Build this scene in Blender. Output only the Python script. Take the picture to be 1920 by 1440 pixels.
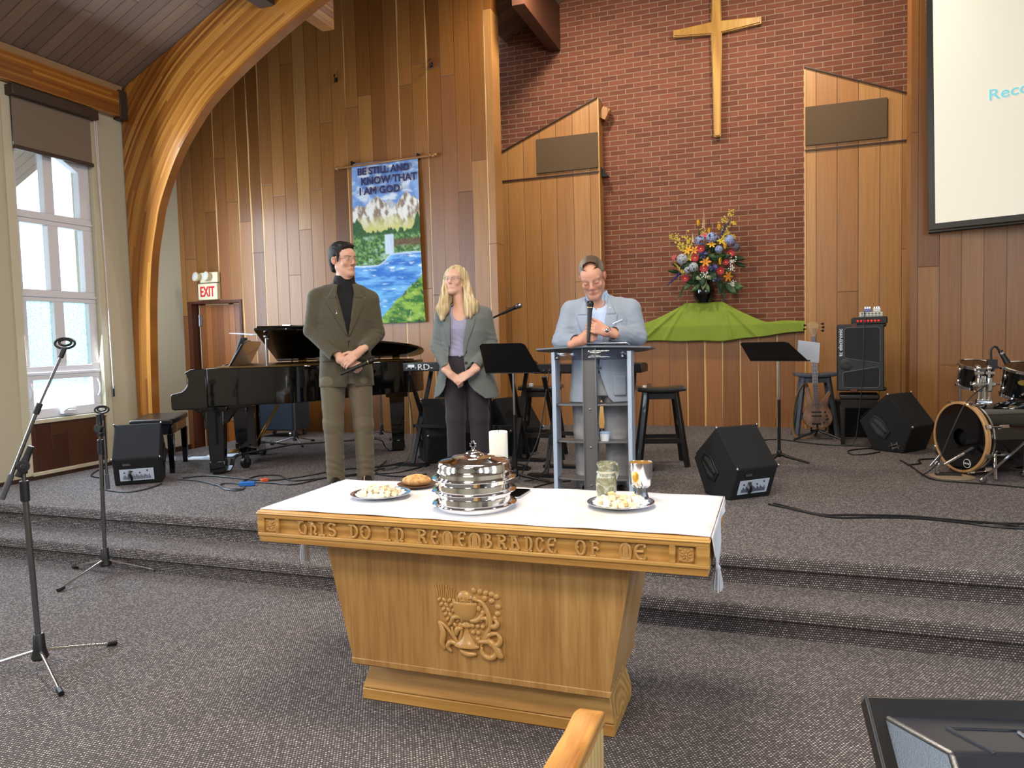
import bpy, bmesh, math, random
import numpy as np
from mathutils import Vector, Matrix, Euler

for _o in list(bpy.data.objects): bpy.data.objects.remove(_o)
scene = bpy.context.scene
COL = scene.collection
rnd = random.Random(7)
R = math.radians

# ---------------------------------------------------------------- camera
def make_camera():
    yaw, pitch, roll, f = R(19.6), R(-3.44), R(-1.487), 1395.0
    fw = Vector((-math.sin(yaw)*math.cos(pitch), math.cos(yaw)*math.cos(pitch), math.sin(pitch)))
    r = Vector((math.cos(yaw), math.sin(yaw), 0)); u = r.cross(fw)
    r2 = r*math.cos(roll)+u*math.sin(roll); u2 = -r*math.sin(roll)+u*math.cos(roll)
    cd = bpy.data.cameras.new('camera'); co = bpy.data.objects.new('camera', cd); COL.objects.link(co)
    m = Matrix((r2, u2, -fw)).transposed().to_4x4(); m.translation = (0, 0, 1.42)
    co.matrix_world = m
    cd.sensor_width = 36; cd.sensor_fit = 'HORIZONTAL'; cd.lens = f/1920*36
    cd.clip_start = .05; cd.clip_end = 200
    scene.camera = co
make_camera()

# ---------------------------------------------------------------- exposure, sky, lamps
scene.view_settings.view_transform = 'Standard'
scene.view_settings.look = 'None'
scene.view_settings.exposure = 0.0
scene.view_settings.gamma = 1.0
scene.view_settings.use_curve_mapping = False
W = bpy.data.worlds.new('sky'); scene.world = W; W.use_nodes = True
W.node_tree.nodes['Background'].inputs[0].default_value = (.78, .92, 1.0, 1)
W.node_tree.nodes['Background'].inputs[1].default_value = 3.5

def area(name, loc, target, sx, sy, power, color, spread=180):
    l = bpy.data.lights.new(name, 'AREA'); l.shape = 'RECTANGLE'; l.size = sx; l.size_y = sy
    l.energy = power; l.color = color; l.spread = R(spread)
    o = bpy.data.objects.new(name, l); COL.objects.link(o); o.location = loc
    o.rotation_euler = (Vector(target)-Vector(loc)).to_track_quat('-Z', 'Y').to_euler()
    return o
DAY = (.72, .86, 1.0); WARM = (1.0, .87, .70)
for i, y in enumerate((4.98, 2.6, .2, -2.2)):                         # daylight through the windows of the left wall
    area('daylight_left', (-5.9, y, 2.2), (0, y, 1.0), .8, 2.6, 130, DAY)
area('daylight_alcove', (-6.88, 6.62, 2.05), (-5.88, 7.62, 1.85), .9, 2.5, 75, DAY)
for i, y in enumerate((2.6, .2, -2.2)):                               # and of the right wall
    area('daylight_right', (3.85, y, 2.2), (0, y, 1.0), .8, 2.6, 100, DAY)
for y in (2.5, -.6, -3.4):                                             # lamps hanging along the middle of the nave
    area('nave_lamp', (-1.0, y, 4.3), (-1.0, y+1.2, 0), 1.7, .9, 135, WARM)
for x in (-2.2, .2):                                                   # downlights over the chancel
    area('chancel_lamp', (x, 7.6, 5.4), (x, 8.6, 2.0), .3, .3, 75, WARM)

# ---------------------------------------------------------------- mesh helpers
def lin(h):
    if not isinstance(h, str): return tuple(h)[:3]
    h = h.lstrip('#'); v = [int(h[i:i+2], 16)/255 for i in (0, 2, 4)]
    return tuple(x/12.92 if x <= .04045 else ((x+.055)/1.055)**2.4 for x in v)

def frame_from(d):
    d = Vector(d).normalized(); a = Vector((0, 0, 1)) if abs(d.z) < .95 else Vector((1, 0, 0))
    x = a.cross(d).normalized(); return x, d.cross(x), d

class MB:
    def __init__(s): s.v = []; s.f = []; s.uv = None
    def add(s, vs, fs):
        n = len(s.v); s.v += [tuple(p) for p in vs]; s.f += [tuple(i+n for i in f) for f in fs]; return s
    def box(s, c, d, rot=None, taper=1.0):
        x, y, z = d[0]/2, d[1]/2, d[2]/2; t = taper
        vs = [Vector(p) for p in ((-x,-y,-z),(x,-y,-z),(x,y,-z),(-x,y,-z),(-x*t,-y*t,z),(x*t,-y*t,z),(x*t,y*t,z),(-x*t,y*t,z))]
        if rot is not None:
            m = rot if isinstance(rot, Matrix) else Euler(rot).to_matrix(); vs = [m @ p for p in vs]
        c = Vector(c); return s.add([p+c for p in vs], [(0,3,2,1),(4,5,6,7),(0,1,5,4),(1,2,6,5),(2,3,7,6),(3,0,4,7)])
    def bb(s, x0, x1, y0, y1, z0, z1): return s.box(((x0+x1)/2,(y0+y1)/2,(z0+z1)/2),(x1-x0,y1-y0,z1-z0))
    def bar(s, a, b, w, h, up=(0,0,1)):
        a, b = Vector(a), Vector(b); d = (b-a).normalized(); u = Vector(up); x = d.cross(u)
        if x.length < 1e-4: x = d.cross(Vector((0,1,0)))
        x.normalize(); u = x.cross(d)
        vs = [p+x*sx*w/2+u*sz*h/2 for p in (a, b) for sx, sz in ((-1,-1),(1,-1),(1,1),(-1,1))]
        return s.add(vs, [(0,1,2,3),(7,6,5,4),(0,4,5,1),(1,5,6,2),(2,6,7,3),(3,7,4,0)])
    def cyl(s, a, b, r0, r1=None, n=16):
        r1 = r0 if r1 is None else r1; return s.tube([a, b], [r0, r1], n)
    def tube(s, pts, r, n=8, closed=False, caps=True):
        P = [Vector(p) for p in pts]; m = len(P); rr = r if isinstance(r, (list, tuple)) else [r]*m
        T = []
        for i in range(m):
            a = P[(i-1) % m] if closed or i > 0 else P[i]; b = P[(i+1) % m] if closed or i < m-1 else P[i]
            t = b-a; T.append(t.normalized() if t.length > 1e-9 else Vector((0,0,1)))
        x = frame_from(T[0])[0]; vs = []; fs = []
        for i in range(m):
            x = x - T[i]*x.dot(T[i])
            x = x.normalized() if x.length > 1e-6 else frame_from(T[i])[0]
            y = T[i].cross(x)
            vs += [P[i]+(x*math.cos(2*math.pi*k/n)+y*math.sin(2*math.pi*k/n))*rr[i] for k in range(n)]
        for i in range(m if closed else m-1):
            j = (i+1) % m
            fs += [(i*n+k, i*n+(k+1) % n, j*n+(k+1) % n, j*n+k) for k in range(n)]
        if caps and not closed: fs += [tuple(range(n-1,-1,-1)), tuple((m-1)*n+k for k in range(n))]
        return s.add(vs, fs)
    def lathe(s, prof, c=(0,0,0), n=32, sx=1, sy=1, rot=None):
        c = Vector(c); vs = []; fs = []; m = len(prof)
        M = None if rot is None else (rot if isinstance(rot, Matrix) else Euler(rot).to_matrix())
        for r, z in prof:
            for k in range(n):
                a = 2*math.pi*k/n; p = Vector((r*math.cos(a)*sx, r*math.sin(a)*sy, z)); vs.append(c+(M @ p if M else p))
        for i in range(m-1): fs += [(i*n+k, i*n+(k+1) % n, (i+1)*n+(k+1) % n, (i+1)*n+k) for k in range(n)]
        ring = m > 2 and prof[0][0] > 1e-6 and prof[-1][0] > 1e-6
        if prof[0][0] > 1e-6 and not ring: fs.append(tuple(range(n-1,-1,-1)))
        if prof[-1][0] > 1e-6 and not ring: fs.append(tuple((m-1)*n+k for k in range(n)))
        return s.add(vs, fs)
    def ball(s, c, r, n=12, rot=None):
        rx, ry, rz = r if isinstance(r, (list, tuple)) else (r, r, r); h = max(4, n*2//3)
        prof = [(math.sin(math.pi*i/h), -math.cos(math.pi*i/h)) for i in range(h+1)]
        prof[0] = (1e-4, -1); prof[-1] = (1e-4, 1); b = MB(); b.lathe(prof, n=n)
        M = Matrix.Identity(3) if rot is None else (rot if isinstance(rot, Matrix) else Euler(rot).to_matrix())
        return s.add([M @ Vector((x*rx, y*ry, z*rz))+Vector(c) for x, y, z in b.v], b.f)
    def prism(s, poly, o, ux, uy, dep):
        o, ux, uy, dep = Vector(o), Vector(ux), Vector(uy), Vector(dep); n = len(poly)
        if ux.cross(uy).dot(dep) > 0: poly = poly[::-1]
        A = [o+ux*p[0]+uy*p[1] for p in poly]; vs = A+[p+dep for p in A]
        return s.add(vs, [tuple(range(n)), tuple(range(2*n-1, n-1, -1))]+[(i, i+n, (i+1) % n+n, (i+1) % n) for i in range(n)])
    def grid(s, fn, nu, nv, closed_u=False):
        vs = [fn(i/nu, j/nv) for j in range(nv+1) for i in range(nu+1)]
        return s.add(vs, [(j*(nu+1)+i, j*(nu+1)+i+1, (j+1)*(nu+1)+i+1, (j+1)*(nu+1)+i) for j in range(nv) for i in range(nu)])
    def xform(s, M, i0=0):
        for i in range(i0, len(s.v)): s.v[i] = tuple(M @ Vector(s.v[i]))
        return s
    def build(s, name, mat=None, parent=None, bevel=0, seg=2, angle=38, loc=None, solid=0, sub=0, smooth=True):
        me = bpy.data.meshes.new(name); org = Vector(loc) if loc is not None else Vector((0,0,0))
        me.from_pydata([tuple(Vector(p)-org) for p in s.v], [], s.f); me.update()
        if s.uv is not None:
            uvl = me.uv_layers.new(name='UVMap')
            idx = np.zeros(len(me.loops), dtype=np.int32); me.loops.foreach_get('vertex_index', idx)
            uvl.data.foreach_set('uv', np.asarray(s.uv, dtype=np.float32)[idx].ravel())
        if smooth:
            me.polygons.foreach_set('use_smooth', [True]*len(me.polygons)); me.set_sharp_from_angle(angle=R(angle))
        if mat is not None: me.materials.append(mat)
        o = bpy.data.objects.new(name, me); COL.objects.link(o); o.location = org
        if parent is not None: o.parent = parent
        if solid:
            m = o.modifiers.new('solid', 'SOLIDIFY'); m.thickness = solid; m.offset = 0
        if bevel:
            m = o.modifiers.new('bevel', 'BEVEL'); m.width = bevel; m.segments = seg; m.limit_method = 'ANGLE'; m.angle_limit = R(40)
        if sub:
            m = o.modifiers.new('sub', 'SUBSURF'); m.levels = sub; m.render_levels = sub
        return o

def tag(o, label, cat, group=None, kind=None):
    if label: o['label'] = label
    if cat: o['category'] = cat
    if group: o['group'] = group
    if kind: o['kind'] = kind
    return o
def thing(name, label, cat, loc=(0,0,0), rotz=0, group=None):
    o = bpy.data.objects.new(name, None); COL.objects.link(o); o.empty_display_size = .1
    o.location = loc; o.rotation_euler = (0, 0, rotz); return tag(o, label, cat, group)
def struct(o, label=None):
    o['kind'] = 'structure'
    if label: o['label'] = label
    return o
def dup(root, loc=None, rot=None, label=None):
    c = root.copy(); COL.objects.link(c)
    if loc is not None: c.location = loc
    if rot is not None: c.rotation_euler = rot
    if label: c['label'] = label
    for ch in list(root.children):
        d = ch.copy(); COL.objects.link(d); d.parent = c
        for g in list(ch.children):
            e = g.copy(); COL.objects.link(e); e.parent = d
    return c
def arc(cx, cy, r, a0, a1, n): return [(cx+r*math.cos(R(a0+(a1-a0)*i/n)), cy+r*math.sin(R(a0+(a1-a0)*i/n))) for i in range(n+1)]
def rrect(w, h, r, n=4, cx=0, cy=0):
    p = []
    for x, y, a in ((w/2-r, h/2-r, 0), (-w/2+r, h/2-r, 90), (-w/2+r, -h/2+r, 180), (w/2-r, -h/2+r, 270)): p += arc(cx+x, cy+y, r, a, a+90, n)
    return p
def spline(pts, n=8):
    P = [Vector(p) for p in pts]; out = []
    for i in range(len(P)-1):
        a, b, c, d = P[max(i-1,0)], P[i], P[i+1], P[min(i+2,len(P)-1)]
        for k in range(n):
            t = k/n; out.append(.5*((2*b)+(c-a)*t+(2*a-5*b+4*c-d)*t*t+(3*b-a-3*c+d)*t**3))
    return out+[P[-1]]
FONT = None
def text_mesh(txt, size, depth, bevel=0, font_scale_x=1.0, align='LEFT'):
    c = bpy.data.curves.new('t', 'FONT'); c.body = txt; c.size = size; c.extrude = depth; c.bevel_depth = bevel; c.align_x = align; c.resolution_u = 3
    o = bpy.data.objects.new('t', c); COL.objects.link(o)
    dg = bpy.context.evaluated_depsgraph_get(); me = bpy.data.meshes.new_from_object(o.evaluated_get(dg))
    vs = [(v.co.x*font_scale_x, v.co.y, v.co.z) for v in me.vertices]; fs = [tuple(p.vertices) for p in me.polygons]
    bpy.data.objects.remove(o); bpy.data.curves.remove(c); bpy.data.meshes.remove(me)
    b = MB(); b.add(vs, fs); return b

# ---------------------------------------------------------------- material helpers
class NT:
    def __init__(s, name):
        s.m = bpy.data.materials.new(name); s.m.use_nodes = True; s.t = s.m.node_tree; s.b = s.t.nodes['Principled BSDF']
    def n(s, typ, ins=None, **kw):
        x = s.t.nodes.new('ShaderNode'+typ)
        for k, v in kw.items(): setattr(x, k, v)
        for k, v in (ins or {}).items(): s.set(x.inputs[k], v)
        return x
    def set(s, sock, v):
        if hasattr(v, 'is_linked') or isinstance(v, bpy.types.NodeSocket): s.t.links.new(v, sock)
        elif isinstance(v, bpy.types.Node): s.t.links.new(v.outputs[0], sock)
        elif sock.type == 'RGBA': sock.default_value = (*lin(v), 1)
        else: sock.default_value = v
    def math(s, op, a, b=0, c=None):
        ins = {0: a, 1: b}
        if c is not None: ins[2] = c
        return s.n('Math', ins, operation=op).outputs[0]
    def mix(s, f, a, b, typ='MIX'):
        x = s.n('Mix', data_type='RGBA', blend_type=typ); s.set(x.inputs[0], f); s.set(x.inputs[6], a); s.set(x.inputs[7], b); return x.outputs[2]
    def obj(s): return s.n('TexCoord').outputs['Object']
    def uvc(s): return s.n('TexCoord').outputs['UV']
    def map(s, v, scale=(1,1,1), loc=(0,0,0), rot=(0,0,0)): return s.n('Mapping', {'Vector': v, 'Scale': scale, 'Location': loc, 'Rotation': rot}).outputs[0]
    def noise(s, v, scale, detail=3, rough=.5, dist=0): return s.n('TexNoise', {'Vector': v, 'Scale': scale, 'Detail': detail, 'Roughness': rough, 'Distortion': dist}).outputs[0]
    def ramp(s, f, stops, interp='LINEAR'):
        x = s.n('ValToRGB'); s.set(x.inputs[0], f); e = x.color_ramp; e.interpolation = interp
        while len(e.elements) < len(stops): e.elements.new(.5)
        for el, (p, c) in zip(e.elements, stops): el.position = p; el.color = (*lin(c), 1)
        return x.outputs[0]
    def xyz(s, v): return s.n('SeparateXYZ', {0: v}).outputs
    def comb(s, x, y, z): return s.n('CombineXYZ', {0: x, 1: y, 2: z}).outputs[0]
    def bump(s, h, dist=.01, strength=.5): s.set(s.b.inputs['Normal'], s.n('Bump', {'Height': h, 'Distance': dist, 'Strength': strength}).outputs[0])
    def out(s, **k):
        for a, v in k.items(): s.set(s.b.inputs[{'color':'Base Color','rough':'Roughness','metal':'Metallic','coat':'Coat Weight','spec':'Specular IOR Level','trans':'Transmission Weight','emit':'Emission Color','es':'Emission Strength','alpha':'Alpha','sss':'Subsurface Weight','coatr':'Coat Roughness','sheen':'Sheen Weight','ior':'IOR'}[a]], v)
        return s.m
_pm = {}
def plain(name, color, rough=.5, metal=0, bump=0, bscale=200, var=.0, **k):
    if name in _pm: return _pm[name]
    t = NT(name); c = lin(color)
    if var or bump:
        n = t.noise(t.obj(), bscale, 3)
        if var: c = t.mix(n, tuple(x*(1-var) for x in c), tuple(min(1, x*(1+var)) for x in c))
        if bump: t.bump(n, .002, bump)
    _pm[name] = t.out(color=c, rough=rough, metal=metal, **k); return _pm[name]

def wood_planks(name, w, L, cols, axis='xz', groove=.03, rough=.35, grain=1.0, pale=0.0, coat=.3, seam='#2a1608'):
    """boards w wide running along the second axis, each board its own tone, staggered butt joints every L"""
    t = NT(name); o = t.xyz(t.obj()); ax = {'x':0,'y':1,'z':2}; u, v = o[ax[axis[0]]], o[ax[axis[1]]]
    us = t.math('DIVIDE', u, w); i = t.math('FLOOR', us); fu = t.math('FRACT', us)
    r1 = t.n('TexWhiteNoise', {'W': i}, noise_dimensions='1D').outputs[0]
    vs = t.math('ADD', t.math('DIVIDE', v, L), t.math('MULTIPLY', r1, 7.3)); j = t.math('FLOOR', vs); fv = t.math('FRACT', vs)
    r2 = t.n('TexWhiteNoise', {'Vector': t.comb(i, j, 0)}, noise_dimensions='2D')
    col = t.ramp(r2.outputs[0], cols)
    g = t.noise(t.comb(t.math('ADD', t.math('MULTIPLY', u, 60), t.math('MULTIPLY', r2.outputs[0], 90)), t.math('MULTIPLY', v, 1.6), j), 1, 5, .6, .4)
    g2 = t.noise(t.comb(t.math('ADD', t.math('MULTIPLY', u, 9), t.math('MULTIPLY', r1, 50)), t.math('MULTIPLY', v, .5), j), 1, 3, .5)
    col = t.mix(t.math('MULTIPLY', grain*.55, t.ramp(g, [(.35,(0,0,0)),(.7,(1,1,1))])), col, t.mix(1.0, col, (.62,.5,.42), 'MULTIPLY'))
    col = t.mix(t.math('MULTIPLY', .5, g2), col, t.mix(1.0, col, (.72,.62,.55), 'MULTIPLY'))
    if pale:
        r3 = t.n('TexWhiteNoise', {'W': t.math('ADD', i, 31.7)}, noise_dimensions='1D').outputs[0]
        wob = t.math('MULTIPLY', t.math('SUBTRACT', t.noise(t.comb(t.math('MULTIPLY', i, 7.7), t.math('MULTIPLY', v, .9), 0), 1, 2), .28), .34)
        edge = t.math('LESS_THAN', fu, t.math('MULTIPLY', wob, t.math('GREATER_THAN', r3, 1-pale)))
        col = t.mix(t.math('MULTIPLY', edge, .85), col, '#d9ae6e')
    d = t.math('MINIMUM', fu, t.math('SUBTRACT', 1, fu)); dv = t.math('MULTIPLY', t.math('MINIMUM', fv, t.math('SUBTRACT', 1, fv)), L/w)
    dm = t.math('MINIMUM', d, dv)
    ln = t.n('MapRange', {0: dm, 1: 0, 2: groove, 3: 0, 4: 1}).outputs[0]
    col = t.mix(ln, t.mix(.75, col, seam), col)
    t.bump(t.math('ADD', ln, t.math('MULTIPLY', g, .04)), .004, .6)
    return t.out(color=col, rough=t.math('ADD', rough, t.math('MULTIPLY', g, .12)), coat=coat, coatr=.28)

def grain_wood(name, c0, c1, c2, axis='x', scale=1.0, rough=.4, coat=.2, streak=.5):
    t = NT(name); s = {'x':(1.2,22,22),'y':(22,1.2,22),'z':(22,22,1.2)}[axis]
    v = t.map(t.obj(), tuple(k*scale for k in s))
    big = t.noise(t.map(t.obj(), tuple(k*scale*.22 for k in s)), 1, 3, .5, .8)
    rings = t.n('TexWave', {'Vector': t.map(t.obj(), tuple(k*scale*.16 for k in s)), 'Scale': 3.0, 'Distortion': 5.0, 'Detail': 3, 'Detail Scale': .8}, wave_type='RINGS').outputs[1]
    fine = t.noise(v, 3.2, 4, .7)
    col = t.ramp(t.math('ADD', t.math('MULTIPLY', big, .6), t.math('MULTIPLY', rings, .4)), [(.25, c0), (.5, c1), (.8, c2)])
    col = t.mix(t.math('MULTIPLY', t.ramp(fine, [(.42,(0,0,0)),(.62,(1,1,1))]), streak*.55), col, t.mix(1.0, col, (.66,.52,.40), 'MULTIPLY'))
    t.bump(fine, .0015, .25)
    return t.out(color=col, rough=rough, coat=coat, coatr=.3)

def carpet_mat(name):
    t = NT(name); o = t.xyz(t.obj()); u = t.math('DIVIDE', o[0], .0115); v = t.math('DIVIDE', t.math('ADD', o[1], o[2]), .0105)
    iv = t.math('FLOOR', v); u2 = t.math('ADD', u, t.math('MULTIPLY', iv, .5)); iu = t.math('FLOOR', u2)
    fx = t.math('SUBTRACT', t.math('FRACT', u2), .5); fy = t.math('SUBTRACT', t.math('FRACT', v), .5)
    d = t.math('ADD', t.math('MULTIPLY', t.math('MULTIPLY', fx, fx), 1.0), t.math('MULTIPLY', t.math('MULTIPLY', fy, fy), 1.6))
    r = t.n('TexWhiteNoise', {'Vector': t.comb(iu, iv, 0)}, noise_dimensions='2D').outputs[0]
    m = t.n('MapRange', {0: d, 1: .02, 2: .16, 3: 1, 4: 0}).outputs[0]
    m2 = t.math('MULTIPLY', m, t.math('ADD', .18, t.math('MULTIPLY', t.math('POWER', r, 1.6), .95)))
    big = t.noise(t.obj(), 1.3, 3, .6)
    col = t.mix(m2, '#4a4445', '#ddd3cf')
    col = t.mix(t.math('MULTIPLY', big, .35), col, t.mix(1.0, col, (.62,.58,.56), 'MULTIPLY'))
    t.bump(m, .004, .7)
    return t.out(color=col, rough=.95, spec=.15)

M = {}
CED = [(0,'#73461c'),(.25,'#8d5b28'),(.5,'#9b6831'),(.75,'#a9773f'),(.9,'#85512a'),(1,'#b5874e')]
M['cedar'] = wood_planks('cedar_boards', .1815, 2.6, CED, pale=.28)
M['cedar_dark'] = wood_planks('cedar_boards_dark', .16, 3.0, [(0,'#3f2010'),(1,'#54301a')], axis='yz')
M['panel'] = wood_planks('panel_boards', .215, 9.0, [(0,'#93602f'),(.3,'#ab773f'),(.6,'#bb8a52'),(1,'#a4703c')], pale=.0)
M['dado'] = wood_planks('dado_boards', .205, 9.0, [(0,'#80522a'),(.4,'#966338'),(.7,'#a36f40'),(1,'#8b5a33')], pale=.75)
M['ceiling'] = wood_planks('ceiling_boards', .105, 3.4, [(0,'#7d6a5f'),(.4,'#8c7768'),(.7,'#97826f'),(1,'#7b675b')], axis='yx', groove=.06, rough=.6, coat=0, grain=.7, seam='#241a16')
M['cream'] = plain('cream_wall', '#b9b09a', .75, bump=.12, bscale=60)
M['cream_trim'] = plain('cream_trim', '#c4bba4', .5)
M['white_paint'] = plain('white_window_paint', '#d8d5dc', .4)
M['dark_trim'] = plain('dark_brown_trim', '#38241a', .45)
M['bracket'] = plain('brown_steel', '#3b2d27', .5)
M['oak'] = grain_wood('oak', '#a87b3c', '#bd8f4a', '#cda15c', 'x', .8, streak=.8)
M['oak_v'] = grain_wood('oak_upright', '#a37943', '#b28950', '#c29a62', 'z', .9, rough=.38, streak=1.0)
M['oak_carve'] = plain('oak_carving', '#b88c4f', .35, coat=.25)
M['black_plastic'] = plain('black_plastic', '#0f1012', .45)
M['black_metal'] = plain('black_metal', '#121214', .38, .3)
M['chrome'] = plain('chrome', '#d9dadd', .12, 1)
M['steel'] = plain('brushed_steel', '#9c9aa0', .28, 1)
M['silver'] = plain('polished_silver', '#eeeef2', .10, 1)
M['carpet'] = carpet_mat('woven_carpet')

def lam_mat():
    t = NT('laminated_fir'); o = t.xyz(t.uvc()); d = t.math('DIVIDE', o[1], .024); i = t.math('FLOOR', d); f = t.math('FRACT', d)
    seg = t.math('FLOOR', t.math('ADD', t.math('DIVIDE', o[0], 3.1), t.math('MULTIPLY', i, .37)))
    r = t.n('TexWhiteNoise', {'Vector': t.comb(i, seg, 0)}, noise_dimensions='2D').outputs[0]
    col = t.ramp(r, [(0,'#7f4716'),(.5,'#a56a28'),(1,'#c48a3e')])
    g = t.noise(t.comb(t.math('MULTIPLY', o[0], 2.2), t.math('MULTIPLY', o[1], 190), i), 1, 4, .6, .3)
    col = t.mix(t.math('MULTIPLY', .6, t.ramp(g, [(.4,(0,0,0)),(.65,(1,1,1))])), col, t.mix(1.0, col, (.6,.42,.3), 'MULTIPLY'))
    e = t.math('LESS_THAN', f, .07); col = t.mix(t.math('MULTIPLY', e, .55), col, '#4a250c')
    return t.out(color=col, rough=.33, coat=.35, coatr=.25)
M['lam'] = lam_mat()

def brick_mat():
    t = NT('red_brick'); o = t.xyz(t.obj())
    b = t.n('TexBrick', {'Vector': t.comb(o[0], o[2], 0), 'Color1': '#7d4630', 'Color2': '#653523', 'Mortar': '#a08a70', 'Scale': 1.0, 'Mortar Size': .0042, 'Mortar Smooth': .25, 'Bias': -.1, 'Brick Width': .205, 'Row Height': .0612})
    n = t.noise(t.obj(), 14, 4, .6); n2 = t.noise(t.obj(), 120, 3, .6)
    col = t.mix(t.math('MULTIPLY', n, .45), b.outputs[0], t.mix(1.0, b.outputs[0], (.7,.62,.58), 'MULTIPLY'))
    t.bump(t.math('SUBTRACT', t.math('MULTIPLY', n2, .25), b.outputs[1]), .005, .7)
    return t.out(color=col, rough=.8)
M['brick'] = brick_mat()
def grille_mat():
    t = NT('brown_grille_cloth'); v = t.n('TexVoronoi', {'Vector': t.obj(), 'Scale': 120}).outputs[0]
    c = t.mix(t.noise(t.obj(), 160, 3, .7), '#1d140d', '#7a6248'); t.bump(v, .003, .5); return t.out(color=c, rough=.95)
M['grille'] = grille_mat()

# ---------------------------------------------------------------- the room
XL, YW, HS = -6.05, 8.0, .312
def ceil_z(x): return 3.95+.48*(x-XL) if x < -1 else 3.95+.48*(4.05-x)
struct(MB().bb(-7.7, 4.2, -6, 9.6, -.1, 0).build('floor', M['carpet']))
def nosed(y, z0, z1, y1):
    r = .02; h = z1-z0
    return [(y+.03, z0), (y+.03, z1-.062), (y+.004, z1-.066)]+[(y+r-r*math.sin(R(a)), z1-r+r*math.cos(R(a))) if True else 0 for a in (90, 60, 30, 0)]+[(y1, z1), (y1, z0)]
struct(MB().prism(nosed(3.572, 0, .156, 3.95), (-6.03,0,0), (0,1,0), (0,0,1), (10.2,0,0)).build('step', M['carpet'], angle=60), 'carpeted step below the platform')
struct(MB().prism(nosed(3.845, 0, HS, 9.2), (-6.03,0,0), (0,1,0), (0,0,1), (10.2,0,0)).build('stage_floor', M['carpet'], angle=60), 'carpeted platform')
# left wall with its window opening
wy0, wy1, wz0, wz1 = 4.60, 5.37, .83, 3.64
b = MB(); b.bb(-6.3, XL, -6, wy0, 0, 4.0); b.bb(-6.3, XL, wy1, 5.9, 0, 4.0); b.bb(-6.3, XL, wy0, wy1, 0, wz0); b.bb(-6.3, XL, wy0, wy1, wz1, 4.0)
struct(b.build('wall_left', M['cream']))
struct(MB().bb(-7.7, -7.52, 7.1, 9.0, 0, 6.5).build('wall_alcove', M['cream']))
struct(MB().prism([(-6.3,5.9),(-6.3,5.75),(-7.7,7.12),(-7.7,7.3),(-7.52,7.12)], (0,0,0), (1,0,0), (0,1,0), (0,0,6.5)).build('wall_alcove_front', M['cream']))
struct(MB().bb(-7.52, -7.495, 7.15, 8.0, 0, .11).build('baseboard_alcove', M['dark_trim']))
struct(MB().bb(XL, XL+.02, -6, 5.75, HS, .345).bb(XL, XL+.02, -6, 3.8, 0, .1).build('baseboard_left', M['dark_trim']))
struct(MB().bb(4.05, 4.2, -6, 9.6, 0, 4.0).build('wall_right', M['cream']))
struct(MB().bb(-7.7, 4.2, -6.15, -6, 0, 6.4).build('wall_nave_end', M['cream']))
# window
fr = MB(); X0, X1 = -6.15, -6.08
def wrow(z0, z1, halves):
    for y0, y1 in halves: pass
rows = [(.915, 1.168, [(4.69, 5.285)]), (1.29, 1.86, [(4.672, 4.93), (5.028, 5.288)]), (1.962, 2.535, [(4.655, 4.917), (5.018, 5.272)]), (2.64, 3.2, [(4.648, 4.905), (4.997, 5.26)])]
ys = [4.60, 5.37]; zc = wz0
for k, (z0, z1, hs) in enumerate(rows):
    zn = rows[k+1][0] if k < 3 else wz1
    fr.bb(X0, X1, wy0, wy1, zc, z0)
    edges = [wy0]+[e for h in hs for e in h]+[wy1]
    for e in range(0, len(edges), 2): fr.bb(X0, X1, edges[e], edges[e+1], z0, z1)
    zc = z1
fr.bb(X0, X1, wy0, wy1, zc, wz1)
for z in (1.225, 1.91, 2.588): fr.bb(X1, X1+.012, wy0, wy1, z-.012, z+.012)
fr.prism([(5.005,3.2),(5.26,3.2),(5.26,3.06)], (X0,0,0), (0,1,0), (0,0,1), (X1-X0,0,0))
win = struct(fr.build('window_1', M['white_paint'], bevel=.004), 'tall white window of eight panes in the left wall')
tg = NT('clear_glass'); gl = tg.n('BsdfGlossy', {'Roughness': .03}); tr = tg.n('BsdfTransparent', {'Color': (.93,.98,1)}); mx = tg.n('MixShader', {0: .06, 1: tr, 2: gl}); tg.t.links.new(mx.outputs[0], tg.t.nodes['Material Output'].inputs[0]); M['glass'] = tg.m
tg = NT('patterned_glass'); vn = tg.n('TexVoronoi', {'Vector': tg.obj(), 'Scale': 75}).outputs[0]
gc = tg.ramp(vn, [(.10,'#86adae'),(.35,'#cfe8e8'),(.7,'#f2ffff')]); tl = tg.n('BsdfTranslucent', {'Color': gc}); tp = tg.n('BsdfTransparent', {'Color': gc}); mx = tg.n('MixShader', {0: .12, 1: tl, 2: tp}); tg.t.links.new(mx.outputs[0], tg.t.nodes['Material Output'].inputs[0]); M['frost'] = tg.m
for k, (z0, z1, hs) in enumerate(rows):
    for y0, y1 in hs: MB().bb(-6.13, -6.124, y0, y1, z0, z1).build('pane', M['frost'] if k < 2 else M['glass'], win)
MB().tube([(-6.07,4.66,1.0),(-6.05,4.655,1.05),(-6.05,4.655,1.10),(-6.07,4.66,1.14)], .008).build('latch', M['white_paint'], win)
MB().tube([(-6.07,5.33,.99),(-6.05,5.335,1.04),(-6.05,5.335,1.10),(-6.07,5.33,1.15)], .008).build('latch', M['white_paint'], win)
MB().box((-6.045,4.98,.872),(.05,.13,.035)).tube([(-6.03,4.93,.89),(-6.01,4.97,.905),(-6.01,5.03,.9)], .009).build('crank_handle', M['white_paint'], win, bevel=.008)
MB().bb(XL-.02, XL+.022, wy0-.075, wy0, HS+.04, 3.66).bb(XL-.02, XL+.022, wy1, wy1+.075, HS+.04, 3.66).bb(XL-.1, XL+.03, wy0-.01, wy1+.01, wz0-.035, wz0).bb(XL-.01, XL+.02, wy0, wy1, .335, .375).build('window_casing', M['cream_trim'], win, bevel=.004)
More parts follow.
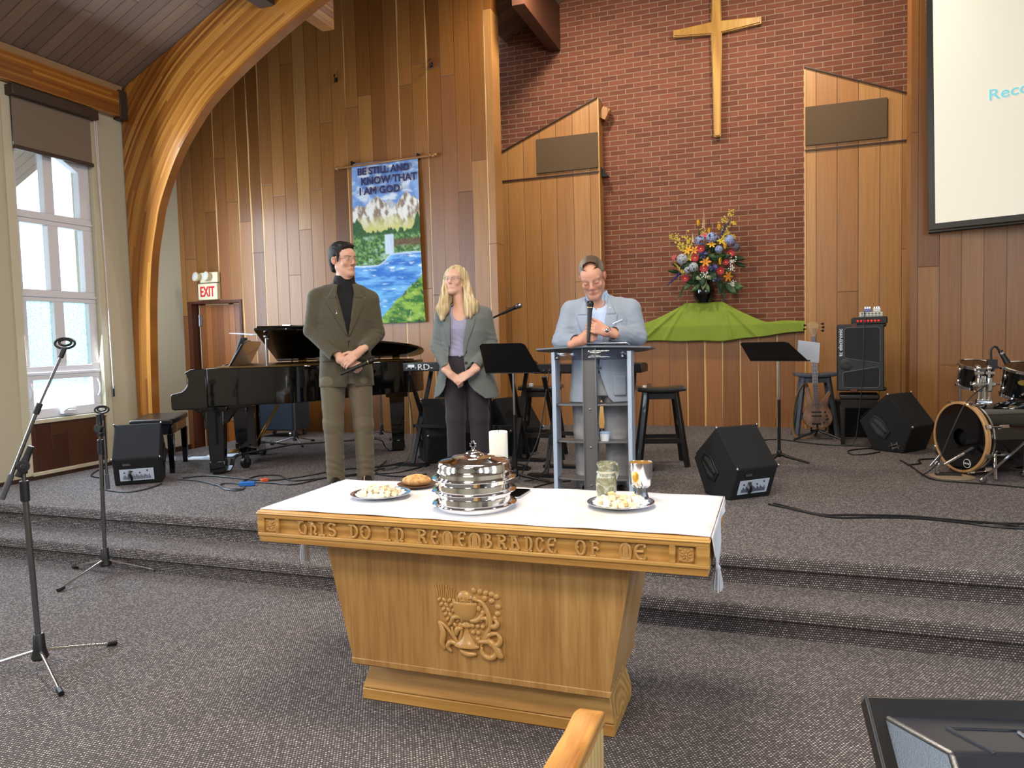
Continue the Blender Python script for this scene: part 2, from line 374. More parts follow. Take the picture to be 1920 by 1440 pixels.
MB().bb(XL-.01, XL+.008, wy0+.01, wy1-.005, .375, wz0-.036).build('wood_panel', M['cedar_dark'], win)
struct(MB().bb(-7.4, -6.3, 3.5, 6, 3.5, 3.58).build('trim_1', plain('eave_board', '#8d8f98', .7)), 'eave boards outside the window')
# blind
t = thing('roller_blind', 'taupe roller blind pulled partly down over the tall window', 'blind', (-5.99, 4.98, 3.6))
MB().bb(-.05, .05, -.42, .42, -.045, .045).build('cassette', M['bracket'], t, bevel=.008)
MB().bb(-.02, -.015, -.385, .375, -.445, -.04).build('shade_cloth', plain('taupe_blind', '#796a5b', .85), t)
MB().bb(-.03, -.003, -.385, .385, -.475, -.442).build('bottom_bar', M['bracket'], t, bevel=.005)
MB().tube([(0,.43,-.05),(0,.44,-1.4),(0,.448,-2.55)], .004, 6).tube([(.01,.40,-.05),(.01,.43,-1.4),(.01,.44,-2.55)], .004, 6).build('pull_cord', M['white_paint'], t)
MB().bb(-.01, .01, .435, .455, -2.63, -2.53).build('cord_weight', M['black_plastic'], t, bevel=.004)
# header beam + steel plate
def lam_box(name, x0, x1, y0, y1, z0, z1):
    m = MB(); m.bb(x0, x1, y0, y1, z0, z1); m.uv = [(v[1], v[2]) for v in m.v]; return m.build(name, M['lam'])
hb = struct(lam_box('beam_left', XL, XL+.09, -6, 5.7, 3.665, 3.90), 'laminated timber beam along the top of the left wall')
MB().bb(XL, XL+.07, -6, 5.72, 3.90, 3.965).build('trim_board', plain('pale_brown_trim', '#9a7a58', .6), hb)
MB().bb(XL, XL+.10, 5.66, 5.745, 3.645, 3.92).build('steel_plate', M['bracket'], hb, bevel=.004)
# ceiling
for nm, xa, za, xb, zb in (('ceiling_left', -7.9, 3.95-.48*1.85, -1.0, 3.95+.48*5.05), ('ceiling_right', 4.3, 3.83, -1.0, 3.95+.48*5.05), ('ceiling_chancel', -3.3, ceil_z(-3.3), -1.0, 3.95+.48*5.05)):
    L = math.hypot(xb-xa, zb-za); ang = math.atan2(zb-za, xb-xa)
    m = MB(); m.bb(0, L, *((-6.2, 5.85) if nm == 'ceiling_left' else (8.2, 9.7) if nm == 'ceiling_chancel' else (-6.2, 9.7)), 0, .12)
    o = m.build(nm, M['ceiling']); o.location = (xa, 0, za); o.rotation_euler = (0, -ang, 0)
    if nm == 'ceiling_right':
        o.rotation_euler = (0, -ang, 0); o.location = (xa, 0, za)
        for v in o.data.vertices: v.co.z = -v.co.z
    struct(o)
# laminated arch
prof = [(-5.858,.312),(-5.854,.75),(-5.845,1.176),(-5.825,1.6),(-5.80,1.95),(-5.75,2.324),(-5.68,2.6),(-5.60,2.85),(-5.39,3.24),(-5.17,3.51),(-4.92,3.745),(-4.42,4.06),(-3.95,4.31),(-3.4,4.57),(-2.6,4.93),(-1.8,5.29),(-1.0,5.64)]
ip = spline([(a, 0, c) for a, c in prof], 4)
def outer_hit(p, nrm):
    best = 9
    if nrm.x < -1e-6: best = min(best, (XL+.01-p.x)/nrm.x)
    den = nrm.z-.48*nrm.x
    if den > 1e-6: best = min(best, (3.95+.48*(p.x-XL)-.01-p.z)/den)
    return best
def arch_half(name, mir):
    m = MB(); uv = []; NV = 6; s = 0; secs = []
    for i, p in enumerate(ip):
        a = ip[max(i-1,0)]; c = ip[min(i+1,len(ip)-1)]; tg_ = (c-a).normalized(); nr = Vector((-tg_.z, 0, tg_.x))
        if i: s += (p-ip[i-1]).length
        d = outer_hit(p, nr); secs.append([(p+nr*d*k/NV, s, d*k/NV) for k in range(NV+1)])
    n = len(secs)
    for yy in (5.75, 5.845):
        for sec in secs:
            for q, ss, dd in sec: m.v.append((q.x if not mir else -2.0-q.x, yy, q.z)); uv.append((ss, dd))
    K = NV+1; off = n*K
    for i in range(n-1):
        for k in range(NV):
            m.f.append((i*K+k, i*K+k+1, (i+1)*K+k+1, (i+1)*K+k)); m.f.append((off+i*K+k, off+(i+1)*K+k, off+(i+1)*K+k+1, off+i*K+k+1))
    nb = len(m.v)
    for yy in (5.75, 5.845):                                        # soffit face
        for sec in secs: q, ss, dd = sec[0]; m.v.append((q.x if not mir else -2.0-q.x, yy, q.z)); uv.append((ss, -.01))
    for i in range(n-1): m.f.append((nb+i, nb+i+1, nb+n+i+1, nb+n+i))
    m.uv = uv; o = struct(m.build(name, M['lam']), 'curved laminated timber arch'); return o
for nm, mir in (('arch_left', 0), ('arch_right', 1)):
    o = arch_half(nm, mir)
# purlins
for x, y0, y1 in ((-4.28, -6, 5.75), (-4.10, 5.845, 6.45), (2.28, -6, 5.75)):
    zt = ceil_z(x)+.02
    m = MB(); m.bb(x-.065, x+.065, y0, y1, (4.47 if x < -4 else zt-.3), zt); m.uv = [(v[1], v[2]) for v in m.v]
    pu = struct(m.build('beam_purlin', M['lam']), 'roof purlin')
    if x == -4.28: MB().bb(x-.075, x+.085, 5.55, 5.745, 4.44, 4.75).build('hanger', M['bracket'], pu, bevel=.004)
m = MB().bb(-2.70, -2.56, 7.9, 9.35, 5.05, 5.6); m.uv = [(v[1], v[2]) for v in m.v]
mt = plain('dark_purlin', '#4b2b1b', .5); struct(m.build('beam_purlin', mt), 'roof purlin')
# timber walls either side of the chancel
dx0, dx1, dz = -7.41, -6.57, 2.0
wl = MB()
for x0, x1, z0 in ((-7.55, dx0, 0), (dx0, dx1, dz), (dx1, -2.99, 0)):
    wl.prism([(x0, z0), (x1, z0), (x1, 6.5), (x0, 6.5)], (0, YW, 0), (1,0,0), (0,0,1), (0, .24, 0))
struct(wl.build('wall_back_left', M['cedar']), 'wall of upright cedar boards left of the chancel')
struct(MB().prism([(1.205, 0), (4.1, 0), (4.1, ceil_z(4.05)), (1.205, ceil_z(1.205))], (0, YW, 0), (1,0,0), (0,0,1), (0,.24,0)).build('wall_back_right', M['cedar']), 'wall of upright cedar boards right of the chancel')
struct(MB().prism([(-7.7, 0), (4.2, 0), (4.2, ceil_z(4.05)), (-1, 6.6), (-7.7, 6.6)], (0, 9.35, 0), (1,0,0), (0,0,1), (0,.2,0)).build('wall_brick', M['brick']), 'red brick chancel wall')
pl = struct(MB().prism([(-3.55, 0), (-2.035, 0), (-2.035, 4.33), (-3.55, 3.70)], (0, 9.1, 0), (1,0,0), (0,0,1), (0,.24,0)).build('trim_2', M['panel']), 'tall slope-topped cedar panel left of the brick')
pr = struct(MB().prism([(.312, 0), (1.6, 0), (1.6, 3.82), (.312, 4.35)], (0, 9.1, 0), (1,0,0), (0,0,1), (0,.24,0)).build('trim_3', M['panel']), 'tall slope-topped cedar panel right of the brick')
for par, x0, x1, g0, g1 in ((pl, -3.55, -2.035, -2.83, -2.04), (pr, .312, 1.6, .316, 1.14)):
    sg = -1 if par is pl else 1; z = lambda x: (4.33-.416*(-2.035-x)) if par is pl else 4.35-.411*(x-.312)
    MB().bb(x0, x1, 9.085, 9.101, 3.43, 3.45).bar((x0, 9.2, z(x0)+.004), (x1, 9.2, z(x1)+.004), .25, .012).build('dark_bead', M['dark_trim'], par)  # dark brown strips along the board joint and the sloping top
    MB().bb(g0, g1, 9.075, 9.101, 3.49, 3.915).build('speaker_grille', M['grille'], par, bevel=.004)
    xe = -2.035 if par is pl else .312
    MB().bb(xe-.008, xe+.008, 9.09, 9.1, 0, 4.33).build('edge_bead', plain('pale_wood_bead', '#c79a5e', .4), par)
MB().box((-1.985,9.25,4.17),(.10,.1,.14),(0,.5,0)).build('speaker_bracket', M['panel'], pl, bevel=.003)
MB().prism([(-2.035,3.40),(-1.94,3.40),(-2.035,3.52)], (0,9.2,0), (1,0,0), (0,0,1), (0,.1,0)).build('speaker_bracket', M['black_plastic'], pl)
dd = struct(MB().bb(-2.035, .312, 9.2, 9.35, HS, 1.47).build('wall_dado', M['dado']), 'cedar boarding below the brick wall')
MB().bb(-2.035, .312, 9.15, 9.36, 1.47, 1.50).build('ledge_cap', M['panel'], dd)
struct(MB().bb(-7.7, -.9, 5.86, 8.3, 6.45, 6.55).build('ceiling_alcove', M['ceiling']))
struct(MB().prism([(-6.3,3.8),(-6.3,6.5),(-1,6.5),(-1,ceil_z(-1))], (0,5.85,0), (1,0,0), (0,0,1), (0,.04,0)).build('wall_gable', M['cream']))
# ---------------------------------------------------------------- communion table
tb = thing('communion_table', 'light oak communion table with carved inscription and chalice relief, in front of the steps', 'table', (-1.045, 2.66, 0))
tb_l = Vector((-1.045, 2.66, 0))
def tbuild(m, name, mat, par=tb, **k):
    m.v = [tuple(Vector(v)-tb_l) for v in m.v]; return m.build(name, mat, par, **k)
m = MB(); x0, x1 = -1.893, -.198
m.bb(x0, x1, 2.356, 2.98, .69, .785)
m.bb(x0, x1, 2.34, 2.357, .757, .785).bb(x0, x1, 2.34, 2.357, .688, .702)
for a, b_ in ((x0, -1.862), (-1.812, -1.795), (-.322, -.302), (-.238, x1)): m.bb(a, b_, 2.34, 2.357, .70, .76)
m.bb(x0-.003, x1+.003, 2.336, 2.984, .772, .779)
m.bb(x0+.004, x1-.004, 2.345, 2.975, .664, .69)
slab = tbuild(m, 'table_top', M['oak'], bevel=.003)
for cx in (-1.837, -.27):
    m = MB()
    m.bb(cx-.024, cx+.024, 2.350, 2.358, .706, .752); cz = .729
    for k in range(8):
        a = k*math.pi/4+.2; m.ball((cx+.011*math.cos(a), 2.350, cz+.011*math.sin(a)), (.0085, .004, .0035), 8, (0, -a, 0))
    m.ball((cx, 2.349, cz), (.005, .005, .005), 8)
    for sx in (-1, 1):
        for sz in (-1, 1): m.ball((cx+sx*.018, 2.350, cz+sz*.017), (.006, .003, .006), 8)
    tbuild(m, 'rosette', M['oak_carve'], slab)
# carved uncial lettering
def A(cx, cy, rx, ry, a0, a1, n=8): return [(cx+rx*math.cos(R(a0+(a1-a0)*i/n)), cy+ry*math.sin(R(a0+(a1-a0)*i/n))) for i in range(n+1)]
GL = {
 'T': [[(0,.98),(.2,.93),(.55,.97),(.75,1)], A(.5,.5,.42,.45,95,265), [(.5,.05),(.92,.03),(.92,.6),(.75,.72)]],
 'H': [[(0,1),(.2,.93),(.6,.98)], [(.3,.95),(.3,.05)], A(.45,.45,.42,.28,100,-60), [(.66,.21),(.95,.02)], [(.1,.02),(.45,.02)], [(.3,.78),(.7,.86)]],
 'I': [[(.5,.95),(.5,.05)], [(.0,1),(.5,.93),(1,1)], [(.0,0),(.5,.07),(1,0)]],
 'S': [A(.5,.74,.42,.24,20,270), A(.5,.26,.45,.25,90,-150), [(.9,.82),(1,1)], [(.08,.12),(0,0)]],
 'D': [[(.25,.95),(.25,.08)], A(.3,.5,.62,.47,92,-92,10), [(0,.95),(.3,.97)], [(0,.0),(.3,.03)]],
 'O': [A(.5,.5,.45,.48,0,360,14), [(.16,.5),(.3,.5)]],
 'N': [[(.25,.95),(.25,.05)], A(.45,.5,.45,.47,120,-70,9), [(0,.9),(.25,.98)], [(0,0),(.5,0)], [(.62,.08),(.95,.0)]],
 'R': [[(.25,.95),(.25,.05)], A(.35,.74,.48,.23,110,-110,8), [(.35,.5),(.7,.35),(.75,.1),(1,.02)], [(0,0),(.5,0)], [(0,.92),(.3,.98)]],
 'E': [A(.6,.5,.5,.48,75,285,12), [(.0,.5),(.85,.52)], [(.72,.96),(.95,1),(.95,.8)], [(.72,.04),(.98,0),(.98,.22)]],
 'M': [A(.5,.4,.45,.58,0,180,12), [(.95,.4),(.9,.04)], [(.05,.4),(.1,.04)], [(.5,.97),(.5,.05)], [(0,0),(1,0)], [(.38,.85),(.34,.05)], [(.62,.85),(.66,.05)]],
 'B': [[(.25,.95),(.25,.05)], A(.35,.75,.42,.22,110,-100,8), A(.38,.27,.52,.26,100,-105,8), [(0,.95),(.3,.98)], [(0,0),(.35,.02)]],
 'A': [[(.0,.98),(.9,1)], [(.3,.96),(.3,.05)], [(.5,.96),(.92,.1)], [(.3,.5),(.75,.5)], [(0,.02),(.95,.02)]],
 'C': [A(.55,.5,.5,.48,50,310,12), [(.86,.86),(1,.72)], [(.86,.14),(1,.25)]],
 'F': [[(.35,.95),(.35,.05)], [(0,1),(.9,.97),(1,.82)], [(.35,.52),(.8,.56),(1,.42)], [(.1,0),(.7,0)]]}
spans = [(-1.716,-1.673),(-1.668,-1.628),(-1.624,-1.591),(-1.584,-1.545),(-1.493,-1.45),(-1.445,-1.399),(-1.344,-1.315),(-1.303,-1.262),(-1.215,-1.169),(-1.158,-1.127),(-1.113,-1.07),(-1.054,-1.021),(-1.013,-.965),(-.957,-.922),(-.91,-.867),(-.864,-.821),(-.808,-.776),(-.768,-.738),(-.729,-.694),(-.63,-.592),(-.583,-.549),(-.483,-.441),(-.436,-.395)]
for ch, (a, b_) in zip('THISDOINREMEMBRANCEOFME', spans):
    m = MB()
    for st in GL[ch]:
        m.tube([(a+.003+(b_-a-.006)*p[0], 2.350, .7035+.050*p[1]) for p in st], .0056, 6)
    tbuild(m, 'carved_letter', M['oak_carve'], slab, angle=70)
# body
m = MB(); F = 2.46
def frus(m, xa, xb, ya, yb, za, xc, xd, yc, yd, zb):
    m.add([(xa,ya,za),(xb,ya,za),(xb,yb,za),(xa,yb,za),(xc,yc,zb),(xd,yc,zb),(xd,yd,zb),(xc,yd,zb)], [(0,3,2,1),(4,5,6,7),(0,1,5,4),(1,2,6,5),(2,3,7,6),(3,0,4,7)])
frus(m, -1.562, -.548, F, 2.9, .168, -1.675, -.462, F, 2.93, .664)
frus(m, -1.566, -.544, F-.004, 2.904, .172, -1.571, -.539, F-.004, 2.904, .196)
frus(m, -1.666, -.47, F-.004, 2.93, .622, -1.68, -.458, F-.004, 2.94, .664)
tbuild(m, 'pedestal', M['oak_v'], bevel=.003)
m = MB(); m.bb(-1.565, -.545, 2.52, 2.85, 0, .045); frus(m, -1.565, -.545, 2.52, 2.85, .047, -1.535, -.575, 2.565, 2.83, .168)
tbuild(m, 'plinth', M['oak'], bevel=.004)
# chalice relief, carved panel
rl = MB(); CX, CZ, Y0 = -1.071, .398, F
def rp(u, v, d=0): return (CX+u*.133, Y0-d, CZ+v*.128)
def stroke(pts, r, d=.006): rl.tube(spline([rp(u, v, d) for u, v in pts], 5), [(.0015+r*math.sin(math.pi*(.12+.80*i/(5*(len(pts)-1))))) for i in range(5*(len(pts)-1)+1)], 8)
rl.ball(rp(-.08, .52), (.036, .014, .040), 16)
cup = [(.005,-.06),(.02,-.058),(.036,-.045),(.046,-.022),(.049,.0),(.051,.006),(.051,.014),(.047,.016)]
rl.lathe([(r, z) for r, z in cup], rp(-.08, .40), 24, 1, .42)
rl.lathe([(.0,0),(.052,0),(.053,.006),(.036,.018),(.018,.038),(.010,.058),(.009,.07),(.022,.074),(.024,.08),(.012,.088),(.008,.096),(.006,.1)], rp(-.06, -.80), 24, 1, .45)
for i in range(3):
    for j, n in enumerate((3, 3, 2, 1)):
        if i < n: rl.ball(rp(.23+.15*(i-(n-1)/2)+.06*(j % 2), .02-.19*j), (.0102, .010, .0102), 10)
for sx, bx in ((-.78, 0), (-.47, 1)):
    for k in range(6):
        z = .50-.14*k
        for sg in (-1, 1): rl.ball(rp(sx+.06*k+sg*.075, z), (.013, .007, .007), 8, (0, sg*.9, 0))
    stroke([(sx+.30, -.25), (sx+.36+.1*bx*-1, -.5), (-.28, -.78)], .005)
    for k in range(5): rl.tube([rp(sx-.1+.055*k, .58, .002), rp(sx-.17+.085*k, .95-.04*k*bx, .002)], .0022, 6)
stroke([(-.86,-.12),(-.74,-.45),(-.78,-.75),(-.70,-.95)], .011); stroke([(-.86,-.12),(-.62,-.3),(-.3,-.76)], .005)
stroke([(-.2,-.82),(-.5,-.7),(-.62,-.85),(-.5,-1.0)], .009); stroke([(-.52,-.2),(-.42,.02),(-.2,.06),(-.16,-.08)], .008)
stroke([(-.36,-.50),(-.30,-.3),(-.14,-.28)], .010)
stroke([(.16,.62),(.45,.55),(.62,.25),(.68,-.1),(.5,-.45),(.38,-.75)], .008); stroke([(.08,-.02),(.3,.02),(.45,.2)], .009); stroke([(.2,.0),(.55,.1),(.6,-.12)], .007)
for u, v in ((.2,.86),(.38,.84),(.55,.82),(.72,.80),(.86,.74),(.90,.45),(.88,.25),(.22,.6),(.33,.34),(.45,.22),(.56,.3),(.78,.1),(.72,.6),(.52,.66),(.40,.5)): rl.ball(rp(u, v), (.014, .008, .011), 8, (0, u*3+v, 0))
for cu, cv, rr in ((.78,-.02,.10),(.78,-.48,.18),(.62,-.82,.22)): stroke([(cu+rr*math.cos(a), cv+rr*math.sin(a)) for a in [R(x) for x in range(-200, 100, 40)]], .010)
stroke([(.5,-.55),(.65,-.36),(.92,-.3)], .008); stroke([(.3,-.62),(.7,-.58),(.95,-.95),(.98,-1.0)], .012); stroke([(-.25,-.92),(0,-1.0),(.25,-.98)], .010)
for u, st in ((-.25, [(0,0),(0,.17)]), (-.15, [(0,0),(0,.2)]), (-.03, [(0,0),(0,.2)]), (.05, [(0,.03),(.08,.0),(.08,.1),(0,.12),(.02,.2),(.09,.18)])): rl.tube([rp(u+p[0], .46+p[1], .0135) for p in st], .0028, 6)
rl.tube([rp(-.15, .57, .0135), rp(-.03, .57, .0135)], .0028, 6)
rv = tbuild(rl, 'chalice_relief', M['oak_carve'], angle=80)

# ---------------------------------------------------------------- table cloth
def linen():
    t = NT('white_linen'); n = t.noise(t.obj(), 7, 4, .6); st = t.ramp(t.noise(t.obj(), 3.1, 3, .6), [(.55,'#cdcdd4'),(.72,'#c6bfb3'),(.8,'#cdcdd4')])
    t.bump(t.math('ADD', n, t.math('MULTIPLY', t.noise(t.obj(), 300, 2), .12)), .012, .5); return t.out(color=st, rough=.9, sheen=.2)
M['linen'] = linen()
xl, xr, ya, yb = -1.885, -.196, 2.362, 2.966
def cl(u, v):
    x = xl+(xr-xl)*u; y = ya+(yb-ya)*v
    rip = .0012*math.sin(x*23+y*9)+.001*math.sin(y*31-x*7)
    return (x, y, .7885+rip+.001)
m = MB().grid(cl, 60, 24)
for end in (0, 1):                                                    # pointed drops over both ends
    def dr(u, v, end=end):
        y = ya+(yb-ya)*u; tip = .5+.0*end
        dep = (.028+.14*max(0, 1-abs(u-.25)/.34)**1.1) if end else (.03+.1*max(0, 1-abs(u-.5)/.4))
        x = (xr+.004 if end else xl-.006); w = .007*math.sin(u*17+1)*v
        return (x+(1 if end else -1)*(.006*v+w*.5), y, .789-dep*v)
    m.grid(dr, 30, 8)
cloth = m.build('tablecloth', M['linen'], loc=(-1.045, 2.66, .79), solid=.0025, angle=60)
tag(cloth, 'white linen runner spread over the oak communion table with tasselled pointed ends', 'tablecloth')
for p, L in (((-.186, 2.505, .645), .078), ((-1.905, 2.655, .60), .115)):
    m = MB(); m.ball((p[0], p[1], p[2]+.002), (.010, .010, .012), 10)
    for k in range(26):
        a = k*2.4; r = .004+.006*((k*7) % 5)/5; q = r*2.4
        m.tube([(p[0]+r*math.cos(a), p[1]+r*math.sin(a), p[2]), (p[0]+q*.9*math.cos(a), p[1]+q*.9*math.sin(a), p[2]-L*.5), (p[0]+q*math.cos(a), p[1]+q*math.sin(a), p[2]-L*(.85+.15*((k*3) % 7)/7))], .0022, 5)
    m.v = [tuple(Vector(v)-Vector((-1.045, 2.66, .79))) for v in m.v]; m.build('tassel', M['linen'], cloth)

# ---------------------------------------------------------------- communion ware
ZT = .7915
tc = (-1.075, 2.565)
def tray_prof(z, r=.138): return [(r-.004, z), (r, z+.002), (r, z+.022), (r+.004, z+.025), (r+.02, z+.021), (r+.021, z+.024), (r+.004, z+.030), (r-.004, z+.028), (r-.005, z+.006), (.0, z+.006)]
labs = ['lowest of the stacked silver communion trays', 'middle silver tray of the communion stack', 'top silver tray of the stack, just under the domed lid']
for k, z in enumerate((0, .048, .096)):
    pr_ = [(.128, -.0008 if k else 0), (.134, 0), (.138, .004), (.138, .018), (.141, .021), (.158, .0205), (.1595, .0225), (.158, .0245), (.142, .0255), (.136, .0285), (.134, .0475), (.05, .0475), (.0, .0475)]
    o = MB().lathe(pr_, n=64).build('communion_tray', M['silver'], angle=30); o.location = (tc[0], tc[1], ZT+z)
    tag(o, labs[k], 'tray', 'stacked communion trays')
lid = thing('tray_lid', 'domed silver lid topped with a small cross on the communion trays', 'lid', (tc[0], tc[1], ZT+.1443))
MB().lathe([(.140,-.004),(.142,0),(.140,.004),(.137,.012),(.136,.026),(.132,.033),(.122,.039),(.085,.046),(.080,.050),(.04,.054),(.034,.060),(.02,.064),(.0,.065)], n=64).build('dome', M['silver'], lid, angle=30)
MB().lathe([(.030,.058),(.026,.066),(.014,.070),(.010,.074)], n=24).bb(-.006,.006,-.0025,.0025,.072,.108).bb(-.013,.013,-.0025,.0025,.086,.099).build('cross_handle', M['chrome'], lid, bevel=.001)
def bread_plate(x, y, r, name_lab, n, grp, lab, seed, hgt, sy=1.0, mode=0):
    p = thing('bread_plate', name_lab, 'plate', (x, y, ZT))
    MB().lathe([(.0,0),(r*.55,0),(r*.6,.002),(r*.72,.010),(r,.017),(r*1.002,.019),(r*.985,.0195),(r*.72,.0125),(r*.6,.006),(.0,.005)], n=48).build('dish', M['silver'], p, angle=30)
    m = MB()
    def doily(u, v):
        a = u*2*math.pi; rr = r*(.82+.03*math.sin(a*16))*v; return (rr*math.cos(a), rr*math.sin(a), .0075+.009*max(0, v-.62)/.38+.0015*math.sin(a*16)*v)
    m.grid(doily, 96, 6).build('paper_doily', plain('doily_paper', '#eeeef2', .9), p, solid=.0006)
    rg = random.Random(seed); placed = []
    cm = bread_mats
    for k in range(n):
        s = rg.uniform(.017, .023)
        best = None
        for _ in range(25):                                            # drop each cube where the pile is lowest
            a = rg.uniform(0, 6.28); rr = r*.66*math.sqrt(rg.random()); px, py = x+rr*math.cos(a), y+rr*math.sin(a)*sy
            z = ZT+.010
            for (qx, qy, qz, qs) in placed:
                if math.hypot(px-qx, py-qy) < (s+qs)*.50: z = max(z, qz+qs*.86)
            if z-ZT > hgt*(1.15-rr/(r*.75)): continue
            if best is None or z < best[2]: best = (px, py, z)
        if best is None: continue
        px, py, z = best; placed.append((px, py, z, s))
        m = MB(); m.box((0,0,0), (s, s*rg.uniform(.85,1.1), s*rg.uniform(.8,1.05)), (rg.uniform(-.35,.35), rg.uniform(-.35,.35), rg.uniform(0,3)))
        o = m.build('bread_cube', rg.choice(cm), bevel=.0025, loc=None); o.location = (px, py, z+s*.5)
        tag(o, lab, 'bread', grp)
bread_mats = [plain('bread_%d' % i, c, .9, bump=.5, bscale=220, var=.12) for i, c in enumerate(('#eadfc8', '#e6d8bd', '#dccaa5', '#efe6d4'))]
bread_plate(-1.525, 2.65, .122, 'silver plate heaped with pale bread cubes, left of the trays', 48, 'bread cubes on the left plate', 'pale cube of bread heaped on the left silver plate', 3, .060)
bread_mats = [plain('crust_bread_%d' % i, c, .9, bump=.5, bscale=220, var=.15) for i, c in enumerate(('#efe6d2', '#ead9b4', '#dfc18a', '#f0e9da'))]
bread_plate(-.546, 2.70, .124, 'silver plate of torn bread in front of the chalice', 40, 'bread pieces on the right plate', 'cream bread piece lying on the right silver plate', 5, .040)
o = MB().lathe([(.0,0),(.055,0),(.075,.006),(.084,.013),(.085,.015),(.08,.0145),(.06,.008),(.0,.006)], n=40).build('wooden_plate', plain('dark_wood_plate', '#5b3a22', .4)); o.location = (-1.475, 2.875, ZT)
tag(o, 'small dark wooden plate under the brown loaf', 'plate')
m = MB().ball((0,0,.022), (.064,.045,.026), 24)
for i, v in enumerate(m.v):
    v = Vector(v); k = .9+.1*math.sin(v.x*70+1.5)+.05*math.sin(v.y*90); m.v[i] = (v.x, v.y*k, v.z*(.85+.2*k) if v.z > .02 else max(v.z, .004))
t = NT('crusty_bread'); nn = t.noise(t.obj(), 55, 4, .6); t.bump(nn, .004, .6)
o = m.build('bread_loaf', t.out(color=t.ramp(nn, [(.3,'#8a5a2c'),(.5,'#c0935a'),(.7,'#d6b17c')]), rough=.8)); o.location = (-1.475, 2.875, ZT+.004); o.rotation_euler = (0, 0, .25)
tag(o, 'small crusty brown loaf on the dark plate', 'bread')
# pitcher
t = NT('olive_glaze'); n1 = t.noise(t.obj(), 22, 4, .6, .8); z = t.xyz(t.obj())[2]
c = t.ramp(n1, [(.3,'#6b6a4c'),(.5,'#8f8f70'),(.62,'#a9ada0'),(.75,'#8b8a5e')])
lines = t.math('LESS_THAN', t.math('ABSOLUTE', t.math('SUBTRACT', t.math('FRACT', t.math('ADD', t.math('MULTIPLY', z, 28), t.math('MULTIPLY', n1, 2.2))), .5)), .06)
c = t.mix(t.math('MULTIPLY', lines, .6), c, '#d9d8cc'); t.bump(t.math('ADD', n1, lines), .002, .5)
p = thing('pitcher', 'stoneware pitcher with mottled olive-grey glaze beside the chalice', 'pitcher', (-.63, 2.84, ZT))
pm = t.out(color=c, rough=.25, coat=.5)
m = MB().lathe([(.0,0),(.030,0),(.034,.004),(.040,.03),(.0415,.055),(.040,.075),(.035,.098),(.031,.108),(.0315,.118),(.033,.139),(.031,.140),(.029,.118),(.028,.1),(.0,.09)], n=40)
for i, v in enumerate(m.v):
    if v[2] > .115:
        a = math.atan2(v[1], v[0]); d = abs((a+2.3+math.pi) % (2*math.pi)-math.pi); k = max(0, 1-d/.5)*(v[2]-.115)/.025; m.v[i] = (v[0]*(1+.35*k), v[1]*(1+.35*k), v[2]-.006*k)
m.build('jug_body', pm, p, angle=60)
MB().tube(spline([(.018,.028,.13),(.03,.052,.125),(.034,.058,.09),(.026,.038,.06)], 5), .006, 8).build('handle', pm, p)
MB().lathe([(.0355,.098),(.038,.100),(.0355,.102)], n=40).lathe([(.0345,.102),(.0365,.104),(.034,.106)], n=40).build('rim_band', plain('cream_slip', '#cfcbb8', .4), p)
# chalice
c_ = thing('chalice', 'silver chalice with gilt inside and oval medallion, behind the right plate', 'cup', (-.49, 2.815, ZT))
MB().lathe([(.012,.050),(.03,.053),(.040,.064),(.043,.09),(.046,.148),(.0445,.1485),(.0435,.146)], n=48).build('bowl', M['silver'], c_, angle=30)
MB().lathe([(.0442,.1475),(.0415,.1),(.037,.07),(.02,.058),(.0,.056)], n=40).build('gilt_lining', plain('gilt', '#e0b04a', .38, 1), c_)
m = MB().lathe([(.0,0),(.034,0),(.034,.003),(.029,.012),(.024,.03),(.021,.043),(.023,.049),(.022,.052),(.0,.053)], n=36)
for i, v in enumerate(m.v):
    a = math.atan2(v[1], v[0]); k = 1+.05*math.sin(a*9+v[2]*120); m.v[i] = (v[0]*k, v[1]*k, v[2])
m.build('foot', plain('pewter', '#6f7176', .3, .9, bump=.6, bscale=160), c_)
MB().lathe([(.0,.0),(.0115,0),(.0125,.002),(.011,.003),(.0,.0025)], (-.012,-.0415,.098), 24, 1, 1.6, (R(86), 0, R(-16))).build('medallion', plain('gilt', '#d9a53a', .2, 1), c_)
# candle on its stand, tablet
o = MB().lathe([(.0,0),(.045,0),(.046,.004),(.035,.014),(.030,.02),(.030,.09),(.036,.098),(.050,.106),(.051,.117),(.047,.117),(.045,.110),(.0,.110)], n=40).build('candle_stand', M['black_metal']); o.location = (-1.113, 2.935, ZT)
tag(o, 'squat black stand under the white pillar candle', 'candle holder')
cd = thing('pillar_candle', 'thick white pillar candle behind the communion trays', 'candle', (-1.113, 2.935, ZT+.110))
MB().lathe([(.0,0),(.038,0),(.0395,.003),(.0395,.128),(.037,.131),(.032,.129),(.012,.125),(.0,.1245)], n=40).build('wax', plain('white_wax', '#efe9dc', .5, sss=.15), cd)
MB().tube([(0,0,.124),(.001,0,.133),(.003,0,.137)], .0014, 6).build('wick', M['black_plastic'], cd)
tb_ = thing('tablet', 'black tablet lying behind the tray stack on the white runner', 'tablet', (-1.065, 2.815, ZT))
MB().prism(rrect(.215, .16, .012), (0,0,0), (1,0,0), (0,1,0), (0,0,.007)).build('casing', plain('pale_metal_edge', '#c9cbd0', .3, .8), tb_, bevel=.002)
MB().prism(rrect(.211, .156, .011), (0,0,.0068), (1,0,0), (0,1,0), (0,0,.0008)).build('screen', plain('black_glass', '#050506', .08), tb_)

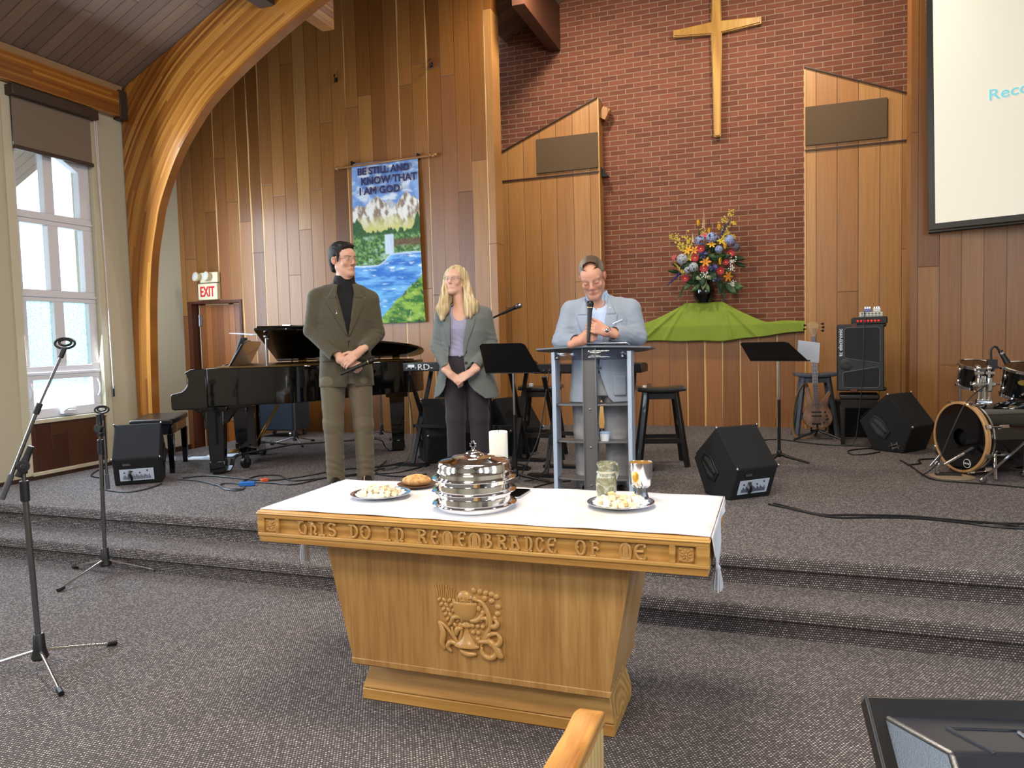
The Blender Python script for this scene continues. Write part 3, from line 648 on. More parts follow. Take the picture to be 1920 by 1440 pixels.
# ---------------------------------------------------------------- foreground: pew end and stage monitor screen
pw = thing('wooden_pew', 'blond pine pew end with flat armrest in the foreground below the table', 'pew', (-.345, 1.0, 0))
pine = grain_wood('pine', '#a8702f', '#c48c45', '#d5a35d', 'y', 1.6, streak=1.0); pine_end = grain_wood('pine_pale', '#c59c5c', '#d3af72', '#dcbb83', 'z', 1.2, rough=.5)
top = spline([(0,.385,.690),(0,.345,.701),(0,.28,.699),(0,.21,.703),(0,.10,.706),(0,-.30,.706)], 6)
m = MB(); n = len(top); prof_ = rrect(.054, .034, .007, 3)
for p in top: m.v += [(p.x+q[0], p.y, p.z+q[1]-.017) for q in prof_]
K = len(prof_)
for i in range(n-1): m.f += [(i*K+k, (i+1)*K+k, (i+1)*K+(k+1) % K, i*K+(k+1) % K) for k in range(K)]
m.f += [tuple(range(K)), tuple((n-1)*K+k for k in range(K-1, -1, -1))]
m.build('armrest', pine, pw)
MB().prism([(.375,0),(.375,.668),(.3,.672),(-.35,.674),(-.35,0)], (-.02,0,0), (0,1,0), (0,0,1), (.046,0,0)).build('end_panel', pine_end, pw, bevel=.003)
MB().bb(.026, .42, -.33, .02, .38, .42).build('seat', pine, pw, bevel=.006)
MB().bb(.026, .42, .10, .135, .30, .655).build('front_rail', pine, pw, bevel=.006)
# the stage monitor screen: its top leans towards the pews, the picture faces the platform
tv = thing('television', 'back of a tilted black flat screen in the bottom right foreground', 'screen', (.134, 1.30, .826), R(13))
TI = Matrix.Rotation(R(-45.5), 3, 'X')                                 # local: x along the top edge, -z down the back, -y towards the pews
def tvb(m, name, mat, **k): m.v = [tuple(TI @ Vector(v)) for v in m.v]; return m.build(name, mat, tv, **k)
tvp = plain('tv_shell', '#20242d', .28, bump=.1, bscale=400, spec=.8)
tvb(MB().bb(0, .94, .0, .035, -.56, 0), 'bezel', plain('tv_bezel', '#141416', .4), bevel=.004)
m = MB()
def fr2(x0, x1, z0, z1, y0, X0, X1, Z0, Z1, Y1): m.add([(x0,y0,z0),(x1,y0,z0),(x1,y0,z1),(x0,y0,z1),(X0,Y1,Z0),(X1,Y1,Z0),(X1,Y1,Z1),(X0,Y1,Z1)], [(4,5,6,7),(0,1,5,4),(1,2,6,5),(2,3,7,6),(3,0,4,7)])
fr2(.022, .918, -.53, -.030, .001, .075, .865, -.46, -.105, -.075)
tvb(m, 'back_cover', tvp, bevel=.006)
m = MB()
def onch(x, t): return (x, .001-.076*t-.001, -.030-.075*t)
m.tube([onch(.10, .35), onch(.135, .97)], .0035, 8)
for k in range(8): m.tube([onch(.20+.075*k, .42), onch(.208+.075*k, .97)], .0035, 8)
m.tube([onch(.10, .35), onch(.84, .35)], .0018, 6)
tvb(m, 'vent_rib', tvp)
MB().cyl((.45,.16,-.25), (.45,.16,-.81), .025).build('stand_pole', M['black_metal'], tv); MB().bb(.2,.7,-.05,.4,-.826,-.806).build('stand_base', M['black_metal'], tv, bevel=.005)
# ---------------------------------------------------------------- figures: smooth-blended volumes meshed into one continuous skin
class Vol:
    def __init__(s): s.p = []; s.fr = [np.eye(4)]; s.cur = 0; s.warp = None
    def frame(s, Mx):
        s.fr.append(np.linalg.inv(np.array(Mx))); s.cur = len(s.fr)-1; return s
    def world(s): s.cur = 0; return s
    def _c(s, c, r):
        q = np.linalg.inv(s.fr[s.cur]) @ np.array([*c, 1.0]); return q[:3], r
    def rc(s, a, b, ra, rb=None, k=.02, op='+'):
        a, b = np.array(a, float), np.array(b, float); rb = ra if rb is None else rb
        s.p.append(('rc', (a, b, ra, rb), k, op, s.cur, s._c((a+b)/2, np.linalg.norm(b-a)/2+max(ra, rb)))); return s
    def chain(s, pts, rs, k=.02, op='+'):
        for i in range(len(pts)-1): s.rc(pts[i], pts[i+1], rs[i], rs[i+1], k, op)
        return s
    def el(s, c, r, k=.02, op='+', rot=(0,0,0)):
        m = np.array(Euler([R(x) for x in rot]).to_matrix()).T
        s.p.append(('el', (np.array(c, float), np.array(r, float), m), k, op, s.cur, s._c(c, max(r)))); return s
    def box(s, c, h, rr, k=.01, op='+', rot=(0,0,0)):
        m = np.array(Euler([R(x) for x in rot]).to_matrix()).T
        s.p.append(('box', (np.array(c, float), np.array(h, float), m, rr), k, op, s.cur, s._c(c, np.linalg.norm(h)+rr))); return s
    def loft(s, rows, k=.02, op='+', e=2.4, grow=0):
        a = np.array(rows, float); a[:, 3] += grow; a[:, 4] += grow                       # rows of z, cx, cy, half width, half depth
        zc = (a[0, 0]+a[-1, 0])/2
        s.p.append(('loft', (a, e), k, op, s.cur, s._c((a[:, 1].mean(), a[:, 2].mean(), zc), abs(a[-1, 0]-a[0, 0])/2+a[:, 3].max()+.05))); return s
    def fn(s, f, c, r, k=0, op='-'): s.p.append(('fn', f, k, op, s.cur, s._c(c, r))); return s
    @staticmethod
    def prim(t, g, P):
        if t == 'rc':
            a, b, ra, rb = g; ba = b-a; l2 = ba @ ba; pa = P-a; h = np.clip((pa @ ba)/l2, 0, 1)
            return np.linalg.norm(pa-h[:, None]*ba, axis=1)-(ra+(rb-ra)*h)
        if t == 'el':
            c, r, m = g; q = (P-c) @ m.T; k0 = np.linalg.norm(q/r, axis=1); k1 = np.linalg.norm(q/(r*r), axis=1)+1e-9; return k0*(k0-1)/k1
        if t == 'box':
            c, h, m, rr = g; q = np.abs((P-c) @ m.T)-h+rr; return np.linalg.norm(np.maximum(q, 0), axis=1)+np.minimum(q.max(1), 0)-rr
        if t == 'loft':
            a, e = g; z = P[:, 2]; zz = np.clip(z, a[0, 0], a[-1, 0]); f = lambda i: np.interp(zz, a[:, 0], a[:, i])
            A, B = f(3), f(4); x, y = np.abs(P[:, 0]-f(1))/A, np.abs(P[:, 1]-f(2))/B
            d = ((x**e+y**e)**(1/e)-1)*np.minimum(A, B); o = np.abs(z-zz)
            return np.where(o > 0, np.sqrt(np.maximum(d, 0)**2+o*o), d)
        return g(P)
    def ev(s, P, cen=None, rad=0):
        d = np.full(len(P), 1.0); Q = {}
        for t, g, k, op, f, (c, r) in s.p:
            if cen is not None and np.linalg.norm(c-cen) > r+rad+.05: continue
            if f not in Q: Q[f] = P if f == 0 else P @ s.fr[f][:3, :3].T+s.fr[f][:3, 3]
            e = s.prim(t, g, Q[f])
            if op == '-':
                if k > 0: h = np.clip(.5-.5*(d+e)/k, 0, 1); d = d*(1-h)-e*h+k*h*(1-h)
                else: d = np.maximum(d, -e)
            else:
                if k > 0: h = np.clip(.5+.5*(d-e)/k, 0, 1); d = d*(1-h)+e*h-k*h*(1-h)
                else: d = np.minimum(d, e)
        if s.warp is not None: d = d+s.warp(P)
        return d
    def mesh(s, lo, hi, h):
        lo = np.array(lo); n = np.ceil((np.array(hi)-lo)/h).astype(int)+1; B = 14
        D = np.ones(n, np.float32); rad = B*h*.5*1.74
        for i in range(0, n[0], B):
            for j in range(0, n[1], B):
                for k in range(0, n[2], B):
                    m = np.minimum(n, (i+B, j+B, k+B)); cen = lo+(np.array([i, j, k])+(m-1))*.5*h
                    c = s.ev(cen[None], cen, rad*1.6)[0]
                    if abs(c)*.55 > rad+.012: D[i:m[0], j:m[1], k:m[2]] = c; continue
                    I = np.stack(np.meshgrid(np.arange(i, m[0]), np.arange(j, m[1]), np.arange(k, m[2]), indexing='ij'), -1)
                    D[i:m[0], j:m[1], k:m[2]] = s.ev(lo+I.reshape(-1, 3)*h, cen, rad).reshape(I.shape[:3])
        S = D < 0; c = [(a, b, e) for a in (0, 1) for b in (0, 1) for e in (0, 1)]
        sl = lambda q: tuple(slice(o, o+nn-1) for o, nn in zip(q, n))
        cnt = sum(S[sl(q)].astype(np.int8) for q in c); act = np.argwhere((cnt > 0) & (cnt < 8))
        V = np.zeros((len(act), 3)); W_ = np.zeros(len(act))
        for a in range(8):
            for b in range(a+1, 8):
                if sum(abs(x-y) for x, y in zip(c[a], c[b])) != 1: continue
                da = D[tuple((act+c[a]).T)]; db = D[tuple((act+c[b]).T)]; mk = (da < 0) != (db < 0); t = np.where(mk, da/(da-db+1e-12), 0)
                V += np.where(mk[:, None], np.array(c[a])+t[:, None]*(np.array(c[b])-np.array(c[a])), 0); W_ += mk
        V = lo+(act+V/W_[:, None])*h
        idx = -np.ones(n, np.int64); idx[tuple(act.T)] = np.arange(len(act)); F = []
        for ax in range(3):
            o = np.zeros(3, int); o[ax] = 1; u, v = [(1, 2), (2, 0), (0, 1)][ax]
            A_ = S[tuple(slice(0, n[q]-o[q]) for q in range(3))]; Bq = S[tuple(slice(o[q], n[q]) for q in range(3))]
            E = np.argwhere(A_ != Bq); E = E[(E[:, u] > 0) & (E[:, v] > 0)]
            du = np.zeros(3, int); du[u] = 1; dv = np.zeros(3, int); dv[v] = 1
            q = np.stack([idx[tuple((E-x).T)] for x in (du+dv, dv, 0*du, du)], 1); inn = S[tuple(E.T)]
            q[~inn] = q[~inn][:, ::-1]; F.append(q[(q >= 0).all(1)])
        F = np.concatenate(F); T = V[F]
        if np.einsum('ij,ij->i', T[:, 0], np.cross(T[:, 1], T[:, 2])).sum() < 0: F = F[:, ::-1]
        return V, F

def vol_obj(vol, lo, hi, h, name, mat, parent, tint=None, relax=1):
    V, F = vol.mesh(lo, hi, h)
    me = bpy.data.meshes.new(name); me.from_pydata(V.tolist(), [], F.tolist()); me.update()
    me.polygons.foreach_set('use_smooth', [True]*len(me.polygons)); me.materials.append(mat)
    if tint is not None:
        ca = me.color_attributes.new('tint', 'FLOAT_COLOR', 'POINT'); ca.data.foreach_set('color', np.concatenate([tint(V), np.ones((len(V), 1))], 1).astype(np.float32).ravel())
    o = bpy.data.objects.new(name, me); COL.objects.link(o); o.parent = parent
    if relax:
        m = o.modifiers.new('relax', 'SMOOTH'); m.factor = .5; m.iterations = relax
    return o

def skin_mat(name, base):
    t = NT(name); a = t.n('Attribute', attribute_name='tint'); n = t.noise(t.obj(), 90, 3, .6)
    c = t.mix(1.0, base, a.outputs[0], 'MULTIPLY'); c = t.mix(t.math('MULTIPLY', n, .25), c, t.mix(1.0, c, (1.0,.80,.76), 'MULTIPLY'))
    return t.out(color=c, rough=.5, sss=.08, spec=.35)
def cloth_mat(name, c0, c1, kind='plain', scale=1.0, bump=.25):
    t = NT(name); o = t.obj(); n = t.noise(o, 420*scale, 2, .7); n2 = t.noise(o, 9, 3, .55); x = t.xyz(o)
    c = t.mix(n, c0, c1)
    if kind == 'herringbone':
        s = t.math('FRACT', t.math('MULTIPLY', x[0], 62)); z = t.math('MULTIPLY', x[2], 150)
        tri = t.math('ABSOLUTE', t.math('SUBTRACT', s, .5)); w = t.math('FRACT', t.math('ADD', z, t.math('MULTIPLY', tri, 6)))
        c = t.mix(t.math('MULTIPLY', t.math('GREATER_THAN', w, .5), .4), c, c1); c = t.mix(t.math('MULTIPLY', t.math('LESS_THAN', s, .12), .35), c, c0)
    c = t.mix(t.math('MULTIPLY', n2, .22), c, t.mix(1.0, c, (.78,.78,.8), 'MULTIPLY'))
    t.bump(t.math('ADD', t.math('MULTIPLY', n, .15), t.math('MULTIPLY', n2, 1.2)), .012, bump)
    return t.out(color=c, rough=.88, spec=.2, sheen=.15)

def head_frame(pos, yaw, pitch, roll, sc=1.0):
    """yaw turns the face towards +x (image right), pitch tips it down"""
    return np.array(Matrix.Translation(pos) @ Matrix.Rotation(R(yaw), 4, 'Z') @ Matrix.Rotation(R(roll), 4, 'Y') @ Matrix.Rotation(R(pitch), 4, 'X') @ Matrix.Scale(sc, 4))
def add_head(v, Fm, fem=False, closed=False, wide=1.0):
    v.frame(Fm); w = wide
    v.el((0, .018, .040), (.073*w, .094, .080), .0)
    v.el((0, -.026, -.030), (.058*w, .066, .084), .03)
    v.el((0, -.052, .035), (.057*w, .045, .05), .03)
    jr = .017 if fem else .021
    for s in (-1, 1):
        v.rc((s*.046*w, .004, -.055), (s*.017, -.066, -.101), jr, .014, .035)
        v.el((s*.042*w, -.066, -.024), (.020, .018, .020), .022)
        v.rc((s*.045*w, -.076, .021), (s*.014, -.0905, .0175), .008 if fem else .0095, .0085, .012)
        v.el((s*.031*w, -.104, -.001), (.017, .014, .0105), .012, '-')
        v.el((s*.031*w, -.0785, .0), (.0165, .0160, .0130), .005)
        if not closed: v.el((s*.0315*w, -.0975, -.0003), (.0130, .0125, .0042), .0015, '-')
        v.el((s*.076*w, .018, -.006), (.007, .018, .030), .008, '+', (0, s*10, -s*16))
        v.el((s*.0845*w, .012, .001), (.0055, .010, .017), .005, '-')
        v.el((s*.0105, -.1015, -.034), (.0072, .0085, .0065), .006)
        v.el((s*.0058, -.1105, -.0405), (.0034, .005, .003), .002, '-')
        if not fem: v.rc((s*.021, -.097, -.040), (s*.030, -.087, -.060), .0022, .0016, .008, '-')
    v.rc((0, -.0905, .016), (0, -.1115, -.028), .0072, .0102, .010)
    v.el((0, -.073, -.101), (.021, .019, .017), .022)
    v.rc((-.025, -.0800, -.0680), (-.008, -.0895, -.0645), .0030, .0046, .007).rc((-.008, -.0895, -.0645), (.008, -.0895, -.0645), .0046, .0046, .006).rc((.008, -.0895, -.0645), (.025, -.0800, -.0680), .0046, .0030, .007)
    v.rc((-.022, -.0805, -.0715), (-.007, -.0880, -.0745), .0034, .0054, .007).rc((-.007, -.0880, -.0745), (.007, -.0880, -.0745), .0054, .0054, .006).rc((.007, -.0880, -.0745), (.022, -.0805, -.0715), .0054, .0034, .007)
    v.chain([(-.026, -.0865, -.0695), (-.010, -.0945, -.0690), (.010, -.0945, -.0690), (.026, -.0865, -.0695)], [.0014, .0020, .0020, .0014], .003, '-')
    v.world()
def face_tint(Fm, closed=False, brow='#4a3b30', red=1.0, shade=None):
    inv = np.linalg.inv(Fm)
    def f(V):
        q = V @ inv[:3, :3].T+inv[:3, 3]; t = np.ones((len(V), 3))
        def blob(c, r): return np.exp(-(((q-np.array(c))/np.array(r))**2).sum(1))
        for c, r, col in [((0,-.090,-.0690),(.024,.02,.0080),(.84,.60,.58)), ((0,-.118,-.03),(.014,.02,.014),(1,.84*1,.80))]+[((s*.044,-.08,-.03),(.026,.03,.022),(1,.92,.90)) for s in (-1, 1)]+[((s*.08,.01,0),(.02,.03,.04),(1,.78,.74)) for s in (-1, 1)]:
            k = np.clip(blob(c, r)*1.25*red, 0, 1)[:, None]; t = t*(1-k)+np.array(col)*t*k
        bc = np.array(lin(brow))/np.array(lin('#c99a80'))
        for s in (-1, 1):
            for i in range(5):
                u = i/4; k = np.clip(blob((s*(.013+.037*u), -.094+.016*u*u, .0205+.004*math.sin(u*2.6)), (.0075,.02,.0042))*1.1, 0, 1)[:, None]; t = t*(1-.75*k)+bc*.75*k
            if closed:
                k = np.clip(blob((s*.031,-.095,-.0075),(.015,.02,.0022))*1.0, 0, 1)[:, None]; t = t*(1-.6*k)+np.array((.30,.20,.18))*.6*k
        if shade is not None: t = shade(q, t)
        return t
    return f
def eyes(Fm, parent, look=(0, 0), iris='#4d5a55'):
    Mm = Matrix(Fm.tolist())
    for s in (-1, 1):
        m = MB().ball((0,0,0), .0118, 16); d = Vector((look[0], -1, look[1])).normalized()
        m.v = [tuple(Mm @ (Vector(p)+Vector((s*.031, -.0800, -.0002)))) for p in m.v]
        e = m.build('eye', plain('eye_white', '#d8d0ca', .25), parent)
        b = MB(); x, y, z = frame_from(d); b.lathe([(.0, .0121), (.0030, .0118)], n=12, rot=Matrix((x, y, z)).transposed()); 
        c2 = MB().lathe([(.0, .01195), (.0055, .0106)], n=14, rot=Matrix((x, y, z)).transposed())
        for mm, nm, mt in ((c2, 'iris', plain('iris_'+iris, iris, .2)), (b, 'pupil', plain('pupil', '#050505', .15))):
            mm.v = [tuple(Mm @ (Vector(p)+Vector((s*.031, -.0800, -.0002)))) for p in mm.v]; mm.build(nm, mt, e)
def glasses(Fm, parent, frame_m, rimless=True, w=.0235, h=.0165):
    Mm = Matrix(Fm.tolist()); m = MB()
    for s in (-1, 1):
        cx = s*.032
        pts = [(cx+w*math.cos(a)*(1 if abs(math.cos(a)) < .9 else .97), -.116+.012*abs(cx+w*math.cos(a))/.05*.6, -.001+h*(abs(math.sin(a))**.7)*(1 if math.sin(a) > 0 else -1)) for a in [2*math.pi*i/20 for i in range(20)]]
        if rimless: m.tube([p for p in pts[1:10]], .0011, 6)
        else: m.tube(pts, .0011, 6, closed=True)
        m.tube([(s*.0555, -.106, .006), (s*.072, -.085, .006), (s*.078, -.02, .004), (s*.079, .012, .006), (s*.079, .03, -.006)], .0013, 6)
        m.tube([(s*.010, -.113, -.002), (s*.008, -.104, -.006)], .0009, 5)
    m.tube([(-.0095, -.1155, .004), (0, -.118, .006), (.0095, -.1155, .004)], .0012, 6)
    m.v = [tuple(Mm @ Vector(p)) for p in m.v]; g = m.build('glasses', frame_m, parent)
    b = MB()
    for s in (-1, 1):
        cx = s*.032; pts = [(cx+w*.97*math.cos(a), -.1135, -.001+h*.97*(abs(math.sin(a))**.7)*(1 if math.sin(a) > 0 else -1)) for a in [2*math.pi*i/20 for i in range(20)]]
        b.add(pts, [tuple(range(20))])
    b.v = [tuple(Mm @ Vector(p)) for p in b.v]; b.build('lens', M['glass'], g)

def add_hand(v, wrist, d, n, thumb_side, curls, spread=.0, sc=1.0, thumb=(.5, .5, .3), k=.006):
    """wrist point, d towards the knuckles, n out of the back of the hand, thumb on +/- (d x n); curl angles in degrees for each finger"""
    d = Vector(d).normalized(); n = Vector(n); n = (n-d*n.dot(d)).normalized(); s = d.cross(n)*thumb_side
    W0 = Vector(wrist); q = lambda a, b, c: tuple(W0+(d*a+s*b+n*c)*sc)
    tips = []
    v.rc(q(-.06, 0, 0), q(.015, 0, 0), .027*sc, .026*sc, .02)
    for b in (-.026, -.009, .009, .026): v.rc(q(.012, b*.75, 0), q(.088-.006*abs(b-.01)/.02, b, .0), .0150*sc, .0115*sc, .012)
    lens = [(.036, .021, .018), (.042, .026, .019), (.045, .028, .020), (.042, .025, .019)]
    for i, b in enumerate((-.029, -.0095, .0095, .029)):
        p = Vector((.088-.006*abs(b-.01)/.02, b, .0)); ang = 0; rr = .0092 if i else .008
        pts = [p.copy()]; cu = curls[i]
        for L, c in zip(lens[i], cu):
            ang += R(c); p = p+Vector((L*math.cos(ang), b*spread*L/.03, -L*math.sin(ang))); pts.append(p.copy())
        P = [q(*x) for x in pts]; rs = [.0108*sc, rr*sc, rr*.92*sc, rr*.8*sc]
        v.rc(P[0], P[1], rs[0], rs[1], k).rc(P[1], P[2], rs[1], rs[2], .003).rc(P[2], P[3], rs[2], rs[3], .003); tips.append(P[3])
    a, b_, c = thumb                                                   # forward, outward, inward lean of the thumb
    t0 = Vector((.022, .022, -.006)); dr = Vector((a, b_, -c)).normalized(); t1 = t0+dr*.042; dr2 = (dr+Vector((.45, -.25*b_, -.15))).normalized(); t2 = t1+dr2*.032; t3 = t2+(dr2+Vector((.2,-.2,-.1))).normalized()*.024
    v.chain([q(*t0), q(*t1), q(*t2), q(*t3)], [.0155*sc, .0115*sc, .0105*sc, .0085*sc], .008)
    return tips
def surf_y(vol, x, z, y0=-.45, y1=.15):
    ys = np.linspace(y0, y1, 240); P = np.stack([np.full(240, x), ys, np.full(240, z)], 1); d = vol.ev(P); i = np.argmax(d < 0)
    return ys[i]-(.6/239)*(d[i]/(d[i]-d[i-1])) if d[i] < 0 and i > 0 else y1
def patch(vol, rows, name, mat, parent, off=.004, thick=.005, nx=6):
    """cloth laid on a figure's front: rows of (z, x inner, x outer)"""
    m = MB()
    for z, xa, xb in rows:
        for i in range(nx+1):
            x = xa+(xb-xa)*i/nx; m.v.append((x, surf_y(vol, x, z)-off*(1-.35*(i == nx)), z))
    n = len(rows); m.f = [(j*(nx+1)+i, j*(nx+1)+i+1, (j+1)*(nx+1)+i+1, (j+1)*(nx+1)+i) for j in range(n-1) for i in range(nx)]
    return m.build(name, mat, parent, solid=thick)
def disc_on(vol, x, z, r, name, mat, parent, off=.003):
    y = surf_y(vol, x, z); return MB().lathe([(.0, 0), (r, 0), (r, .003), (r*.7, .004), (.0, .0035)], (x, y-off+.003, z), 16, rot=(R(90), 0, 0)).build(name, mat, parent)
def shoes(v, pts):
    for x, y, ang in pts:
        c, s = math.cos(R(ang)), math.sin(R(ang)); f = lambda a, b, z: (x+a*c-b*s, y+a*s+b*c, z)
        v.rc(f(0, .05, .04), f(0, -.03, .045), .04, .043, .02).rc(f(0, -.03, .04), f(0, -.17, .028), .042, .026, .02).box(f(0, -.06, .012), (.042, .13, .012), .01, .01, rot=(0, 0, ang))
M['leather'] = plain('dark_shoe_leather', '#1c1512', .35)
def microphone(name, lab, a, b, silver=False, grp=None):
    """handheld mic lying along a->b, head at b"""
    a, b = Vector(a), Vector(b); L = (b-a).length; q = (b-a).to_track_quat('Z', 'Y')
    t = thing(name, lab, 'microphone', a, group=grp); t.rotation_mode = 'QUATERNION'; t.rotation_quaternion = q
    MB().lathe([(.0, 0), (.011, 0), (.012, .004), (.0125, .06), (.0165, L-.065), (.019, L-.055), (.019, L-.05), (.0, L-.05)], n=20).build('handle', M['black_plastic'], t)
    MB().lathe([(.019, L-.052), (.0215, L-.050), (.0215, L-.046), (.019, L-.044)], n=24).build('ring', M['steel'] if silver else plain('ring_brass', '#c9b27a', .3, 1), t)
    MB().lathe([(.019, L-.046), (.0245, L-.03), (.0245, L-.016), (.018, L-.004), (.008, L), (.0, L)], n=24).build('grille', M['steel'] if silver else M['black_metal'], t); return t
def wrinkle(spots, base=.0012):
    """soft cloth folds: spots are (centre, radius, direction, wavelength, depth)"""
    def f(P):
        d = base*np.sin(P[:, 0]*41+P[:, 2]*23)*np.sin(P[:, 2]*37-P[:, 1]*29+1.3)
        for c, r, u, wl, dep in spots:
            q = P-np.array(c); u = np.array(u)/np.linalg.norm(u); g = np.exp(-(q**2).sum(1)/(r*r))
            d = d+dep*.55*g*np.sin((q @ u)*2*np.pi/wl+2.2*np.sin(q[:, 0]*23+q[:, 2]*9+q[:, 1]*17))*(.35+.65*np.sin(q[:, 0]*31+q[:, 2]*21+c[2]*9)**2)
        return d
    return f
def vneck(zb, zt, w, xc0, xc1, y1=.0):
    """open front of a jacket: wedge between zb and zt"""
    def f(P):
        t = np.clip((P[:, 2]-zb)/(zt-zb), -2, 1.5); hw = np.where(t > 0, w*t, -.02); xc = xc0+(xc1-xc0)*t
        return np.maximum(np.abs(P[:, 0]-xc)-hw, P[:, 1]-y1)
    return f
def front_gap(pts, y1=-.0):
    """open lower front: pts rows of (z, xl, xr)"""
    a = np.array(sorted(pts))
    def f(P):
        z = P[:, 2]; xl = np.interp(z, a[:, 0], a[:, 1]); xr = np.interp(z, a[:, 0], a[:, 2]); xc, hw = (xl+xr)/2, (xr-xl)/2
        return np.maximum(np.maximum(np.abs(P[:, 0]-xc)-hw, P[:, 1]-y1), np.maximum(a[0, 0]-z, z-a[-1, 0]))
    return f

# ================================================================ tall man on the left
FA = 'person in brown herringbone jacket and black turtleneck, folded hands holding a microphone'
pa = thing('person', FA, 'person', (-3.19, 5.03, HS), R(32.4))
HA = head_frame((.035, .0, 1.755), 40, 2, -2, 1.07)
b = Vol(); add_head(b, HA, wide=.98)
b.rc((.045, .02, 1.70), (.035, .035, 1.56), .060, .066, .03).rc((.05, -.01, 1.66), (.03, .01, 1.56), .05, .06, .03)
b.loft([(.90,.025,0,.13,.09),(1.12,.025,0,.135,.085),(1.4,.025,0,.155,.09),(1.53,.025,.01,.13,.06),(1.58,.03,.015,.06,.05)], .03)
shR, elR, wrR = (-.155,.01,1.455), (-.215,.02,1.215), (.005,-.175,.985)
shL, elL, wrL = (.205,.01,1.440), (.265,.02,1.185), (.118,-.195,1.035)
b.chain([shR, elR, wrR], [.05,.04,.029], .02).chain([shL, elL, wrL], [.05,.04,.029], .02)
for x, kx, ax in ((-.075,-.085,-.085), (.115,.14,.145)): b.chain([(x,0,.92),(kx,-.005,.50),(ax,.02,.08)], [.075,.05,.035], .03).rc((ax,.02,.07),(ax,-.1,.035),.028,.02,.02)
add_hand(b, wrL, (-.105,-.02,-.072), (-.15,-.9,.35), 1, [(14,28,20),(22,35,25),(28,40,28),(34,42,28)], thumb=(.55,.55,.12), sc=1.04)
add_hand(b, (.035,-.165,.962), (.075,-.012,-.028), (.1,-.9,.40), -1, [(58,70,45),(62,72,45),(66,74,45),(70,74,45)], thumb=(.8,.3,.3), sc=1.02)
SK = skin_mat('skin_ruddy', '#c79a84')
vol_obj(b, (-.33,-.36,.02), (.36,.2,1.95), .0042, 'body', SK, pa, face_tint(HA, brow='#2c211b'))
eyes(HA, pa, (.15, .02), '#3e4038'); glasses(HA, pa, M['steel'], True)
h = Vol(); h.frame(HA)
h.el((0, .022, .052), (.0815,.100,.0845), 0).el((0, -.050, .098), (.055,.036,.022), .03).el((.0,.075,-.01), (.062,.04,.075), .03).el((0,.07,-.065),(.05,.035,.03),.02)
h.el((0, -.115, -.005), (.078,.092,.0865), .014, '-', (8, 0, 0)).el((0, -.06, -.135), (.12, .12, .075), .02, '-').box((0,.02,-.145), (.12,.14,.05), .01, .02, '-')
for s in (-1, 1): h.el((s*.082, -.010, -.02), (.03,.034,.052), .012, '-').rc((s*.073,-.028,.03),(s*.075,-.028,-.012),.010,.006,.01)
h.warp = lambda P: .0016*np.sin(P[:, 0]*260+P[:, 2]*90)*np.sin(P[:, 1]*210)
vol_obj(h, (-.12,-.18,1.58), (.2,.2,1.93), .0038, 'hair', plain('dark_brown_hair', '#1b1512', .6, bump=.5, bscale=130, var=.5, spec=.25), pa)
# black turtleneck
JA = [(.775,.025,.012,.212,.128),(.95,.027,.012,.200,.128),(1.12,.028,.01,.192,.128),(1.32,.028,.008,.205,.132),(1.43,.029,.012,.205,.120),(1.51,.031,.018,.160,.092),(1.575,.034,.022,.094,.074),(1.615,.036,.026,.078,.068)]
t_ = Vol(); t_.loft([r for r in JA[2:]], .02, grow=-.016).rc((.036,.026,1.55),(.042,.014,1.645),.079,.074,.03)
t_.box((.04,.02,1.695),(.12,.12,.055),.005,.006,'-',(6,0,0))
vol_obj(t_, (-.2,-.15,1.0), (.26,.18,1.68), .006, 'turtleneck', plain('black_knit', '#0b0b0d', .9, bump=.4, bscale=240), pa)
# jacket
def sleeves(v, a, bb, c, r0=.066, r1=.058, r2=.046, k=.035):
    v.chain([a, bb], [r0, r1], k).chain([bb, c], [r1, r2], .02)
ja = Vol(); ja.loft(JA, 0)
cR, cL = (-.045,-.15,1.008), (.150,-.165,1.052)
ja.rc((-.10,.014,1.515),(-.165,.012,1.475),.052,.060,.04).rc((.16,.014,1.505),(.222,.012,1.455),.052,.060,.04)
ja_out = Vol(); ja_out.p = list(ja.p)
sleeves(ja, (-.178,.012,1.465), (-.222,.022,1.215), cR, .068, .061, .050); sleeves(ja, (.230,.012,1.445), (.272,.022,1.185), cL, .068, .061, .050)
ja.loft([(z-.03 if i == 0 else z, *r) for i, (z, *r) in enumerate(JA)]+[(1.68,.04,.026,.075,.066)], .004, '-', grow=-.013)
for c, dd in ((cR, Vector(cR)-Vector((-.222,.022,1.215))), (cL, Vector(cL)-Vector((.272,.022,1.185)))):
    dd.normalize(); q = Vector(c); ja.rc(tuple(q-dd*.05), tuple(q+dd*.08), .040, .043, .002, '-'); ja.rc(tuple(q+dd*.052), tuple(q+dd*.06), .075, .075, .001, '-')
ja.fn(vneck(1.165, 1.60, .082, .050, .040, .0), (.04,-.1,1.4), .32, .004)
ja.fn(front_gap([(.74,.02,.098),(.80,.030,.085),(.86,.042,.066),(1.0,.050,.053),(1.13,.0505,.0515)]), (.05,-.1,.92), .3, .003)
ja.warp = wrinkle([((-.22,0,1.22),.11,(.3,.2,1),.045,.005),((.27,0,1.19),.11,(-.3,.2,1),.045,.005),((-.1,-.1,1.08),.09,(.8,0,.6),.04,.003),((.2,-.1,1.08),.09,(-.8,0,.6),.04,.003),((.03,-.1,1.1),.10,(.5,0,1),.06,.0018),((.0,.0,.9),.2,(1,0,.1),.11,.002)])
TW = cloth_mat('herringbone_tweed', '#3a3528', '#575040', 'herringbone', bump=.2)
TW2 = TW
jo = vol_obj(ja, (-.36,-.30,.72), (.42,.22,1.66), .0058, 'jacket', TW, pa)
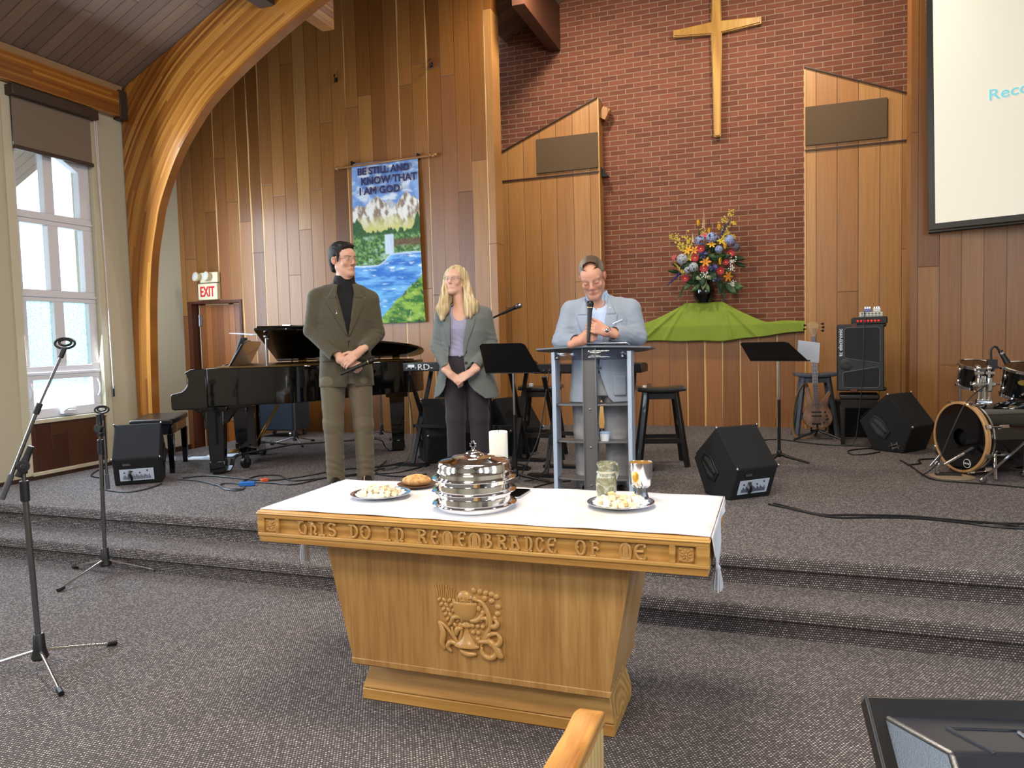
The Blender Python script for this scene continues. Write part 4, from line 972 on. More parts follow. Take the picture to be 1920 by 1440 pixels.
for s, x0, xt, xn in ((-1, .0485, -.040, -.105), (1, .0535, .120, .180)):
    rows = []
    for i in range(13):
        t = i/12; z = 1.165+.30*t; xi = x0+(xt-x0)*t*.9; wd = .008+.072*min(1, t*1.25)
        rows.append((z, xi+s*-.002, xi+s*wd))
    patch(ja_out, rows, 'lapel', TW, pa, .006, .005)
    rows = [(1.455+.012*i, xt*.9+x0*.1+s*(-.002-.0015*i), xt*.9+x0*.1+s*(.068-.007*i)) for i in range(10)]
    patch(ja_out, rows, 'collar', TW, pa, .009, .005)
disc_on(ja_out, .055, 1.128, .009, 'button', M['black_plastic'], pa); disc_on(ja_out, .06, 1.03, .009, 'button', M['black_plastic'], pa)
m = MB(); yy = surf_y(ja_out, -.035, 1.36)-.012; m.tube([(-.043,yy,1.375),(-.035,yy-.002,1.388),(-.026,yy,1.376),(-.034,yy-.002,1.366),(-.028,yy,1.35),(-.030,yy,1.335)], .003, 6); m.build('lapel_pin', M['silver'], pa)
for x, z, w in ((-.13, .985, .07), (.19, .985, .06)): patch(ja_out, [(z+.02-.006*i, x-w, x+w) for i in range(6)], 'pocket_flap', TW, pa, .005, .004)
# trousers and shoes
def trousers(v, hipx, knee, ank, zh, rt=(.098,.074,.066), waist=None):
    for (hx, hy), (kx, ky, kz), (ax, ay, az) in zip(hipx, knee, ank): v.chain([(hx,hy,zh),(kx,ky,kz),(ax,ay,az)], list(rt), .03)
ta = Vol(); ta.loft([(.80,.025,.01,.185,.118),(.92,.025,.01,.180,.118),(1.05,.025,.01,.168,.112)], .02)
trousers(ta, ((-.080,.0),(.122,.0)), ((-.088,-.008,.48),(.142,-.008,.47)), ((-.085,.01,.045),(.146,.01,.04)), .82, (.100,.075,.068))
for x in (-.086, .147): ta.box((x,.02,-.012), (.15,.15,.034), .005, .004, '-')
ta.warp = wrinkle([((-.09,0,.48),.10,(.3,0,1),.05,.005),((.14,0,.46),.10,(-.3,0,1),.05,.005),((-.085,0,.15),.11,(.2,0,1),.055,.007),((.147,0,.14),.11,(-.2,0,1),.055,.007),((.02,-.1,.75),.10,(1,0,.9),.05,.004)], .0015)
KH = cloth_mat('khaki_cotton', '#5b5040', '#6b5f4d', bump=.2)
vol_obj(ta, (-.24,-.18,.02), (.30,.2,1.08), .006, 'trousers', KH, pa)
sa = Vol(); shoes(sa, ((-.085,.02,-6),(.146,.02,6))); vol_obj(sa, (-.2,-.25,-.002), (.28,.14,.12), .006, 'shoes', M['leather'], pa)
m = MB().bb(.10,.118,-.155,-.148,.30,.31)
wA = Matrix.Translation((-3.19, 5.03, HS)) @ Matrix.Rotation(R(32.4), 4, 'Z')
microphone('microphone', 'handheld microphone gripped in the folded hands of the tweed-jacketed person', wA @ Vector((-.02,-.212,.878)), wA @ Vector((.232,-.205,.982)))

# ================================================================ woman in the grey blazer
pb = thing('person', 'person with long blonde hair and glasses in grey blazer and lavender top, hands clasped', 'person', (-2.36, 5.40, HS), R(23.6))
HB = head_frame((-.012, -.005, 1.578), -24, -5, 3, .935)
b = Vol(); add_head(b, HB, fem=True)
b.rc((.005, .02, 1.53), (.03, .03, 1.38), .046, .052, .03).rc((.0, -.01, 1.49), (.025, .0, 1.36), .040, .05, .03)
b.loft([(.84,.045,0,.13,.09),(1.02,.045,0,.115,.08),(1.2,.045,-.005,.135,.092),(1.31,.045,.0,.13,.08),(1.37,.04,.015,.08,.055)], .03)
elR, elL, wrR, wrL = (-.165,.02,1.065), (.255,.02,1.075), (-.075,-.165,.853), (.088,-.180,.862)
b.chain([(-.115,.01,1.325), elR, wrR], [.042,.034,.024], .02).chain([(.205,.01,1.325), elL, wrL], [.042,.034,.024], .02)
for x, ax in ((-.04, -.047), (.13, .145)): b.chain([(x,0,.85),(x,-.005,.48),(ax,.02,.08)], [.07,.046,.032], .03).rc((ax,.02,.07),(ax,-.08,.035),.026,.018,.02)
add_hand(b, wrL, (-.098,-.012,-.052), (-.2,-.85,.45), 1, [(8,16,12),(16,26,16),(22,30,18),(26,32,20)], thumb=(.9,.35,.15), sc=.90)
add_hand(b, wrR, (.080,-.008,-.062), (.25,-.85,.4), -1, [(24,30,20),(28,34,20),(30,36,20),(34,36,20)], thumb=(.8,.35,.3), sc=.90)
SK2 = skin_mat('skin_fair', '#d0a692')
vol_obj(b, (-.25,-.32,.02), (.33,.2,1.75), .0042, 'body', SK2, pb, face_tint(HB, brow='#8a7058', red=.9))
eyes(HB, pb, (-.12, .05), '#5a6a6c'); glasses(HB, pb, plain('brown_metal_frame', '#4b342b', .3, .6), True, .0225, .0155)
h = Vol(); h.frame(HB)
h.el((0, .018, .046), (.084,.106,.090), 0).world()
h.chain([(-.070,-.005,1.625),(-.088,-.030,1.50),(-.118,-.078,1.36),(-.122,-.095,1.285)], [.026,.034,.044,.030], .03)
h.chain([(-.060,.03,1.60),(-.085,.02,1.46),(-.10,-.03,1.36)], [.035,.04,.04], .03)
h.chain([(.052,.0,1.635),(.072,-.025,1.52),(.092,-.080,1.38),(.088,-.105,1.305)], [.030,.038,.052,.038], .03)
h.chain([(.06,.03,1.60),(.085,.03,1.47),(.125,-.04,1.37),(.13,-.06,1.33)], [.035,.042,.042,.03], .03)
h.rc((0,.06,1.58),(.02,.09,1.36),.075,.08,.04)
h.frame(HB).el((0, -.110, -.012), (.057,.085,.092), .012, '-').el((.012, -.095, .055), (.036,.05,.040), .015, '-').world()
h.rc((.01,-.06,1.50),(.025,-.09,1.30),.036,.030,.012,'-').rc((.03,.0,1.48),(.03,.0,1.36),.048,.05,.01,'-')
h.warp = lambda P: .0020*np.sin(P[:, 0]*190+P[:, 1]*15+.8*np.sin(P[:, 2]*6))+.0005*np.sin(P[:, 0]*330+P[:, 2]*5)+np.clip(1.33-P[:, 2], 0, .1)*.10*(1+np.sin(P[:, 0]*170))
t = NT('blonde_hair'); o = t.obj(); n1 = t.noise(t.map(o, (90,25,3)), 1, 3, .6, 0)
c = t.ramp(n1, [(.3,'#8a714c'),(.45,'#b39a70'),(.6,'#d0bd98'),(.75,'#e2d6b8')]); t.bump(n1, .002, .2)
vol_obj(h, (-.21,-.2,1.2), (.22,.22,1.72), .0040, 'hair', t.out(color=c, rough=.6, spec=.25), pb)
t_ = Vol(); t_.loft([(.99,.04,-.01,.130,.098),(1.1,.045,-.008,.138,.100),(1.2,.045,-.010,.156,.112),(1.3,.045,.0,.15,.095),(1.37,.042,.015,.10,.066)], .02)
t_.el((.012,-.10,1.345), (.062,.12,.085), .008, '-').box((.04,0,1.46),(.2,.2,.07),.01,.01,'-')
t_.warp = wrinkle([((.02,-.1,1.08),.10,(.25,0,1),.04,.004),((0,-.1,1.18),.08,(.6,0,1),.05,.002)], .0008)
vol_obj(t_, (-.14,-.16,.96), (.23,.14,1.42), .005, 'top', cloth_mat('lavender_jersey', '#8d8aa6', '#9b98b2'), pb)
JB = [(.655,.050,.015,.262,.150),(.75,.050,.01,.245,.142),(.88,.048,.005,.208,.130),(1.02,.045,.0,.176,.114),(1.18,.045,-.005,.184,.124),(1.28,.045,.002,.182,.110),(1.345,.045,.014,.140,.082),(1.395,.04,.022,.080,.064)]
jb = Vol(); jb.loft(JB, 0).rc((-.07,.014,1.345),(-.115,.012,1.318),.046,.052,.03).rc((.155,.014,1.345),(.205,.012,1.318),.046,.052,.03)
jb_out = Vol(); jb_out.p = list(jb.p)
cR, cL = (-.098,-.125,.895), (.118,-.145,.905)
sleeves(jb, (-.125,.012,1.305), (-.172,.022,1.065), cR, .056, .050, .042); sleeves(jb, (.215,.012,1.305), (.260,.022,1.075), cL, .056, .050, .042)
jb.loft([(z-.03 if i == 0 else z, *r) for i, (z, *r) in enumerate(JB)]+[(1.5,.03,.025,.06,.056)], .004, '-', grow=-.011)
for c, e_ in ((cR, elR), (cL, elL)):
    dd = (Vector(c)-Vector(e_)).normalized(); q = Vector(c); jb.rc(tuple(q-dd*.05), tuple(q+dd*.07), .034, .037, .002, '-'); jb.rc(tuple(q+dd*.046), tuple(q+dd*.055), .066, .066, .001, '-')
jb.fn(front_gap([(.60,-.25,.22),(.66,-.20,.185),(.685,-.16,.150),(.72,-.13,.105),(.77,-.11,.066),(.85,-.095,.044),(1.0,-.080,.034),(1.1,-.070,.034),(1.25,-.062,.062),(1.45,-.05,.10)]), (.03,-.1,1.0), .5, .004)
jb.warp = wrinkle([((-.17,0,1.06),.10,(.3,.2,1),.04,.005),((.26,0,1.08),.10,(-.3,.2,1),.04,.005),((.2,-.1,.98),.08,(-.8,0,.6),.04,.003),((-.13,-.1,.98),.08,(.8,0,.6),.04,.003)])
GB = cloth_mat('grey_wool', '#5d6262', '#767b7a', bump=.18)
vol_obj(jb, (-.3,-.30,.60), (.36,.24,1.42), .0055, 'blazer', GB, pb)
for s, rows in ((1, [(.985+.026*i, .036+.05*(max(0,i-4)/10)**1.1-.002, .036+.05*(max(0,i-4)/10)**1.1+.008+.055*min(1,i/9)) for i in range(13)]), (-1, [(1.06+.024*i, -.070+.010*i/10+.002, -.070+.010*i/10-.008-.048*min(1,i/8)) for i in range(11)])):
    patch(jb_out, rows, 'lapel', GB, pb, .006, .004)
for z in (.955, 1.005-.115+.0): pass
for z, x in ((1.02, .050), (.935, .052)): disc_on(jb_out, x, z, .012, 'button', M['black_plastic'], pb, .006)
tt = Vol(); tt.loft([(.80,.045,.005,.168,.112),(.90,.045,.0,.150,.104),(1.005,.043,-.005,.128,.094)], .02)
trousers(tt, ((-.040,.0),(.138,.0)), ((-.040,-.005,.50),(.146,-.005,.50)), ((-.045,.01,.045),(.148,.01,.045)), .80, (.092,.076,.070))
for x in (-.045, .148): tt.box((x,.02,-.012), (.12,.15,.034), .005, .004, '-')
tt.warp = wrinkle([((-.04,0,.48),.10,(.3,0,1),.05,.003),((.14,0,.46),.10,(-.3,0,1),.05,.003),((.04,-.1,.80),.08,(1,0,.7),.05,.003)], .001)
vol_obj(tt, (-.18,-.16,.02), (.29,.18,1.03), .006, 'trousers', cloth_mat('aubergine_cotton', '#2b272c', '#383239'), pb)
m = MB().lathe([(.0,0),(.007,0),(.007,.003),(.0,.004)], (.005, surf_y(tt,.005,.985)-.002, .985), 14, rot=(R(90),0,0)); m.build('trouser_button', M['steel'], pb)
sb = Vol(); shoes(sb, ((-.045,.02,-6),(.148,.02,6))); vol_obj(sb, (-.16,-.25,-.002), (.28,.14,.12), .006, 'shoes', M['leather'], pb)

# ================================================================ man speaking at the lectern
pc = thing('person', 'person in light blue-grey jacket reading with bowed head into a microphone at the lectern', 'person', (-1.21, 5.15, HS), R(13.2))
HC = head_frame((-.004, -.085, 1.518), -9, 26, -7, 1.10)
b = Vol(); add_head(b, HC, closed=True, wide=1.02)
b.rc((.0, -.02, 1.47), (.045, .03, 1.34), .062, .068, .03).rc((.0, -.06, 1.43), (.035, -.02, 1.33), .048, .06, .03)
b.loft([(.80,.045,0,.14,.09),(1.05,.05,0,.145,.09),(1.22,.05,0,.155,.095),(1.33,.05,.01,.12,.06),(1.38,.045,.02,.07,.05)], .03)
shR, elR, wrR = (-.15,.01,1.315), (-.220,-.03,1.085), (-.098,-.245,1.085)
shL, elL, wrL = (.245,.01,1.315), (.290,-.02,1.105), (.085,-.262,1.142)
b.chain([shR, elR, wrR], [.05,.042,.030], .02).chain([shL, elL, wrL], [.05,.042,.030], .02)
for x, ax in ((-.06, -.068), (.15, .152)): b.chain([(x,0,.85),(x,-.005,.48),(ax,.02,.08)], [.075,.05,.035], .03).rc((ax,.02,.07),(ax,-.1,.035),.028,.02,.02)
add_hand(b, wrR, (.075,-.020,.030), (-.25,-.9,-.10), -1, [(48,72,40),(54,74,40),(58,74,40),(62,74,40)], thumb=(.75,.35,.35), sc=1.05)
add_hand(b, wrL, (-.085,-.028,.030), (.10,-.92,.12), 1, [(22,42,30),(30,52,34),(36,56,36),(44,58,38)], thumb=(.7,.45,.3), sc=1.05)
def shC(q, t):
    g = np.clip((q[:, 2]-.055)/.03+np.clip((q[:, 1]+.02)/.05, 0, 1), 0, 1)*0; return t
SK3 = skin_mat('skin_flushed', '#c8957f')
vol_obj(b, (-.31,-.42,.02), (.38,.2,1.75), .0042, 'body', SK3, pc, face_tint(HC, True, brow='#9a7f66', red=1.1))
h = Vol(); h.frame(HC)
h.el((0, .022, .050), (.0785,.0985,.0835), 0)
h.el((0, -.108, .008), (.085,.074,.080), .010, '-', (10,0,0)).el((0,-.06,-.135),(.12,.12,.085),.02,'-').box((0,.02,-.135),(.12,.14,.06),.01,.02,'-')
for s in (-1, 1): h.el((s*.084, -.005, -.015), (.03,.032,.046), .012, '-')
h.el((0,-.042,.098),(.052,.046,.030),.014).el((0,-.074,.092),(.022,.016,.016),.010)
h.warp = lambda P: .0012*np.sin(P[:, 0]*330+P[:, 2]*120)*np.sin(P[:, 1]*290)
t = NT('greying_short_hair'); o = t.xyz(t.obj()); n1 = t.noise(t.obj(), 170, 3, .7)
sd = t.n('MapRange', {0: t.math('ABSOLUTE', o[0]), 1: .035, 2: .075, 3: 0, 4: 1}).outputs[0]
c = t.mix(sd, t.mix(n1, '#2d211a', '#6b5644'), t.mix(n1, '#6d645c', '#a39a90')); t.bump(n1, .004, .6)
vol_obj(h, (-.12,-.2,1.36), (.12,.16,1.68), .0038, 'hair', t.out(color=c, rough=.7, spec=.2), pc)
JC = [(.655,.040,.0,.224,.138),(.78,.042,.0,.214,.134),(.92,.046,.0,.206,.130),(1.07,.05,-.004,.205,.132),(1.20,.05,-.004,.212,.134),(1.275,.05,.004,.205,.118),(1.345,.048,.018,.155,.090),(1.40,.042,.026,.088,.070)]
SH = cloth_mat('pale_blue_shirt', '#a9bfe2', '#bccfec', bump=.15)
t_ = Vol(); t_.loft([(.84,.045,0,.165,.110),*JC[2:]], .02, grow=-.018).rc((.03,.012,1.36),(.020,-.014,1.425),.080,.077,.02).box((.02,-.01,1.50),(.13,.13,.065),.01,.006,'-',(14,0,0))
t_.fn(vneck(1.285, 1.43, .040, .018, .012, .0), (.015,-.1,1.36), .12, .004).rc((.03,.01,1.30),(.01,-.02,1.50),.068,.069,.004,'-')
vol_obj(t_, (-.18,-.18,.80), (.28,.16,1.47), .005, 'shirt', SH, pc)
jc = Vol(); jc.loft(JC, 0).rc((-.08,.014,1.335),(-.150,.008,1.305),.052,.062,.03).rc((.185,.014,1.335),(.248,.008,1.305),.052,.062,.03)
jc_out = Vol(); jc_out.p = list(jc.p)
cR, cL = (-.118,-.205,1.083), (.125,-.225,1.132)
sleeves(jc, (-.160,.010,1.29), (-.228,-.02,1.085), cR, .070, .064, .050); sleeves(jc, (.262,.010,1.29), (.300,-.015,1.105), cL, .070, .064, .050)
jc.loft([(z-.03 if i == 0 else z, *r) for i, (z, *r) in enumerate(JC)]+[(1.5,.03,.02,.07,.062)], .004, '-', grow=-.012)
for c, e_ in ((cR, elR), (cL, elL)):
    dd = (Vector(c)-Vector(e_)).normalized(); q = Vector(c); jc.rc(tuple(q-dd*.05), tuple(q+dd*.08), .040, .043, .002, '-'); jc.rc(tuple(q+dd*.052), tuple(q+dd*.06), .075, .075, .001, '-')
jc.fn(vneck(.885, 1.42, .082, .027, .022, .0), (.03,-.1,1.15), .4, .004)
jc.fn(front_gap([(.62,-.05,.15),(.66,-.02,.120),(.69,.0,.092),(.74,.010,.070),(.82,.020,.045),(.89,.0262,.0278)]), (.04,-.1,.75), .3, .004)
jc.warp = wrinkle([((-.23,0,1.09),.11,(.5,.2,1),.045,.006),((.30,0,1.11),.11,(-.5,.2,1),.045,.006),((.22,-.1,1.14),.1,(.2,0,1),.035,.004),((-.17,-.1,1.1),.1,(-.2,0,1),.035,.004),((.25,-.02,1.22),.09,(1,0,.6),.05,.005)])
BL = cloth_mat('blue_grey_linen', '#8290a6', '#a3abb8', bump=.22)
vol_obj(jc, (-.34,-.34,.60), (.42,.22,1.44), .0058, 'jacket', BL, pc)
for s, x0, x1 in ((-1, .025, -.058), (1, .029, .100)):
    rows = []
    for i in range(15):
        u = i/14; z = .90+.37*u; xi = x0+(x1-x0)*u*.86; rows.append((z, xi-s*.002, xi+s*(.008+.068*min(1, u*1.2))))
    patch(jc_out, rows, 'lapel', BL, pc, .006, .005)
    xx = x0+(x1-x0)*.86
    patch(jc_out, [(1.262+.012*i, xx+s*(.0016*i-.002), xx+s*(.064-.005*i)) for i in range(10)], 'collar', BL, pc, .009, .005)
    patch(t_, [(1.405-.011*i, .016+s*(.030-.0035*i if i < 8 else .004), .016+s*(.062-.001*i)) for i in range(8)], 'shirt_collar', SH, pc, .008, .004)
yy = surf_y(jc_out, .165, 1.215)
MB().add([(.125,surf_y(jc_out,.125,1.192)-.006,1.190),(.195,surf_y(jc_out,.195,1.212)-.005,1.216),(.195,surf_y(jc_out,.195,1.22)-.008,1.228),(.130,surf_y(jc_out,.13,1.2)-.009,1.200)], [(0,1,2,3)]).build('pocket_square', plain('white_cotton', '#e8eaf0', .8), pc, solid=.004)
patch(jc_out, [(.70+.014*i, .125+.004*(i < 2)*(2-i), .215) for i in range(11)], 'patch_pocket', BL, pc, .004, .004, 8)
disc_on(jc_out, .112, 1.305, .006, 'lapel_pin', M['silver'], pc, .012); disc_on(jc_out, .04, .895, .010, 'button', plain('horn_button', '#5d5a58', .4), pc, .006)
wd = (Vector(wrL)-Vector(elL)).normalized(); wx, wy, wz = frame_from(wd); q = Vector(wrL)+wd*.0
MB().tube([q+wx*.031*math.cos(a)+wy*.031*math.sin(a) for a in [i*2*math.pi/20 for i in range(20)]], .006, 8, closed=True).ball(tuple(q+Vector((0,-.03,.008))), (.016,.008,.016), 12).build('wristwatch', M['steel'], pc)
MB().tube([(-.020+.011*math.cos(a), -.295+.005, 1.160+.011*math.sin(a)) for a in [i*2*math.pi/16 for i in range(16)]], .0022, 6, closed=True).build('ring', plain('gold', '#d8a94a', .2, 1), pc)
tt = Vol(); tt.loft([(.70,.042,.005,.185,.122),(.80,.044,.0,.178,.118),(.885,.046,-.002,.172,.113)], .02)
trousers(tt, ((-.065,.0),(.150,.0)), ((-.068,-.008,.45),(.152,-.008,.45)), ((-.066,.01,.045),(.153,.01,.045)), .74, (.104,.086,.078))
for x in (-.066, .153): tt.box((x,.02,-.012), (.14,.15,.034), .005, .004, '-')
tt.warp = wrinkle([((-.07,0,.40),.12,(.5,0,1),.06,.006),((.15,0,.38),.12,(-.5,0,1),.06,.006),((-.07,0,.12),.10,(.3,0,1),.05,.006),((.15,0,.12),.10,(-.3,0,1),.05,.006)], .0015)
vol_obj(tt, (-.2,-.18,.02), (.29,.2,.92), .006, 'trousers', cloth_mat('pale_grey_chino', '#8f9095', '#a6a6aa'), pc)
bt = Vol(); bt.loft([(.855,.045,-.001,.180,.120),(.89,.046,-.001,.180,.120)], 0).loft([(.80,.045,-.001,.172,.113),(.95,.046,-.001,.172,.113)], .001, '-')
vol_obj(bt, (-.2,-.18,.83), (.29,.2,.92), .006, 'belt', plain('brown_belt', '#3a1f16', .4), pc)
sc_ = Vol(); shoes(sc_, ((-.066,.02,-6),(.153,.02,6))); vol_obj(sc_, (-.2,-.25,-.002), (.3,.14,.12), .006, 'shoes', M['leather'], pc)
wC = Matrix.Translation((-1.21, 5.15, HS)) @ Matrix.Rotation(R(13.2), 4, 'Z')
microphone('microphone', 'black handheld microphone held upright by the speaker at the lectern', wC @ Vector((-.040,-.300,1.075)), wC @ Vector((-.020,-.262,1.352)))
# ---------------------------------------------------------------- grand piano on its dolly
M['piano'] = plain('black_lacquer', '#08080a', .06, coat=.6, coatr=.03)
M['brass'] = plain('brass', '#b8924a', .25, 1)
pn = thing('grand_piano', 'black lacquered grand piano with its lid propped a little open, left of the people', 'piano', (-4.6, 5.22, HS), R(30))
out_ = [(-.04,-.13),(.50,-.13)]+[(p.x, p.y) for p in spline([(.50,-.13,0),(.72,-.08,0),(.98,.14,0),(1.22,.40,0),(1.50,.58,0),(1.74,.76,0),(1.87,1.0,0),(1.84,1.25,0),(1.70,1.37,0)], 5)][1:]+[(-.04,1.37)]
MB().prism(out_, (0,0,.60), (1,0,0), (0,1,0), (0,0,.325)).build('rim', M['piano'], pn, bevel=.008)
inn = [(.45+(x-.45)*.93 if x > .3 else x+.03, .62+(y-.62)*.93) for x, y in out_]
MB().prism(inn, (0,0,.925), (1,0,0), (0,1,0), (0,0,.006)).build('soundboard', plain('gilt_iron_frame', '#6d5326', .4, .6), pn)
chk = [(-.33,.585),(-.04,.585),(-.04,.925),(-.16,.925)]+arc(-.30,.83,.11,38,-62,6)+arc(-.31,.695,.025,80,180,4)
for y, nm in ((-.13, 'cheek'), (1.31, 'cheek')): MB().prism(chk, (0,y,0), (1,0,0), (0,0,1), (0,.06,0)).build(nm, M['piano'], pn, bevel=.006)
MB().bb(-.33, .3, -.07, 1.31, .575, .64).build('keybed', M['piano'], pn, bevel=.004)
MB().bb(-.30, -.15, -.05, 1.29, .64, .665).build('keys', plain('ivory', '#e8e4da', .3), pn, bevel=.003)
m = MB()
for k in range(36):
    if k % 7 in (0, 1, 3, 4, 5): m.bb(-.245, -.15, -.03+.0365*k, -.03+.0365*k+.016, .665, .678)
m.build('black_keys', M['piano'], pn)
MB().prism([(-.15,.64),(-.10,.64),(-.05,.80),(-.07,.81)], (0,-.07,0), (1,0,0), (0,0,1), (0,1.38,0)).build('fallboard', M['piano'], pn, bevel=.004)
def lidp(x, y):                                                       # hinge along the far side, near edge raised
    d = 1.37-y; return (x, 1.37-d*math.cos(R(11.5)), .938+d*math.sin(R(11.5)))
lo = [(.36,-.15)]+[(x+.01, y-.02) for x, y in out_[1:-1]]+[(.36,1.375)]
m = MB(); n = len(lo); m.v = [lidp(*p) for p in lo]+[(x, y, z+.022) for x, y, z in (lidp(*p) for p in lo)]
m.f = [tuple(range(n-1,-1,-1)), tuple(range(n,2*n))]+[(i,(i+1)%n,n+(i+1)%n,n+i) for i in range(n)]
lid_ = m.build('lid', M['piano'], pn, bevel=.006)
m = MB(); fl = [(.38,-.13),(.86,-.13),(.86,1.36),(.38,1.36)]; m.v = [(x, y, z+.023) for x, y, z in (lidp(*p) for p in fl)]+[(x, y, z+.043) for x, y, z in (lidp(*p) for p in fl)]
m.f = [(3,2,1,0),(4,5,6,7),(0,1,5,4),(1,2,6,5),(2,3,7,6),(3,0,4,7)]; m.build('lid_flap', M['piano'], pn, bevel=.006)
m = MB().cyl((.44,.02,.93), (.44,.02,1.185), .008).ball((.44,.02,1.19), .02, 10).ball((.44,.16,1.17), .018, 10); m.build('prop_stick', M['steel'], pn)
for x in (.62, 1.60): MB().bb(x-.04, x+.04, 1.345, 1.352, .87, .985).bb(x-.04, x+.04, 1.338, 1.36, .925, .94).build('hinge', M['brass'], pn, bevel=.002)
m = MB().prism([(.0,0),(1.08,0),(1.05,.23),(.95,.265),(.14,.265),(.03,.23)], (.10,.10,.935), (0,1,0), (.50,0,.86), (.018,0,-.010)); m.build('music_desk', M['piano'], pn, bevel=.004)
def pleg(x, y): return MB().box((x,y,.31), (.115,.115,.58), taper=1.35).bb(x-.11,x+.11,y-.10,y+.10,.555,.60).bb(x-.065,x+.065,y-.065,y+.065,.02,.12).cyl((x,y,.0),(x,y,.03),.04)
for x, y in ((0,0), (0,1.22), (1.58,.85)): pleg(x, y).build('leg', M['piano'], pn, bevel=.008)
MB().prism([(-.20,.585),(.25,.585),(.16,.54),(.09,.44),(-.06,.44),(-.12,.54)], (0,-.06,0), (1,0,0), (0,0,1), (0,.12,0)).build('leg_bracket', M['piano'], pn, bevel=.006)
m = MB().bb(.17,.25,.46,.52,.12,.60).bb(.17,.25,.72,.78,.12,.60).bb(.10,.28,.42,.82,.09,.17); lyr = m.build('pedal_lyre', M['piano'], pn, bevel=.005)
m = MB()
for y in (.56,.60,.64,.68): m.cyl((.2,y,.16),(.2,y,.60),.006)
m.build('pedal_rod', M['brass'], lyr)
for y in (.54,.62,.70): MB().bb(-.02,.12,y-.012,y+.012,.105,.118).build('pedal', M['brass'], lyr, bevel=.004)
m = MB().cyl((.48,.48,.60),(.22,.5,.16),.007).cyl((.48,.76,.60),(.22,.74,.16),.007); m.build('lyre_brace', M['brass'], lyr)
dl = thing('piano_dolly', 'low black steel dolly on casters carrying the grand piano', 'dolly', (-4.6, 5.22, HS), R(30))
cx, cy = .55, .70
for i, (x, y) in enumerate(((0,0), (0,1.22), (1.58,.85))):
    d = Vector((cx-x, cy-y, 0)).normalized(); p = Vector((x, y, 0))
    pts = [p-d*.05+Vector((0,0,.008)), p+d*.10+Vector((0,0,.008)), p+d*.14+Vector((0,0,.05)), p+d*.16+Vector((0,0,.11)), p+d*.22+Vector((0,0,.135)), Vector((cx,cy,.135))]
    m = MB()
    for a, b_ in zip(pts, pts[1:]): m.bar(a, b_, .05, .010 if i else .012)
    ar = m.build('arm', M['black_metal'] if i else plain('grey_steel_arm', '#3a3d42', .3, .8), dl, bevel=.003)
    w = p+d*.30; s = Vector((-d.y, d.x, 0))*.012
    MB().cyl(w+s*1.5+Vector((0,0,.05)), w-s*1.5+Vector((0,0,.05)), .05, n=20).bar(w+s*2.2+Vector((0,0,.05)), w+s*2.2+Vector((0,0,.13)), .03, .006).bar(w-s*2.2+Vector((0,0,.05)), w-s*2.2+Vector((0,0,.13)), .03, .006).build('caster', M['black_plastic'], dl, bevel=.003)
    for q in (.24, .45): MB().cyl(p+d*q+Vector((0,0,.14)), p+d*q+Vector((0,0,.155)), .012, n=8).build('bolt', M['steel'], dl)
def lw(x, y, z): return Matrix.Translation((-4.6,5.22,HS)) @ Matrix.Rotation(R(30),4,'Z') @ Vector((x,y,z))
for k, (y, w, c, a) in enumerate(((.36,.20,'#8a8f96',0), (.58,.17,'#32363d',.1))):
    o = MB().box((0,0,.14), (.012,w,.24), (0,-R(-20),0)).build('music_book', plain('book_%d' % k, c, .6)); o.location = lw(.125,y+w/2,.935); o.rotation_euler = (0,0,R(30))
    tag(o, ('grey sheet-music book standing on the piano desk', 'dark sheet-music book leaning on the piano desk')[k], 'book')
o = MB().box((0,0,.005), (.22,.30,.006), (0,.1,.3)).build('sheet_music', plain('paper_white', '#d7dde8', .8)); o.location = lw(.20,.55,1.215)
tag(o, 'white sheets lying on top of the piano music desk', 'paper')
o = MB().box((0,0,.022), (.07,.045,.044)).build('metronome', M['silver'], bevel=.004); o.location = lw(.62,.02,1.245); o.rotation_euler = (R(-11.5),0,R(30))
tag(o, 'small silver box on the near edge of the raised piano lid', 'box')
# bench
bn = thing('piano_bench', 'black padded piano bench at the keyboard end of the grand piano', 'bench', (-5.37, 5.36, HS), R(34))
MB().prism(rrect(.36,.74,.02), (0,0,.43), (1,0,0), (0,1,0), (0,0,.055)).build('cushion', plain('black_vinyl', '#101012', .28, bump=.2, bscale=30), bn, bevel=.014, seg=3)
MB().bb(-.165,.165,-.355,.355,.345,.435).build('frame', M['piano'], bn, bevel=.004)
for x in (-.145,.145):
    for y in (-.33,.33): MB().box((x,y,.175),(.042,.042,.35),taper=1.35).build('leg', M['piano'], bn, bevel=.004)
m = MB().ball((0,0,.486),.008,8)
